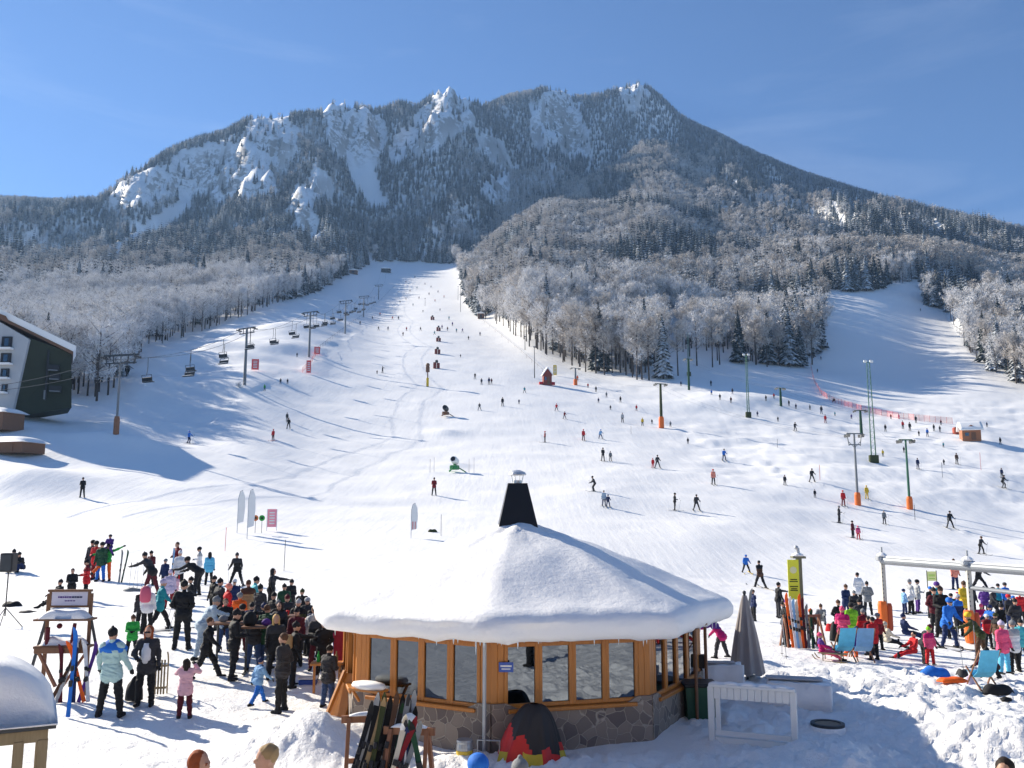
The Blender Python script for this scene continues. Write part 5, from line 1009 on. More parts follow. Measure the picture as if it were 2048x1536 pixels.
L1 = pylon(232, 868, 706, 5.0, 'nearest chairlift pylon with a wooden foot, beside the brown chalet', GL, foot=(W_RACK, 2.2), rz=R(-14))
L2 = pylon(489, 770, 652, 4.6, 'second chairlift pylon up the slope, a small bush at its foot', GL, rz=R(-30)); L3 = pylon(618, 714, 620, 5.0, 'third chairlift pylon, beside the red banners', GL, rz=R(-26))
L4 = pylon(690, 667, 598, 5.2, 'fourth chairlift pylon up the left piste edge', GL, rz=R(-22)); L5 = pylon(727, 634, 590, 5.2, 'fifth chairlift pylon up the left piste edge', GL, rz=R(-18)); L6 = pylon(757, 599, 568, 5.4, 'sixth and topmost chairlift pylon below the summit station', GL, rz=R(-15))
bsh = MB(); r2 = random.Random(3)
for k_ in range(90): a, e = r2.uniform(0, 6.28), r2.uniform(.1, 1.5); d_ = Vector((math.cos(a) * math.cos(e), math.sin(a) * math.cos(e), math.sin(e))) * r2.uniform(.5, 1.3); bsh.tube([(0, 0, 0), tuple(d_ * .6), tuple(d_ * 1.1 + Vector((.1, 0, .1)))], [.05, .03, .01], 0, 3, False)
tag(bsh.put('bush', M_TWIG, None, at(478, 775)), 'small snowy bush at the foot of the second chairlift pylon', 'bush')
def cable(name, P_, lab, r_=.035):
    b = MB(); pts = []
    for a, c in zip(P_[:-1], P_[1:]):
        for k_ in range(12): f_ = k_ / 12; q_ = a.lerp(c, f_); q_.z -= 4 * f_ * (1 - f_) * (c - a).length * .022; pts.append(q_)
    pts.append(P_[-1]); b.tube(pts, r_, 0, 4); o = tag(b.put(name, DSTEEL), lab, 'cable'); return pts
def armtip(L_, s_, a): o, p, h = L_; w_ = Matrix.Rotation(o.rotation_euler.z, 3, 'Z') @ Vector((s_ * a * .96, 0, 0)); return Vector((p.x + w_.x, p.y + w_.y, p.z + h - .55))
LL = [(L1, 2.5), (L2, 2.3), (L3, 2.5), (L4, 2.6), (L5, 2.6), (L6, 2.7)]; topst = at(768, 545)
start = at_d(-60, 84, 960); ropes = []
for s_, nm in ((-1, 'forest-side'), (1, 'piste-side')):
    ropes.append(cable('haul_rope', [Vector((start.x + s_ * 2.2, start.y, start.z + 8))] + [armtip(L_, s_, a) for L_, a in LL] + [topst + Vector((s_ * 2.3, 0, 4))], nm + ' haul rope of the chairlift'))
def chair_meshes():
    h = MB(); h.tube([(0, 0, 0), (0, .05, -1.6), (0, -.1, -2.6)], .045, 0, 6); h.bar((-1.0, -.1, -2.55), (1.0, -.1, -2.55), .07); h.bar((-1.0, -.1, -2.55), (-1.0, .1, -3.5), .06); h.bar((1.0, -.1, -2.55), (1.0, .1, -3.5), .06)
    s = MB(); s.box((0, .3, -3.5), (2.05, .5, .10), 0, bev=.03); k9 = MB(); k9.box((0, .03, -3.15), (2.05, .08, .55), 0, bev=.03); sn = MB(); sn.box((0, .3, -3.42), (1.98, .46, .07), 0, bev=.03)
    return [(n, q.mesh(n, m_)) for n, q, m_ in (('hanger', h, DSTEEL), ('seat', s, BLACK), ('backrest', k9, BLACK), ('snow_cover', sn, M_SOFT))]
CHM = chair_meshes(); ck = 0
for ri, pts in enumerate(ropes):
    acc = 3.0 + 6 * ri; s = 0; cc_ = []
    for a, c in zip(pts[:-1], pts[1:]):
        L = (c - a).length
        while acc < s + L:
            q_ = a.lerp(c, (acc - s) / L)
            if 124 < q_.y < 470: cc_.append(q_)
            acc += 20 if q_.y < 300 else 28
        s += L
    for k_, q_ in enumerate(cc_):
        uu, v_ = proj(*q_)
        if uu < -20: continue
        o = link_obj('lift_chair', None, None, q_, (0, 0, R(180 * ri - 28))); tag(o, 'empty lift chair on the %s rope, %s up from the chalet' % (('forest-side', 'piste-side')[ri], ordn(k_)), 'lift chair', 'chairs hanging from the chairlift rope')
        for n, m_ in CHM: link_obj(n, m_, o)
# summit station and small sheds at the top
for u, v, w_, h_, lab in ((772, 545, 7.5, 3.2, 'dark chairlift summit station in front of the trees'), (707, 548, 6, 3, 'small dark shed at the top left of the piste'), (962, 637, 3.0, 2.6, 'small dark cabin at the wood edge by the piste bend')):
    p = at(u, v); o = empty('lift_station' if w_ > 7 else 'shed', p, 0, lab, 'station' if w_ > 7 else 'shed'); b = MB(); b.box((0, 0, h_ * .42), (w_, w_ * .7, h_ * .9), 0); b.put('wall', W_DARK if w_ < 7 else BLACK, o); b = MB(); b.prism([(-w_ * .58, h_ * .85), (w_ * .58, h_ * .85), (w_ * .58, h_ * .95), (0, h_ * 1.25), (-w_ * .58, h_ * .95)], -w_ * .4, w_ * .4); b.put('roof', M_SOFT, o); b = MB(); b.box((0, -w_ * .35 - .03, h_ * .35), (w_ * .3, .06, h_ * .6), 0); b.put('door', BLACK, o)
# right-hand drag lifts and masts
GR = 'drag-lift pylons on the right'
A1 = pylon(1323, 856, 766, 2.4, 'dark drag-lift pylon with orange foot below the leafless wood', GR, 'tee', (ORANGE, 2.2), R(20), cloth('olive')); A2 = pylon(1716, 1010, 868, 1.9, 'grey drag-lift pylon with bracket head and orange foot', GR, 'frame', (ORANGE, 1.5), R(8)); A3 = pylon(1820, 1018, 880, 1.7, 'dark green T-shaped drag-lift pylon with orange foot', GR, 'tee', (ORANGE, 1.5), R(5), GREENP); A4 = pylon(1723, 868, 820, 2.6, 'thin dark T-shaped pylon beside the tall twin mast', GR, 'tee', None, R(5), cloth('darkgreen'))
A5 = pylon(1151, 770, 735, 2.6, 'small drag-lift pylon with orange foot near the red hut', GR, 'tee', (ORANGE, 1.6), R(25)); A6 = pylon(1378, 780, 716, 2.2, 'slim drag-lift pylon on the shaded track below the wood', GR, 'tee', None, R(20), cloth('darkgreen'))
A7 = pylon(1562, 812, 775, 2.2, 'short drag-lift pylon between the skiers on the shaded track', GR, 'tee', None, R(20), cloth('darkgreen'))
tip = lambda L_, s_, a: armtip(L_, s_, a)
for s_ in (-1, 1):
    cable('tow_rope', [tip(A2, s_, .95), tip(A1, s_, 1.2), tip(A5, s_, 1.3), at(918, 575) + Vector((0, 0, 8))], ('outgoing' if s_ < 0 else 'returning') + ' tow rope of the drag lift beside the main piste', .010)
    cable('tow_rope', [tip(A3, s_, .85), tip(A4, s_, 1.3), tip(A7, s_, 1.1), tip(A6, s_, 1.1)], ('outgoing' if s_ < 0 else 'returning') + ' tow rope over the bumpy practice slope', .010)
def light_mast(u, v, vt, twin, lab, col=GREENP):
    p = at(u, v); h = (v - vt) * p.y / F; o = empty('floodlight_mast', p, 0, lab, 'mast', 'floodlight masts'); gap = .45 if not twin else .75
    for s_ in (-1, 1):
        b = MB(); b.tube([(s_ * gap / 2, 0, -.3), (s_ * gap / 2 * .6, 0, h)], [.10, .06], 0, 6); b.put('pole', col, o)
    b = MB(); n = int(h / .9)
    for k_ in range(n): z = .5 + k_ * .9; g0 = gap / 2 * (1 - .4 * z / h); b.bar((-g0, 0, z), (g0, 0, z), .03); b.bar((-g0, 0, z), (g0, 0, min(h, z + .9)), .025)
    b.put('lacing', col, o)
    for k_ in (-1, 1): b = MB(); b.box((k_ * .5, -.1, h + .15), (.55, .3, .4), 0, bev=.05); b.put('floodlight', WHITEP, o)
    b = MB(); b.box((0, 0, h), (1.6, .1, .1), 0); b.put('crossarm', col, o); b = MB(); b.box((0, 0, .5), (gap + .7, .7, 1.4), 0, bev=.08); b.put('foot_box', cloth('olive'), o)
light_mast(1748, 925, 722, True, 'tall green twin floodlight mast in the middle of the practice slope'); light_mast(1497, 835, 708, False, 'slim green lattice floodlight mast in front of the bare wood'); light_mast(1378, 752, 665, False, 'faint green lattice mast at the wood edge left of the glade')
for u, v, vt, lab, c in ((1069, 756, 692, 'tall bare pole just left of the red hut', DSTEEL), (1050, 700, 672, 'bare pole at the wood edge above the red hut', DSTEEL), (921, 624, 566, 'bare pole at the upper right piste edge', DSTEEL), (916, 600, 572, 'short pole near the top right piste edge', DSTEEL), (850, 612, 596, 'thin pole standing in the upper piste', DSTEEL)):
    p = at(u, v); h = (v - vt) * p.y / F; b = MB(); b.tube([(0, 0, -.3), (0, 0, h)], [.14, .08], 0, 6); b.box((0, 0, h), (.6, .3, .25), 0); tag(b.put('lamp_pole', c, None, p), lab, 'pole')
p = at(855, 773); o = empty('padded_pole', p, 0, 'dark pole with yellow padded foot and boxes at its top, mid piste', 'pole'); b = MB(); h = 44 * p.y / F; b.tube([(0, 0, 0), (0, 0, h)], .14, 0, 8); b.put('pole', W_DARK, o); b = MB(); b.tube([(0, 0, 0), (0, 0, h * .4)], .3, 0, 10); b.put('padding', cloth('yellow'), o); b = MB(); b.box((0, 0, h * .8), (.9, .7, 1.4), 0, bev=.1); b.ball((0, 0, h * 1.0), .5, 0); b.put('box', W_DARK, o)
# padded red snow lances up the middle
for k_, (u, v, w_, h_) in enumerate(((873, 737, 14, 16), (875, 708, 12, 13), (877, 683, 10, 10), (877, 662, 9, 10), (865, 640, 8, 9))):
    p = at(u, v); s = p.y / F; o = empty('snow_gun_cover', p, R(6), 'red-brown padded snow gun in mid piste, %s up from the lowest' % ('lowest of five' if k_ == 0 else ordn(k_)), 'snow gun', 'padded snow guns up the piste')
    if k_ == 0: o['label'] = 'lowest of the five red-brown padded snow guns up the middle of the piste'
    b = MB(); W_, H_ = w_ * s, h_ * s; b.box((-W_ * .25, 0, H_ * .38), (W_ * .46, W_ * .5, H_ * .8), 0, bev=.12); b.box((W_ * .25, .1, H_ * .36), (W_ * .44, W_ * .5, H_ * .72), 0, bev=.12); b.put('padding', mat('brick_padding', (.22, .045, .03), .8, noise=.4), o); b = MB(); b.lathe([(W_ * .18, 0), (W_ * .24, .1), (W_ * .2, W_ * .35), (W_ * .05, W_ * .4)], 0, 12, None, (0, 0, H_ * .76)); b.put('barrel', DSTEEL, o)
def snow_gun(u, v, hpx, c, lab):
    p = at(u, v); s = hpx * p.y / F; o = empty('snow_gun', p, R(-20), lab, 'snow gun'); b = MB()
    for k_ in range(3): a = k_ * 2.09 + .5; b.bar((0, 0, .45 * s), (.75 * s * math.cos(a), .75 * s * math.sin(a), 0), .07 * s)
    b.box((0, 0, .3 * s), (.55 * s, .45 * s, .3 * s), 0, bev=.05 * s); b.bar((0, 0, .3 * s), (0, 0, .6 * s), .12 * s); b.put('carriage', c, o)
    Mz = Matrix.Translation((0, 0, .76 * s)) @ Matrix.Rotation(R(70), 4, 'X') @ Matrix.Rotation(0, 4, 'Z'); b = MB(); b.lathe([(.20 * s, -.3 * s), (.24 * s, -.2 * s), (.24 * s, .15 * s), (.20 * s, .28 * s)], 0, 18, Mz); b.put('drum', WHITEP if c is not W_DARK else DSTEEL, o); b = MB(); b.lathe([(.17 * s, -.31 * s), (.17 * s, -.29 * s)], 0, 16, Mz); b.lathe([(.165 * s, .285 * s), (.165 * s, .30 * s)], 0, 16, Mz); b.put('fan_grille', BLACK, o)
snow_gun(909, 944, 30, mat('gun_green', (.03, .22, .07), .5), 'green wheeled snow gun with black and white fan drum in mid piste'); snow_gun(891, 833, 22, W_DARK, 'brown snow gun on a low snow mound in mid piste')
for k_, (u, v, vt) in enumerate(((860, 945, 918), (868, 944, 915), (938, 945, 918), (948, 946, 915), (882, 1072, 1030))):
    p = at(u, v); b = MB(); b.tube([(0, 0, -.05), (0, 0, (v - vt) * p.y / F)], .02, 0, 5); tag(b.put('marker_pole', cloth('charcoal'), None, p), 'thin marker pole near the green snow gun, %s from the left' % ordn(k_) if k_ < 4 else 'thin marker pole in front of the left snack bar roof', 'pole', 'marker poles round the snow gun')
# huts
def hut(u, v, wpx, hpx, lab, wall, rz, deep=.8):
    p = at(u, v); w_ = wpx * p.y / F; h_ = hpx * p.y / F; o = empty('hut', p, rz, lab, 'hut'); b = MB(); b.box((0, 0, h_ * .28), (w_, w_ * deep, h_ * .72), 0); b.prism([(-w_ / 2, h_ * .63), (w_ / 2, h_ * .63), (0, h_ * .95)], -w_ * deep / 2, w_ * deep / 2); b.put('wall', wall, o)
    b = MB(); b.box((w_ * .1, -w_ * deep / 2 - .03, h_ * .25), (w_ * .25, .07, h_ * .46), 0); b.put('door', W_DARK, o); b = MB(); b.box((-w_ * .25, -w_ * deep / 2 - .03, h_ * .36), (w_ * .2, .07, h_ * .2), 0); b.put('window', GLASS, o); return o, w_, h_
o, w_, h_ = hut(1094, 770, 17, 34, 'small red-brown wooden hut at the right edge of the piste', mat('red_boarding', (.25, .05, .03), .7, noise=.3), R(10)); b = MB(); b.prism([(-w_ * .62, h_ * .56), (0, h_ * .98), (w_ * .62, h_ * .56), (w_ * .62, h_ * .62), (0, h_ * 1.08), (-w_ * .62, h_ * .62)], -w_ * .5, w_ * .5); b.put('roof', M_SOFT, o)
b = MB(); b.box((0, 0, h_ * .1), (w_ * 1.9, w_ * .3, h_ * .16), 0); b.put('barrier', RED, o)
o, w_, h_ = hut(1941, 881, 34, 32, 'snow-roofed wooden hut with orange front on the far practice slope', wood_mat('hut_orange', (.28, .10, .04), (.40, .16, .06)), R(-15), .8)
snow_lump('roof', lambda u, v: ((u - .5) * w_ * 1.25, (v - .5) * w_ * 1.1, h_ * (.62 + .5 * (1 - abs(2 * v - 1)) ** .8 + .06) , h_ * (.60 + .35 * (1 - abs(2 * v - 1)))), 10, 14, M_SOFT, o)
p = at(1917, 868); b = MB(); b.box((0, 0, .7), (2.2, 1.0, 1.4), 0, bev=.2); b.box((.9, 0, .3), (1.0, .8, .9), 1, bev=.1); tag(b.put('piste_machine', [mat('machine_red', (.42, .08, .04), .5), ORANGE], None, p), 'red and orange machine parked against the far snow-roofed hut', 'machine')
# chalet
cz_ = ground(-61, 122); ct = empty('chalet', (0, 0, 0), 0, 'tall dark-boarded chalet with white gable and snow-covered roof at the frame edge', 'chalet')
P3 = lambda u, v, y: W(u, v, y)
dk_ = [P3(20, 835, 118), P3(143, 815, 121), P3(143, 706, 121), P3(60, 676, 118)]; bk = [q + Vector((-4, 7, 0)) for q in dk_]
b = MB(); b.add([tuple(q) for q in dk_ + bk], [(0, 1, 2, 3), (7, 6, 5, 4), (1, 5, 6, 2), (2, 6, 7, 3), (3, 7, 4, 0), (0, 4, 5, 1)]); b.put('side_wall', mat('dark_boarding', (.028, .034, .018), .8, noise=.3, scale=.6), ct)
wt = [P3(-90, 840, 117.5), P3(21, 840, 117.5), P3(58, 678, 117.5), P3(-14, 636, 117.5), P3(-90, 690, 117.5)]; wb = [q + Vector((-1, 7, 0)) for q in wt]
b = MB(); b.add([tuple(q) for q in wt + wb], [(0, 1, 2, 3, 4), (9, 8, 7, 6, 5)] + [(i, i + 5, (i + 1) % 5 + 5, (i + 1) % 5) for i in range(5)]); b.put('gable_wall', mat('white_plaster', (.46, .47, .49), .8, noise=.2, scale=.4), ct)
for u0, u1, v0, v1 in ((2, 24, 673, 695), (0, 22, 706, 726), (0, 18, 737, 755), (2, 14, 768, 784), (-20, -6, 673, 695)):
    a_, c_ = P3(u0, v1, 117.3), P3(u1, v0, 117.3); b = MB(); b.box((0, 0, 0), (c_.x - a_.x, .2, c_.z - a_.z), 0); w9 = b.put('window', cloth('charcoal'), ct, ((a_.x + c_.x) / 2, 117.42, (a_.z + c_.z) / 2)); b = MB(); b.box((0, -.12, 0), ((c_.x - a_.x) * .42, .04, (c_.z - a_.z) * .7), 0); b.put('pane', GLASS, w9); b = MB(); b.box((0, -.5, -(c_.z - a_.z) * .62), ((c_.x - a_.x) * 1.5, .9, .22), 0); b.put('balcony', M_SOFT, w9)
for u0, u1, v0, v1 in ((98, 118, 730, 742), (100, 120, 748, 760), (92, 96, 700, 800), (100, 122, 772, 784)):
    a_, c_ = P3(u0, v1, 119.6), P3(u1, v0, 119.6); b = MB(); b.box((0, 0, 0), (c_.x - a_.x, .5, c_.z - a_.z), 0, R(23)); b.box((0, -.27, -(c_.z - a_.z) * .4), ((c_.x - a_.x) * .9, .1, (c_.z - a_.z) * .18), 1, R(23)); b.put('balcony' if u1 - u0 > 8 else 'downpipe', [BLACK, cloth('grey')], ct, ((a_.x + c_.x) / 2, 119.6, (a_.z + c_.z) / 2))
r0, r1 = P3(-20, 622, 117), P3(147, 703, 120.5); rd = [r0, r1, r1 + Vector((-4, 8, 0)), r0 + Vector((-4, 8, 0))]; up_ = Vector((.35, 0, .75)); b = MB(); b.add([tuple(q) for q in rd] + [tuple(q + up_) for q in rd], [(3, 2, 1, 0), (4, 5, 6, 7), (0, 1, 5, 4), (1, 2, 6, 5), (2, 3, 7, 6), (3, 0, 4, 7)]); b.put('roof_snow', M_SOFT, ct)
b = MB(); ed = [q + Vector((0, -.06, -.42)) for q in rd]; b.add([tuple(q) for q in ed] + [tuple(q + Vector((0, 0, .4))) for q in ed], [(3, 2, 1, 0), (4, 5, 6, 7), (0, 1, 5, 4), (1, 2, 6, 5), (2, 3, 7, 6), (3, 0, 4, 7)]); b.put('eaves', W_DARK, ct)
b = MB(); b.add([tuple(P3(-60, 668, 117)), tuple(P3(-14, 628, 117)), tuple(P3(22, 650, 117)), tuple(P3(12, 632, 117)), tuple(P3(-14, 622, 117)), tuple(P3(-60, 655, 117))], [(0, 1, 4, 5), (1, 2, 3, 4)]); b.put('barge_board', W_DARK, ct)
p = at(72, 826); b = MB(); b.box((0, 0, 2.0), (1.6, .5, 3.8), 0, bev=.1); b.bar((-.8, -.3, 0), (-.3, -.3, 4), .15); tag(b.put('tilted_panel', mat('panel_grey', (.30, .33, .38), .6, noise=.3), None, (p.x, p.y - 1, p.z)), 'pale grey panel standing against the dark chalet wall', 'panel')
for lab, u, v, w_, h_ in (('low wooden hut with flat snow roof below the chalet', 28, 880, 5.4, 1.3), ('small wooden cabin with snow roof behind the low hut', -5, 830, 5.0, 2.4)):
    p = at_d(u, 99 if v > 850 else 110, v); o = empty('cabin', p, R(-14), lab, 'cabin'); b = MB(); b.box((0, 0, h_ * .4), (w_, 3.4, h_ * .9), 0); b.put('wall', W_DARK, o); snow_lump('roof_snow', lambda a, c: ((a - .5) * (w_ + .9), (c - .5) * 4.2, h_ * .85 + .75 * (1 - abs(2 * a - 1) ** 3) ** .6 * (1 - abs(2 * c - 1) ** 3) ** .6, h_ * .85), 20, 14, M_SOFT, o); b = MB(); b.box((w_ * .2, -1.73, h_ * .35), (.9, .06, h_ * .6), 0); b.put('door', W_DARK, o)
# fences
def net_material():
    m = bpy.data.materials.new('orange_net'); m.use_nodes = True; nt = m.node_tree; b = nt.nodes['Principled BSDF']; b.inputs['Base Color'].default_value = (.85, .18, .10, 1); b.inputs['Roughness'].default_value = .7; b.inputs['Alpha'].default_value = .28; return m
NET = net_material()
def fence(P_, h, lab, net=True, c=None, step=1, name='safety_fence', rope=False):
    p0 = P_[0]; o = empty(name, p0, 0, lab, 'fence')
    for q_ in P_[::step]: b = MB(); r_ = q_ - p0; b.tube([r_, r_ + Vector((0, 0, h))], .03 if h < 1.6 else .05, 0, 5); b.put('post', c or cloth('red'), o)
    b = MB(); rel = [q_ - p0 for q_ in P_]
    if net:
        V_ = [tuple(q_ + Vector((0, 0, .08))) for q_ in rel] + [tuple(q_ + Vector((0, 0, h))) for q_ in rel]; n = len(rel); b.add(V_, [(i, i + 1, n + i + 1, n + i) for i in range(n - 1)]); b.put('net', NET, o)
    if rope or not net: b.tube([q_ + Vector((0, 0, h * .9)) for q_ in rel], .03, 0, 4); b.put('rope', cloth('charcoal') if not net else cloth('red'), o)
def along(pts, n):
    out = []
    for i in range(n): f_ = i / (n - 1) * (len(pts) - 1); k_ = min(int(f_), len(pts) - 2); t_ = f_ - k_; out.append(at(pts[k_][0] * (1 - t_) + pts[k_ + 1][0] * t_, pts[k_][1] * (1 - t_) + pts[k_ + 1][1] * t_))
    return out
fence(along([(1622, 735), (1628, 765), (1642, 790), (1668, 806), (1700, 815), (1745, 828), (1800, 838), (1850, 843), (1905, 848)], 40), 1.5, 'orange netting fence curving down from the side slope to the far hut')
fence(along([(636, 702), (668, 676), (700, 652), (727, 632), (760, 604), (800, 563)], 34), 1.3, 'low dark rope fence running up the left piste edge', False, cloth('charcoal'))
fence(along([(605, 745), (622, 728), (636, 704)], 6), 1.4, 'short red netting fence below the third chairlift pylon')
fence(along([(920, 560), (930, 600), (942, 625), (985, 660), (1040, 705), (1085, 745)], 22), 1.2, 'thin rope fence down the right piste edge to the red hut', False, cloth('charcoal'))
# flags and signs near the meeting point
def feather(u, v, vt, lab, red=False):
    p = at(u, v); h = (v - vt) * p.y / F; o = empty('feather_flag', p, R(20), lab, 'flag'); b = MB(); b.tube([(0, 0, 0), (0, 0, h * .8), (.12, 0, h * .97), (.3, 0, h)], .025, 0, 5); b.put('pole', STEEL, o); pts = [(.02, h * .22), (.42, h * .26), (.5, h * .6), (.46, h * .86), (.3, h * .99), (.1, h * .95), (.03, h * .8)]
    b = MB(); b.prism(pts, -.01, .01); f9 = b.put('sail', WHITEP, o)
    if red: b = MB(); b.box((.12, -.016, h * .36), (.06, .006, h * .22), 0); b.box((.3, -.016, h * .36), (.05, .006, h * .22), 0); b.put('lettering', cloth('red'), f9)
feather(474, 1066, 982, 'white feather flag, left one of the pair by the round signs'); feather(494, 1078, 980, 'white feather flag nearest the two round signs'); feather(822, 1076, 1008, 'white feather flag with red marks behind the snack bar roof', True)
for u, c, lab in ((510, 'salmon', 'orange-brown round sign on a stake beside the feather flags'), (523, 'green', 'green round sign on a stake beside the pink banner')):
    p = at(u, 1066); o = empty('round_sign', p, 0, lab, 'sign'); b = MB(); b.tube([(0, 0, 0), (0, 0, 1.0)], .02, 0, 5); b.put('stake', DSTEEL, o); b = MB(); b.lathe([(.22, -.015), (.22, .015)], 0, 20, Matrix.Translation((0, -.03, 1.1)) @ Matrix.Rotation(R(90), 4, 'X')); b.lathe([(.11, .016), (.11, .02)], 1, 16, Matrix.Translation((0, -.03, 1.1)) @ Matrix.Rotation(R(90), 4, 'X')); b.put('disc', [cloth(c) if c == 'green' else mat('sign_orange', (.55, .16, .04), .6), cloth('darkgreen') if c == 'green' else cloth('brown')], o)
def banner(u, v, w_, h_, c, lab, lift=.3):
    p = at(u, v); o = empty('banner', p, R(8), lab, 'banner'); b = MB(); b.tube([(-w_ / 2, 0, 0), (-w_ / 2, 0, lift + h_)], .03, 0, 5); b.tube([(w_ / 2, 0, 0), (w_ / 2, 0, lift + h_)], .03, 0, 5); b.put('pole', WHITEP, o); b = MB(); b.box((0, 0, lift + h_ / 2), (w_, .02, h_), 0); sh_ = b.put('cloth', c, o); b = MB()
    for k_ in range(5): b.box((0, -.014, lift + h_ * (.2 + .15 * k_)), (w_ * .55, .005, h_ * .07), 0)
    b.put('lettering', WHITEP, sh_)
PKB = mat('pink_banner', (.82, .30, .38), .7); banner(543, 1062, .72, 1.35, PKB, 'pink banner between two white poles beside the green round sign'); banner(617, 748, 1.1, 3.0, mat('scarlet_banner', (.75, .10, .10), .7), 'red banner just below the third chairlift pylon'); banner(634, 710, 1.6, 2.0, mat('scarlet_banner', (.75, .10, .10), .7), 'red banner up to the right of the third chairlift pylon'); banner(510, 742, 1.6, 2.4, mat('scarlet_banner', (.75, .10, .10), .7), 'red banner on the bank right of the second chairlift pylon')
banner(1110, 752, 1.0, 2.8, cloth('yellow'), 'yellow banner just right of the red hut')
for k_, (u, v, vt, c) in enumerate(((568, 1142, 1082, 'charcoal'), (450, 1102, 1056, 'red'), (1640, 960, 930, 'red'), (1885, 955, 925, 'charcoal'), (1962, 940, 905, 'red'), (1830, 1040, 1010, 'charcoal'), (1555, 895, 878, 'charcoal'), (1262, 868, 852, 'charcoal'))):
    p = at(u, v); b = MB(); b.tube([(0, 0, -.05), (.02, 0, (v - vt) * p.y / F)], .018 if k_ < 2 else .03, 0, 5); tag(b.put('slalom_pole', cloth(c), None, p), ('thin %s slalom pole ' % cn(c)) + ('right of the standing skier with poles', 'above the crowd near the flags', 'below the slim lattice mast', 'between the green pylon and the far hut', 'below the far snow-roofed hut', 'beside the green T-shaped pylon', 'on the bumpy slope below the short pylon', 'on the track left of the orange-footed pylon')[k_], 'pole', 'slalom poles')
# deck chairs, sledges, bags
def deck_chair(u, v, c, rz, lab):
    p = at(u, v); o = empty('deck_chair', p, rz, lab, 'deck chair', 'blue deck chairs on the right'); o.scale = (.85, .62, .9); b = MB()
    for s_ in (-1, 1): b.bar((s_ * .29, -.5, 1.0), (s_ * .29, .45, .08), .035); b.bar((s_ * .25, .55, .5), (s_ * .25, -.35, 0), .035)
    b.put('frame', W_RACK, o); b = MB(); b.add([(-.26, -.5, 1.0), (.26, -.5, 1.0), (.26, -.18, .45), (-.26, -.18, .45), (.26, .15, .28), (-.26, .15, .28), (.26, .5, .42), (-.26, .5, .42)], [(0, 1, 2, 3), (3, 2, 4, 5), (5, 4, 6, 7)]); so_ = b.put('sling', cloth(c), o); md = so_.modifiers.new('thick', 'SOLIDIFY'); md.thickness = .012
deck_chair(1690, 1322, 'cyan', R(4), 'bright blue deck chair seen from behind, left of the pair'); deck_chair(1728, 1322, 'lightblue', R(-4), 'paler blue deck chair seen from behind, right of the pair'); deck_chair(1970, 1378, 'cyan', R(4), 'blue deck chair standing alone near the right frame edge')
def sled(loc, rot, lab, L=.85):
    o = link_obj('sledge', None, None, loc, rot); tag(o, lab, 'sledge'); 
    for s_ in (-1, 1): b = MB(); b.tube([(s_ * .16, -L / 2, .0), (s_ * .16, L * .35, 0), (s_ * .16, L * .5, .06), (s_ * .16, L * .58, .16)], .016, 0, 6); b.put('runner', W_GREY, o)
    b = MB()
    for k_ in range(5): b.box((-.12 + k_ * .06, -.02, .2), (.035, L * .86, .02), 0)
    b.box((0, -L * .3, .17), (.32, .04, .03), 0); b.box((0, L * .25, .17), (.32, .04, .03), 0); b.put('seat_slats', W_GREY, o); b = MB()
    for s_ in (-1, 1):
        for y_ in (-L * .3, L * .25): b.bar((s_ * .16, y_, .0), (s_ * .14, y_, .17), .022)
    b.put('strut', W_GREY, o)
p = at(318, 1388); sled((p.x, p.y, p.z + .42), (R(92), 0, R(12)), 'wooden sledge standing on end beside the woman in the dark jacket')
p = at(1665, 1322); sled((p.x, p.y, p.z), (0, 0, R(60)), 'wooden sledge under the child in bright pink'); p = at(1915, 1255); sled((p.x, p.y, p.z), (0, 0, R(80)), 'wooden sledge by the orange padded post of the portal')
def lump(u, v, r_, c, lab, name, cat, sc=(1, .8, .8), dz=0.0, y=None):
    p = at(u, v) if y is None else at_d(u, y, v); V_, F_ = [], []; n, m_ = 16, 10; r9 = random.Random(u)
    b = MB(); ph = [r9.uniform(0, 6) for _ in range(4)]
    prof = [(math.sin(math.pi * .5 * (1 - i / 8)) ** .7 * r_ + 1e-3, r_ * 1.1 * math.sin(math.pi * .5 * i / 8)) for i in range(9)]; b.lathe(prof, 0, n)
    b.v = [(x * sc[0] * (1 + .14 * math.sin(5 * math.atan2(y_, x) + ph[0])), y_ * sc[1] * (1 + .14 * math.sin(3 * math.atan2(y_, x) + ph[1])), z * sc[2] * (1 + .1 * math.sin(x * 20 / r_ * .3 + ph[2]))) for x, y_, z in b.v]
    tag(b.put(name, cloth(c), None, (p.x, p.y, p.z + dz - .02), sm=True), lab, cat)
lump(1868, 1352, .28, 'blue', 'royal blue jackets heaped on the snow near the pink child', 'jacket_heap', 'jackets', (1.25, .8, .8)); lump(1905, 1362, .22, 'orange', 'orange-red sledge bag lying on the snow beside the blue jackets', 'bag', 'bag', (1.5, .7, .45)); lump(1925, 1352, .14, 'charcoal', 'dark boots bag standing behind the orange bag', 'bag', 'bag', (1, 1, 1.2))
lump(1994, 1385, .26, 'black', 'black rucksack dropped in front of the crouching person at far right', 'rucksack', 'rucksack', (1.3, .8, .7)); lump(2012, 1400, .13, 'black', 'black glove on the snow at the right frame edge', 'glove', 'glove', (1, .7, .6)); lump(1673, 1282, .30, 'black', 'round black rucksack standing beside the seated grey child', 'rucksack', 'rucksack', (.75, .6, 1.9)); lump(1662, 1262, .22, 'red', 'small red bag against the round black rucksack', 'bag', 'bag', (.9, .6, 1.3))
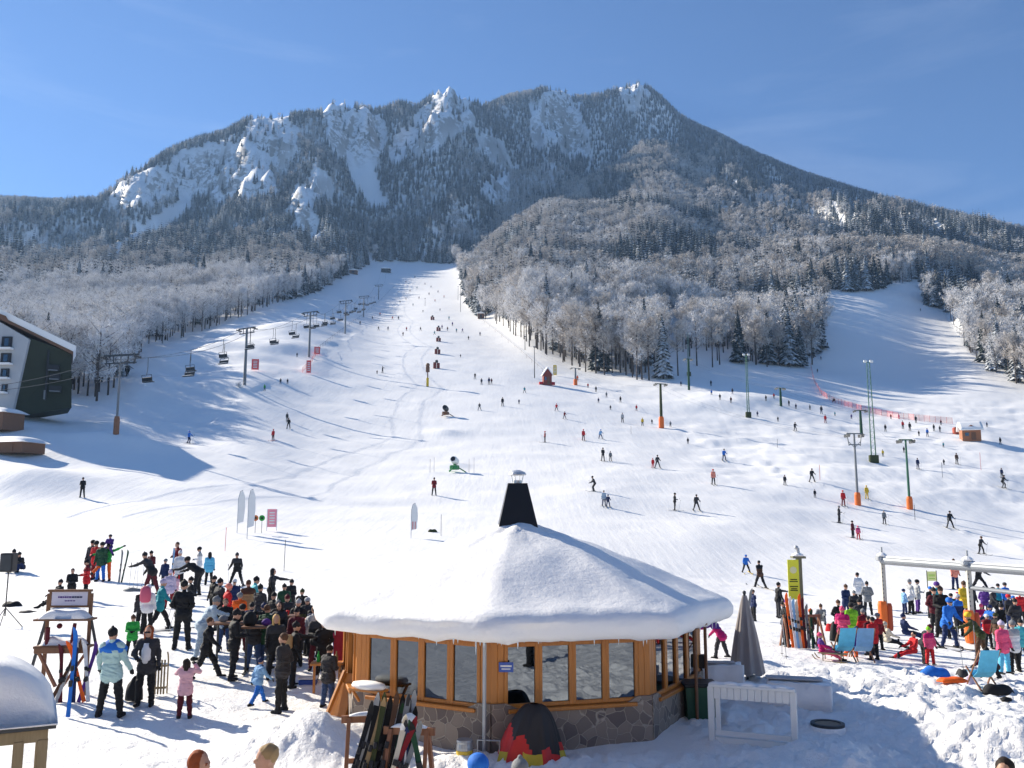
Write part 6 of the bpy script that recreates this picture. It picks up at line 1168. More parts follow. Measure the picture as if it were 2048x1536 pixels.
lump(268, 1404, .22, 'black', 'round black bag at the knee of the woman with sunglasses', 'bag', 'bag', (.8, .6, 1.9), .06); lump(1940, 1368, .12, 'lilac', 'lilac toddler-sized bag beside the lone deck chair', 'bag', 'bag', (.8, .8, 1.6)); lump(25, 1212, .3, 'black', 'dark coats heaped behind the loudspeaker stand', 'coat_heap', 'coats', (1.2, .8, .6)); lump(865, 1064, .22, 'olive', 'small dark and yellow bundle on the snow behind the bar roof', 'bundle', 'bundle', (1.6, .8, 1.0))
lump(55, 1225, .22, 'charcoal', 'dark bag lying between the loudspeaker stand and the ski stand', 'bag', 'bag', (1.6, .7, .4)); lump(265, 1182, .25, 'grey', 'grey rucksacks in a heap beside the bending black figure', 'rucksack_heap', 'rucksacks', (1.6, .8, .6))
for k_, (u, v, c, dx) in enumerate(((238, 1166, 'grey', .05), (243, 1166, 'darkgreen', .22), (1490, 1270, 'grey', .3))):
    q_ = at(u, v); lean_ski(u, v, q_.y, 0, c, '%s ski stuck upright in the snow %s' % (cn(c), ('beside the kicking person', 'leaning away from the kicking person', 'beside the closed parasol')[k_]), 'skis stuck in the snow', dx, .12, 1.6)
for k_, (u, v) in enumerate(((258, 1178), (266, 1176), (274, 1178), (284, 1180), (1564, 1312), (1573, 1318), (1927, 1340), (1952, 1335))):
    q_ = at(u, v); lean_ski(u, v, q_.y, 0, 'grey', 'ski pole stuck in the snow %s, %s of its row' % ('beside the rucksack heap' if k_ < 4 else ('below the yellow banner' if k_ < 6 else 'near the lone deck chair'), ordn(k_ if k_ < 4 else k_ % 2)), 'ski poles stuck in the snow', .08 * math.sin(k_ * 2), .12, 1.2, True)

# ---- the house behind the photographer: it stands in the window reflections
tg = MB(); tg.box((0, -9, -.30), (90, 24.2, .5), 0); tag(tg.put('snow_terrace', M_SNOW), kind='structure')
ho = empty('hotel', (0, -6, 0), 0, 'dark wooden hotel with balconies behind the viewpoint', 'hotel'); b = MB(); b.box((0, -4, 4.2), (44, 8, 8.5), 0); b.put('wall', W_DARK, ho)
b = MB(); b.prism([(-23, 8.3), (23, 8.3), (20, 10.6), (-20, 10.6)], -8.6, .8); b.put('roof', M_SOFT, ho)
for k_ in range(9):
    for z_ in (1.3, 4.0, 6.8):
        b = MB(); b.box((-18 + k_ * 4.5, .03, z_), (1.7, .1, 1.4), 0); w9 = b.put('window', WHITEP, ho); b = MB(); b.box((-18 + k_ * 4.5, .09, z_), (1.45, .03, 1.15), 0); b.put('pane', GLASS, w9)
for z_ in (2.7, 5.5): b = MB(); b.box((0, .62, z_), (40, 1.2, .12), 0); b.box((0, 1.2, z_ + .5), (40, .06, .9), 0); b.put('balcony', W_RACK, ho)
# ------------------------------------------------------------------ the people, one line each: column, row of the feet, height seen, pose, facing, jacket, trousers, headgear colour, headgear
PL = [
# crowd on the left
(27,1142,42,'sit_knees',200,'black','black','black','hat',None,'person in black crouching behind the loudspeaker, the taller of two'),(44,1144,34,'sit_knees',160,'charcoal','navy','black','hat',None,'smaller person in navy trousers crouching behind the loudspeaker'),
(115,1214,40,'sit',150,'black','black','black','hat',None,'person in black sitting on the snow behind the ski stand sign'),(141,1208,69,'hands_front',200,'black','black','black','short',None,'tall person in black leaning over behind the ski stand sign'),
(170,1202,80,'hands_front',120,'red','black','black','hat',None,'person in red jacket standing just above the ski stand'),(181,1158,78,'stand',170,'charcoal','charcoal','black','helmet',None,'dark-clad person at the left end of the group round the green jacket'),
(189,1160,76,'hands_front',170,'red','darkred','black','helmet',None,'person in red standing in the group beside the green jacket'),(200,1163,76,'stand',180,'darkgreen','blue','black','helmet',None,'person in dark green and blue behind the green jacket'),
(212,1162,72,'kick',180,'green','orange','black','helmet',None,'person in bright green jacket kicking up an orange-trousered leg'),
(300,1170,66,'hands_front',160,'maroon','black','black','hat',None,'person in dark red behind the bending black figure'),(302,1190,76,'bend_reach',80,'black','maroon','black','hat',None,'person in black reaching out over the stuck ski poles'),
(352,1162,84,'hands_front',150,'darkred','red','brown','short',None,'tall person in crimson jacket carrying a blue ski'),(357,1178,74,'stand',190,'white','black','white','hat',None,'person in white jacket standing in front of the crimson jacket'),
(397,1160,64,'hands_front',110,'white','black','black','helmet',None,'person in white jacket with dark helmet left of the cyan jacket'),(417,1170,64,'stand',20,'cyan','black','black','long',None,'person in cyan jacket with dark hood seen from behind'),
(396,1192,66,'bend',80,'black','black','black','helmet',None,'person in black bent double with one arm stretched out'),(473,1172,67,'ski_wide',185,'black','black','charcoal','hat','charcoal','skier in black with two poles standing apart above the crowd'),
(337,1217,74,'stand',10,'lilac','darkred','lilac','hat',None,'child in lilac jacket and dark red trousers'),(317,1260,102,'walk',300,'teal','black','lilac','hat','silver','person in teal jacket and lilac hat on skis'),
(281,1266,88,'stand',20,'charcoal','black','brown','short',None,'dark-clad person left of the pink rucksack'),(292,1268,94,'stand',5,'white','black','white','helmet',None,'person in white with a pink rucksack, seen from behind'),
(362,1299,131,'pockets',0,'black','black','black','hat',None,'big person all in black seen from behind in mid crowd'),(436,1262,100,'pockets',320,'black','charcoal','black','hat',None,'person in black jacket and grey trousers beside the red jacket'),
(452,1268,96,'hands_front',300,'red','darkred','salmon','helmet',None,'person in red jacket with pink helmet between black and orange jackets'),(476,1278,88,'stand',10,'orange','white','grey','helmet',None,'child in bright orange bib at the tables'),
(493,1262,98,'stand',20,'tan','purple','brown','short',None,'person in tan jacket and purple trousers behind the orange bib'),(507,1256,98,'hands_front',300,'turquoise','black','black','hat',None,'person in turquoise jacket with black hat behind the tables'),
(517,1272,98,'stand',340,'charcoal','navy','black','hat',None,'person in charcoal jacket in front of the turquoise jacket'),(541,1226,86,'reach',270,'black','black','black','long',None,'person in black holding out one arm towards the bar roof'),
(580,1236,74,'hands_front',230,'black','black','black','hat',None,'person in black with hands raised, next to the bar roof'),(553,1306,100,'stand',200,'black','black','grey','hat',None,'person in black with a pale grey hat behind the blonde woman'),
(594,1300,96,'stand',180,'olive','black','silver','hat',None,'person in olive jacket with a striped grey hat near the bar'),(530,1338,122,'stand',340,'darkgreen','denim','brown','short',None,'person in dark green jacket and jeans left of the blonde woman'),
(606,1322,96,'bend_reach',260,'silver','black','black','short',None,'person in pale grey jacket leaning over the rearmost table'),(548,1358,122,'stand',200,'black','black','blonde','long',None,'blonde woman in a long black coat in the crowd by the bar'),
(585,1374,122,'reach',290,'black','black','black','hat',None,'broad person in black with black hat reaching towards the counter'),(562,1424,148,'pockets',75,'charcoal','black','brown','short',None,'tall bare-headed man in charcoal in front of the crowd'),
(632,1342,112,'hands_front',190,'black','maroon','brown','short',None,'brown-haired person in black behind the pine counter'),(662,1320,92,'hands_front',200,'magenta','purple','yellow','hat',None,'child in magenta jacket and yellow hat at the pine counter'),
(655,1416,118,'hands_front',330,'charcoal','denim','darkhair','short',None,'person in charcoal jacket and jeans at the bar door'),(515,1408,72,'walk',320,'lightblue','blue','navy','hat',None,'toddler in a light blue snowsuit in front of the crowd'),
(368,1437,112,'arms_up',10,'palepink','maroon','darkhair','long',None,'little girl in pale pink jacket lifting both hands'),(289,1412,150,'sunglasses',185,'charcoal','black','ginger','long',None,'red-haired woman in dark jacket with sunglasses and white top'),
(218,1434,168,'chair_rest',0,'seafoam','black','black','hat',None,'man in blue-shouldered pale jacket seen from behind'),(262,1314,80,'hands_front',200,'green','black','brown','hat',None,'child in bright green jacket behind the red-haired woman'),
(410,1357,122,'walk',280,'black','black','brown','short',None,'person in flared black trousers stepping towards the long table'),(400,1318,108,'bend_reach',300,'paleblue','paleblue','grey','hat',None,'person in pale grey-blue suit bending beside the long table'),
(465,1359,132,'hands_front',300,'black','black','black','hat',None,'hooded person all in black leaning on the long table'),(618,1310,84,'stand',180,'salmon','black','black','helmet',None,'person in salmon jacket behind the pale grey jacket'),
(640,1300,84,'stand',190,'black','black','tan','hat',None,'person in black with tan hat beside the bar roof edge'),(500,1300,90,'hands_front',200,'navy','black','black','hat',None,'person in navy behind the shorter table'),
(425,1240,84,'stand',140,'black','black','black','hat',None,'person in black behind the grey-trousered one in mid crowd'),(348,1210,60,'stand',60,'palepink','charcoal','white','hat',None,'child in pale pink beside the lilac child'),
(545,1282,92,'stand',150,'black','charcoal','black','hat',None,'person in black deep in the crowd left of the grey hat'),(571,1286,92,'hands_front',210,'charcoal','black','maroon','hat',None,'person in charcoal with maroon hat deep in the crowd'),
(612,1290,90,'stand',200,'black','black','silver','helmet',None,'person in black with silver helmet near the bar roof edge'),(626,1312,96,'pockets',160,'navy','black','darkhair','short',None,'dark-haired person in navy near the bar door'),
(524,1312,100,'pockets',20,'black','black','navy','hat',None,'person in black with navy hat behind the dark green jacket'),(482,1318,104,'hands_front',60,'charcoal','maroon','black','helmet',None,'person in charcoal with helmet left of the shorter table'),
(447,1302,100,'stand',200,'black','denim','brown','short',None,'person in black and jeans behind the long table'),(590,1332,110,'stand',190,'maroon','black','black','hat',None,'person in maroon between the black hat and the pine counter'),
(566,1252,80,'stand',200,'darkgreen','black','black','hat',None,'person in dark green just below the black figure with raised hands'),(602,1262,80,'pockets',170,'black','charcoal','olive','hat',None,'person in black with olive hat close to the bar roof'),
(466,1240,78,'stand',200,'navy','black','white','helmet',None,'person in navy with white helmet above the orange bib'),(378,1242,84,'pockets',120,'charcoal','black','black','hat',None,'person in charcoal right of the big black figure'),
(645,1358,112,'pockets',200,'black','black','black','hat',None,'person in black standing between counter and charcoal jacket'),(328,1180,60,'stand',170,'navy','black','grey','helmet',None,'person in navy behind the bending black figure'),
(556,1322,112,'stand',170,'black','black','darkhair','long',None,'dark-haired person in black right behind the blonde woman'),(506,1340,112,'pockets',190,'charcoal','denim','black','hat',None,'person in charcoal and jeans behind the toddler'),
# crowd on the right
(1873,1268,88,'pockets',180,'maroon','black','black','hat',None,'person in maroon at the left side of the portal crowd'),(1920,1272,80,'stand',200,'navy','black','white','helmet',None,'person in navy with white helmet left of the padded post'),
(1946,1232,60,'stand',180,'charcoal','black','black','helmet',None,'person in charcoal half behind the second portal post'),(1972,1238,62,'pockets',150,'purple','black','black','hat',None,'person in purple behind the crouching children'),
(2022,1262,70,'stand',200,'black','navy','red','helmet',None,'person in black with red helmet below the lower rail'),(2000,1226,56,'stand',180,'teal','black','black','helmet',None,'person in teal behind the lower rail'),
(2036,1282,80,'pockets',180,'charcoal','black','black','hat',None,'person in charcoal behind the white jacket at the right edge'),(1978,1296,64,'stand',190,'red','black','white','helmet',None,'child in red with white helmet right of the olive bender'),
(1680,1278,74,'pockets',190,'black','black','brown','hat',None,'person in black left of the pink hood'),(1722,1272,70,'stand',170,'charcoal','navy','black','helmet',None,'person in charcoal between lime and red jackets'),
(1759,1300,70,'stand',200,'darkred','black','grey','helmet',None,'child in dark red beside the portal post padding'),(1864,1236,60,'stand',180,'black','black','blue','helmet',None,'person in black with blue helmet left of the turquoise jacket'),
(1492,1145,36,'ski_wide',180,'blue','black','blue','helmet','yellow','child in bright blue jacket skiing right of the bar roof'),(1521,1176,56,'walk',20,'brown','black','black','short','cream','person in dark brown walking above the closed parasol'),
(1558,1236,68,'reach',280,'black','charcoal','black','hat',None,'person in black reaching towards the yellow banner'),(1508,1242,60,'stand',100,'navy','black','brown','short',None,'person half hidden behind the top of the closed parasol'),
(1443,1316,74,'bend_reach',60,'magenta','charcoal','magenta','hat',None,'child in magenta jacket by the bar eaves'),(1580,1294,92,'hands_front',60,'black','black','purple','hat',None,'person in black with purple hat left of the rack under the banner'),
(1571,1290,84,'stand',80,'charcoal','black','black','helmet',None,'person in charcoal at the left end of the rack under the banner'),(1604,1292,86,'stand',300,'silver','maroon','grey','helmet',None,'person in silver jacket at the rack under the banner'),(1622,1290,72,'walk',300,'brown','black','orange','hat',None,'person in brown at the right end of the rack under the banner'),
(1645,1248,34,'sit_knees',150,'grey','grey','brown','hat',None,'child in grey sitting on the snow left of the rucksack'),(1688,1304,86,'hands_front',330,'pink','black','pink','hat',None,'person in pink hooded jacket in mid group on the right'),
(1706,1290,80,'stand',0,'lime','black','black','helmet',None,'child in lime green jacket beside the pink hood'),(1694,1240,68,'hands_front',200,'navy','navy','brown','hat',None,'person in navy with folded arms behind the lime jacket'),
(1711,1248,64,'hands_front',170,'black','black','grey','hat',None,'person in black holding poles between navy and white jackets'),(1718,1216,76,'pockets',10,'white','black','black','short',None,'person in white jacket standing tallest of the right group'),
(1737,1230,64,'pockets',340,'grey','black','black','hat',None,'person in grey jacket standing apart right of the white jacket'),(1730,1300,78,'stand',15,'red','black','grey','hat',None,'person in red jacket with grey scarf behind the paler deck chair'),
(1749,1320,82,'stand',20,'red','black','black','short',None,'person in red jacket and dark trousers right of the deck chairs'),(1741,1310,74,'stand',20,'maroon','charcoal','black','short',None,'dark-haired person in maroon just behind the red jacket'),(1645,1318,38,'sit',260,'magenta','pink','pink','hat',None,'child in bright pink sitting on a sledge'),
(1712,1316,60,'sit_chair',0,'purple','orange','navy','hat',None,'person in purple sitting between the two blue deck chairs'),(1812,1280,38,'sit',270,'navy','navy','navy','hat',None,'person in navy sitting on the snow right of the portal post'),
(1775,1296,38,'sit',290,'cream','black','cream','hat',None,'person in cream patterned top sitting with legs stretched out'),(1828,1318,40,'sit',100,'red','red','black','short',None,'child in red lying back on the snow'),
(1850,1328,68,'bend_reach',290,'charcoal','black','maroon','hat',None,'person in charcoal bending over the pink child'),(1861,1330,56,'stand',190,'pink','red','lime','hat',None,'child in pink and red snowsuit facing the bending adult'),
(1897,1296,100,'ski_wide',200,'blue','navy','blue','helmet','charcoal','person in blue jacket on skis under the portal'),(1887,1276,98,'hands_front',160,'black','black','brown','hat',None,'person in black with fur hood behind the blue jacket'),
(1879,1252,84,'stand',200,'turquoise','black','purple','helmet',None,'person in turquoise jacket behind the fur-hooded one'),(1906,1252,62,'stand',180,'darkgreen','black','black','helmet',None,'child in dark green right of the fur-hooded person'),
(1810,1228,48,'stand',280,'lightblue','navy','navy','helmet',None,'child in light blue jacket left of the lemon sign'),(1823,1228,66,'stand',280,'white','black','grey','hat',None,'person in white jacket behind the light blue child'),(1837,1226,64,'hands_front',270,'silver','purple','black','helmet','silver','person in silver jacket and purple trousers on skis'),
(1911,1178,62,'stand',190,'salmon','navy','brown','hat',None,'person in salmon jacket standing behind the portal beam'),(1959,1180,56,'stride',220,'black','black','black','hat',None,'person in black striding behind the portal beam'),
(1917,1228,42,'stand',30,'red','black','red','hat',None,'child in red between the turquoise and yellow jackets'),(1932,1250,84,'hands_front',200,'yellow','navy','brown','hat',None,'person in yellow jacket left of the second portal post'),
(1960,1250,36,'sit_knees',180,'pink','grey','pink','hat',None,'child in red-pink crouching right of the second portal post'),(1988,1240,66,'walk',220,'charcoal','black','black','helmet',None,'person in charcoal walking under the lower rail'),
(2014,1228,60,'stand',190,'blue','navy','charcoal','helmet',None,'person in blue standing behind the lower rail'),(2030,1244,50,'stand',190,'blue','lime','blue','helmet',None,'child in blue jacket and lime trousers'),(2044,1248,62,'pockets',180,'red','black','blue','helmet',None,'person in red jacket at the right frame edge'),
(2004,1254,40,'sit_knees',160,'black','black','black','helmet',None,'person in black crouching under the lower rail'),(1981,1262,38,'sit',120,'navy','purple','navy','helmet',None,'child in navy sitting beside the crouching black figure'),
(1965,1322,84,'bend_reach',60,'olive','brown','yellow','helmet',None,'person in olive and yellow bending with a red sleeve'),(2010,1348,100,'stand',200,'pink','cyan','lilac','hat',None,'person in pink jacket and cyan trousers near the right edge'),
(2032,1345,98,'stand',20,'white','black','grey','hat',None,'person in white jacket and black trousers at the right edge'),(2048,1336,92,'stand',160,'turquoise','black','black','hat',None,'person in turquoise cut by the right frame edge'),
(1990,1356,56,'crouch',120,'maroon','black','black','hat',None,'person in maroon crouching behind the lone deck chair'),(1996,1300,70,'stand',100,'brown','grey','olive','helmet',None,'person in brown between the portal post and the pink jacket'),
# skiers on the pistes
(164,995,40,'hands_front',185,'black','black','black','hat',None,'skier in black alone on the left slope'),(377,887,27,'carve',260,'blue','navy','blue','helmet','silver','snowboarder in blue leaning hard beside the pylon shadow'),
(546,881,23,'stand',160,'red','maroon','red','helmet','red','skier in red alone left of centre'),(577,857,22,'ski',190,'black','black','black','helmet','silver','lower of two dark skiers left of centre'),(574,842,17,'stand',190,'charcoal','black','black','helmet','silver','upper of two dark skiers left of centre'),
(575,768,11,'stand',180,'black','black','black','helmet',None,'right one of two tiny skiers right of the second pylon'),(561,768,12,'stand',180,'charcoal','black','black','helmet',None,'left one of two tiny skiers right of the second pylon'),(529,782,14,'stand',180,'green','black','green','helmet',None,'tiny skier in green right of the second pylon'),(375,748,11,'stand',180,'red','black','black','helmet',None,'tiny skier in red on the snowmaking bank'),(594,714,9,'stand',180,'black','black','black','helmet',None,'tiny dark skier left of the third pylon'),
(765,746,14,'reach',240,'charcoal','black','black','helmet','silver','skier with arm out left of the padded guns'),(754,748,8,'stand',180,'brown','black','black','helmet',None,'child beside the skier left of the padded guns'),
(950,758,12,'ski',180,'black','black','black','helmet','silver','upper left skier of the small group above mid piste'),(963,769,13,'stand',180,'charcoal','black','black','helmet','silver','skier in the middle of the small group above mid piste'),(978,769,15,'stand',180,'navy','black','brown','helmet','silver','tallest skier of the small group above mid piste'),(983,768,12,'stand',200,'maroon','black','black','helmet','silver','maroon skier at the right of the small group above mid piste'),
(959,820,15,'ski_wide',180,'charcoal','black','black','helmet','silver','grey skier in mid piste, left of three in a row'),(1005,812,18,'stand',180,'black','black','black','helmet','silver','black skier in mid piste, second of three in a row'),(1038,808,10,'stand',180,'navy','black','black','helmet','silver','small skier in mid piste, right of three in a row'),(1049,786,13,'ski_wide',180,'teal','black','black','helmet','silver','skier in teal above mid piste'),
(1113,822,16,'ski_wide',180,'red','black','red','helmet','silver','skier in red above another red one in mid piste'),(1129,838,16,'ski_wide',200,'darkred','black','black','helmet','silver','skier in dark red just below the other red one'),(1090,885,23,'stand',100,'darkred','black','red','helmet','silver','skier in dark red standing sideways in mid piste'),
(1167,881,23,'stand',190,'red','maroon','red','helmet','silver','skier in red left of the light blue skier'),(1201,878,20,'stride',200,'lightblue','navy','blue','helmet','silver','skier in light blue right of the red skier'),(1206,922,29,'hands_front',200,'black','black','black','helmet','silver','skier in black beside a grey child right of centre'),(1221,922,20,'stand',180,'grey','charcoal','grey','helmet','silver','grey child beside the skier in black right of centre'),
(1190,983,30,'ski',100,'charcoal','black','black','helmet','silver','crouched dark grey skier above the bar chimney'),(1208,1012,31,'stand',180,'paleblue','navy','grey','helmet','silver','adult in pale blue skiing with a child right of the chimney'),(1216,1014,24,'ski',180,'navy','navy','navy','helmet','silver','navy child skiing with the pale blue adult'),(868,991,37,'hands_front',185,'darkred','black','black','hat',None,'person in dark red below the green snow gun'),
(921,715,7,'stand',180,'black','black','black','helmet',None,'tiny skier right of the padded guns'),
(1306,936,20,'stand',180,'red','red','red','helmet','silver','child in red beside an adult right of centre'),(1315,936,27,'ski_wide',180,'charcoal','black','black','helmet','silver','dark adult beside the red child right of centre'),(1427,969,31,'stand',180,'salmon','charcoal','red','helmet','silver','skier in salmon red on the right piste'),(1448,921,24,'ski',180,'blue','navy','brown','helmet','silver','skier in blue on the track above the salmon skier'),
(1350,1021,35,'hands_front',270,'black','black','black','helmet','silver','skier in black, left of the pair right of the chimney'),(1393,1021,33,'ski_wide',180,'charcoal','black','black','helmet','silver','skier in charcoal, right of the pair right of the chimney'),(1570,970,20,'stand',180,'charcoal','black','black','helmet','silver','small dark skier on the track left of the bracket pylon'),(1624,964,28,'ski_wide',180,'black','black','black','helmet','silver','black skier left of the bracket-headed pylon'),
(1687,1012,31,'stand',180,'red','darkred','red','helmet','silver','skier in red left of the orange pylon foot'),(1679,1046,34,'hands_front',240,'charcoal','black','grey','helmet','silver','grey-black skier below the red skier at the pylon'),(1734,998,27,'stand',180,'yellow','yellow','yellow','helmet','silver','skier in yellow right of the bracket-headed pylon'),(1706,1076,34,'stand',220,'maroon','black','black','helmet','silver','maroon skier beside a pink one below the pylons'),(1717,1079,27,'stand',180,'pink','red','pink','helmet','silver','pink-clad child beside the maroon skier'),
(1769,1048,27,'stand',180,'grey','charcoal','grey','helmet','silver','grey child between the two orange pylon feet'),(1900,1056,35,'ski_wide',180,'black','black','black','helmet','silver','black skier right of the green pylon'),(1962,1108,36,'ski_wide',200,'black','black','brown','helmet','silver','black skier above the portal beam'),
(1304,848,9,'stand',180,'charcoal','black','black','helmet',None,'tiny skier left of the first orange foot'),(1341,854,12,'stand',180,'grey','black','black','helmet',None,'tiny grey skier right of the first orange foot'),(1376,888,13,'stand',180,'charcoal','charcoal','black','helmet',None,'small grey skier on the track'),(1285,852,17,'stand',180,'yellow','black','yellow','helmet',None,'skier in yellow above the lift track'),(1273,822,13,'stand',180,'red','black','red','helmet',None,'small red skier above the yellow one'),(1245,845,20,'stand',180,'silver','charcoal','grey','helmet',None,'pale grey skier on the lift track'),(1241,805,13,'stand',180,'black','black','black','helmet',None,'small dark skier high on the lift track'),
(1155,762,12,'stand',180,'orange','maroon','black','helmet',None,'small orange skier right of the red hut'),(1192,784,12,'stand',180,'charcoal','black','black','helmet',None,'first small skier down the lift track'),(1197,806,11,'stand',180,'navy','black','black','helmet',None,'small navy skier on the lift track'),(1213,795,12,'stand',180,'grey','black','black','helmet',None,'small grey skier on the lift track'),(1176,776,10,'stand',180,'red','black','black','helmet',None,'tiny red skier on the lift track'),(1221,820,10,'stand',180,'black','black','black','helmet',None,'tiny black skier on the lift track'),
(1338,758,11,'stand',180,'charcoal','black','black','helmet',None,'tiny dark skier left in the shaded track queue'),(1362,772,10,'stand',180,'navy','black','black','helmet',None,'second tiny skier of the shaded track queue'),(1422,772,12,'stand',180,'black','black','black','helmet',None,'third tiny skier of the shaded track queue'),(1423,790,11,'stand',180,'blue','black','black','helmet',None,'tiny blue skier in the shaded track queue'),(1440,800,13,'stand',180,'black','black','black','helmet',None,'dark skier by the middle of the shaded track'),(1465,788,12,'stand',180,'charcoal','navy','black','helmet',None,'dark skier left of the slim lattice mast'),(1462,806,13,'stand',180,'maroon','black','black','helmet',None,'maroon skier left of the slim lattice mast foot'),
(1532,802,12,'stand',180,'black','black','black','helmet',None,'dark skier right of the slim lattice mast'),(1548,797,11,'stand',180,'red','black','black','helmet',None,'red skier right of the slim lattice mast'),(1578,812,12,'stand',180,'charcoal','black','black','helmet',None,'grey skier near the short pylon on the shaded track'),(1592,818,11,'stand',180,'navy','black','black','helmet',None,'navy skier near the short pylon on the shaded track'),(1620,820,11,'stand',180,'grey','black','black','helmet',None,'last grey skier of the shaded track queue'),
(1515,833,11,'stand',180,'navy','navy','black','helmet',None,'small navy skier just right of the slim mast foot'),(1556,843,10,'stand',180,'black','black','black','helmet',None,'small black skier below the short pylon'),(1590,862,19,'ski',180,'charcoal','black','black','helmet','silver','dark skier on the practice slope left of the twin mast'),(1643,828,17,'stand',180,'charcoal','navy','black','helmet',None,'dark skier below the orange netting'),(1651,846,17,'stand',180,'red','darkred','black','helmet',None,'red skier below the orange netting'),(1670,832,9,'stand',180,'teal','black','black','helmet',None,'tiny teal skier below the orange netting'),(1703,838,10,'stand',180,'purple','black','black','helmet',None,'tiny purple skier left of the thin T pylon'),
(1667,805,10,'crouch',180,'brown','brown','black','helmet',None,'brown figure crouching at the bend of the orange netting'),(1771,863,15,'stand',180,'black','black','black','helmet',None,'small dark skier right of the twin mast'),(1806,858,17,'stand',180,'red','black','black','helmet',None,'red figure at the netting right of the twin mast'),(1798,838,10,'stand',180,'pink','red','black','helmet',None,'tiny pink figure at the netting'),(1782,838,10,'stand',180,'darkred','black','black','helmet',None,'tiny dark red figure at the netting'),(1820,862,18,'stand',180,'black','black','black','helmet',None,'black figure left of the standing group at the far netting'),(1832,846,15,'stand',180,'charcoal','black','black','helmet',None,'charcoal figure high in the far netting group'),
(1855,873,17,'stand',180,'blue','navy','navy','helmet',None,'blue skier in front of the far netting group'),(1868,862,14,'stand',180,'black','black','black','helmet',None,'black figure right in the far netting group'),(1880,864,13,'stand',180,'charcoal','black','black','helmet',None,'charcoal figure nearest the far hut'),(1882,850,11,'stand',180,'maroon','black','black','helmet',None,'tiny maroon figure above the far netting group'),(1838,872,11,'stand',180,'black','black','black','helmet',None,'tiny black figure below the far netting group'),
(1914,928,22,'stand',180,'brown','black','black','helmet','silver','brown skier below the far snow-roofed hut'),(1836,938,22,'stand',180,'navy','navy','black','helmet','silver','navy skier above the green pylon'),(1766,913,14,'stand',180,'yellow','olive','black','helmet',None,'yellow figure at the foot of the twin mast'),(1888,930,10,'stand',180,'charcoal','black','black','helmet',None,'tiny grey skier left of the brown skier'),(1887,895,10,'stand',180,'teal','black','black','helmet',None,'tiny teal child below the far hut'),(2001,889,15,'stand',180,'black','black','black','helmet',None,'black figure right of the far hut'),(1974,854,10,'stand',180,'navy','black','black','helmet',None,'tiny navy figure behind the far hut'),(2006,976,32,'ski',200,'black','charcoal','black','helmet','silver','lower of two dark skiers near the right frame edge'),(2004,956,20,'stand',180,'navy','black','black','helmet','silver','upper of two dark skiers near the right frame edge'),
(1635,745,8,'stand',180,'black','black','black','helmet',None,'upper tiny skier on the shaded side slope edge'),(1642,720,8,'stand',180,'navy','black','black','helmet',None,'tiny navy skier on the shaded side slope edge'),(1655,692,8,'stand',180,'black','black','black','helmet',None,'tiny black skier high on the shaded side slope'),(1646,695,8,'stand',180,'maroon','black','black','helmet',None,'tiny maroon skier high on the shaded side slope'),(1841,622,6,'stand',180,'black','black','black','helmet',None,'speck of a skier near the spruce clump'),
(1630,995,15,'stand',180,'black','black','black','helmet',None,'small black skier between bumpy slope and track'),(1808,905,12,'stand',180,'charcoal','black','black','helmet',None,'small grey skier right of the twin mast foot'),
]
tiny = [(757,661),(776,661),(813,662),(841,662),(895,662),(913,665),(925,665),(937,680),(960,672),(785,640),(797,640),(806,672),(869,670),(884,658),(720,650),(745,640),(760,632),(800,606),(812,600),(826,612),(838,598),(846,625),(858,590),(870,604),(880,622),(820,584),(834,578),(850,570),(862,576),(876,586),(888,596),(830,556),(812,566),(898,640),(905,652)]
tc_ = ['black', 'navy', 'red', 'charcoal', 'maroon', 'teal', 'purple']
for q_ in PL:
    u, v, h, pose, face, jac, tro, hat, hair, skis, lab = q_
    coat = .12 if 'coat' in lab or 'jacket' in lab and h > 60 else (.05 if h > 30 else 0)
    person(u, v, h, pose, face, jac, tro, hat, hair, skis=skis, label=lab, coat=coat if pose not in ('sit', 'sit_knees', 'sit_chair', 'crouch', 'kick', 'lie') else 0, poles=2 if skis == 'silver' and h > 19 or h == 67 else 0)
for k_, (u, v) in enumerate(tiny):
    person(u, v, 9 if v > 630 else 6, 'stand' if k_ % 3 else 'ski_wide', 180, tc_[k_ % 7], 'black', 'black', 'helmet', label=None)
# child riding on the shoulders of the green jacket
gp_ = at(212, 1162); person(220, 1162, 54, 'ride', 180, 'purple', 'purple', 'charcoal', 'helmet', label='child in purple riding on the shoulders of the green jacket', pos=Vector((gp_.x + .02, gp_.y + .12, gp_.z)), lift=1.60, kid=True, hscale=1.3)
# heads in the bottom of the frame: people standing close to the photographer
def near_person(u, vtop, y, H, pose, face, jac, tro, hat, hair, lab, coat=.1):
    t, s = ray(u, vtop); z = HC + s * y - H; person(u, 1600, 300, pose, face, jac, tro, hat, hair, label=lab, coat=coat, pos=Vector((t * y, y, max(-.25, z))), hscale=H)
near_person(400, 1500, 9.2, 1.70, 'stand', 250, 'cream', 'denim', 'ginger', 'long', 'woman with wavy red hair and glasses at the bottom of the frame'); near_person(536, 1487, 9.0, 1.80, 'stand', 120, 'black', 'denim', 'tan', 'short', 'man with short light brown hair in dark hooded jacket, bottom of frame')
near_person(957, 1510, 9.1, 1.72, 'stand', 200, 'black', 'black', 'blue', 'helmet', 'person in bright blue ski helmet at the bottom of the frame'); near_person(1040, 1519, 9.2, 1.68, 'stand', 180, 'charcoal', 'black', 'grey', 'hat', 'person in grey bobble hat at the bottom of the frame'); near_person(2008, 1514, 9.3, 1.70, 'stand', 140, 'navy', 'black', 'darkhair', 'short', 'dark-haired person in the bottom right corner of the frame')
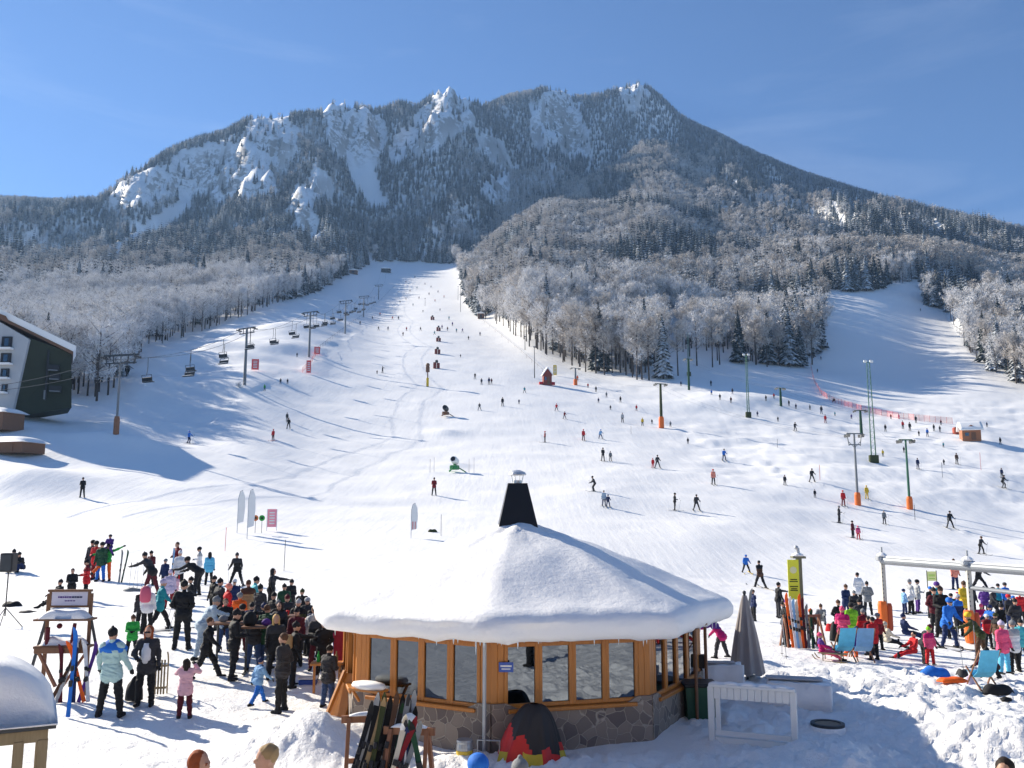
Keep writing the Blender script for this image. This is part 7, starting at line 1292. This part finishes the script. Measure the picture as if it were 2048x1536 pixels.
# extra clothing details and things held
def on(u, v, dz, y=None): p = at(u, v); p.z += dz; return p
p = at(292, 1268); b = MB(); b.lathe([(.10, -.25), (.16, -.2), (.17, 0), (.15, .15), (.09, .22), (.01, .24)], 0, 16, Matrix.Diagonal((1, .6, 1, 1))); tag(b.put('rucksack', mat('pink_rucksack', (.55, .10, .17), .7, bump=.4), None, (p.x, p.y - .21, p.z + 1.2), sm=True), 'pink rucksack on the back of the person in white', 'rucksack')
for o_ in [q for q in PEOPLE if q[9] and 'blue-shouldered' in q[9]]: b = MB(); b.lathe([(.27, 1.28), (.29, 1.36), (.20, 1.46), (.10, 1.53)], 0, 20, Matrix.Diagonal((1, .66, 1, 1))); b.put('shoulder_yoke', cloth('blue'), o_[0], sm=True)
for o_ in [q for q in PEOPLE if q[9] and 'sunglasses' in q[9]]: b = MB(); b.lathe([(.08, .96), (.11, 1.08), (.11, 1.24), (.06, 1.40)], 0, 14, Matrix.Translation((0, .085, 0)) @ Matrix.Diagonal((1, .85, 1, 1))); b.put('white_top', cloth('white'), o_[0], sm=True); b = MB(); b.box((0, .10, 1.635), (.14, .03, .035), 0, bev=.01); b.put('sunglasses', BLACK, o_[0])
p = at(346, 1165); b = lean_ski(342, 1165, p.y - .3, 0, 'lightblue', 'long light blue ski held by the person in crimson', 'held skis', .06, .1, 1.7)
for u, v, c, lab in ((578, 1330, 'tan', 'tan shoulder bag of the black-clad people by the bar'), (1934, 1236, 'lightblue', 'light blue bag held by the person in yellow jacket')):
    p = at(u, v + 40 if u < 600 else v); b = MB(); b.box((0, 0, 0), (.26, .14, .32), 0, bev=.05); tag(b.put('shoulder_bag', cloth(c), None, (p.x, p.y - .35, p.z + (1.0 if u < 600 else .85))), lab, 'bag')
LMK = [('lowest padded snow gun', 873, 737), ('second padded snow gun', 875, 708), ('third padded snow gun', 877, 683), ('fourth padded snow gun', 877, 662), ('highest padded snow gun', 865, 640), ('sixth chairlift pylon', 757, 598), ('fourth chairlift pylon', 690, 666), ('fifth chairlift pylon', 727, 634), ('thin pole in the upper piste', 850, 612), ('head of the piste', 830, 535)]
seen_ = {}
for P_ in PEOPLE:
    o, u, v = P_[0], P_[1], P_[2]
    if P_[9] is None:
        nm, lu, lv = min(LMK, key=lambda l: (l[1] - u) ** 2 + (l[2] - v) ** 2); dr = 'left of' if u < lu - 6 else ('right of' if u > lu + 6 else ('above' if v < lv else 'below')); base = 'tiny %s skier %s the %s' % (cn(P_[5]), dr, nm); seen_.setdefault(base, []).append((abs(u - lu) + abs(v - lv), P_))
    else: o['label'] = P_[9]
for base, its in seen_.items():
    its.sort(key=lambda a: a[0])
    for k_, (_, P_) in enumerate(its): P_[9] = base if len(its) == 1 else base + ', %s from it' % ordn(k_); P_[0]['label'] = P_[9]; P_[0]['group'] = 'tiny skiers high on the piste'
for P_ in PEOPLE:
    for j, po in enumerate(P_[13:]):
        lab = ('left', 'right')[j] + ' ski pole of the ' + P_[9]; w_ = lab.split(); tag(po, ' '.join(w_[:16]), 'ski pole', 'ski poles of the ' + ' '.join(P_[9].split()[:6]))
print('people', len(PEOPLE), 'objects', len(bpy.data.objects))
HAZE=0.00015

# ------------------------------------------------------------------ haze
hz = bpy.data.materials.new('haze_air'); hz.use_nodes = True; hn = hz.node_tree; hn.nodes.remove(hn.nodes['Principled BSDF'])
pv = hn.nodes.new('ShaderNodeVolumePrincipled'); pv.inputs['Color'].default_value = (.36, .60, 1, 1); pv.inputs['Density'].default_value = HAZE; pv.inputs['Anisotropy'].default_value = .2
hn.links.new(pv.outputs[0], hn.nodes['Material Output'].inputs['Volume'])
zlo, zhi = float(Z.min()) - 1, float(Z.max()) + 30; xw = float(np.abs(X2).max()) + 30
hv = [(x, y, z) for z in (zlo, zhi) for x, y in ((-xw, -60), (xw, -60), (xw, 2400), (-xw, 2400))]
tag(link_obj('haze', raw_mesh('haze', hv, [(3, 2, 1, 0), (4, 5, 6, 7), (0, 1, 5, 4), (1, 2, 6, 5), (2, 3, 7, 6), (3, 0, 4, 7)], [hz])), kind='stuff')
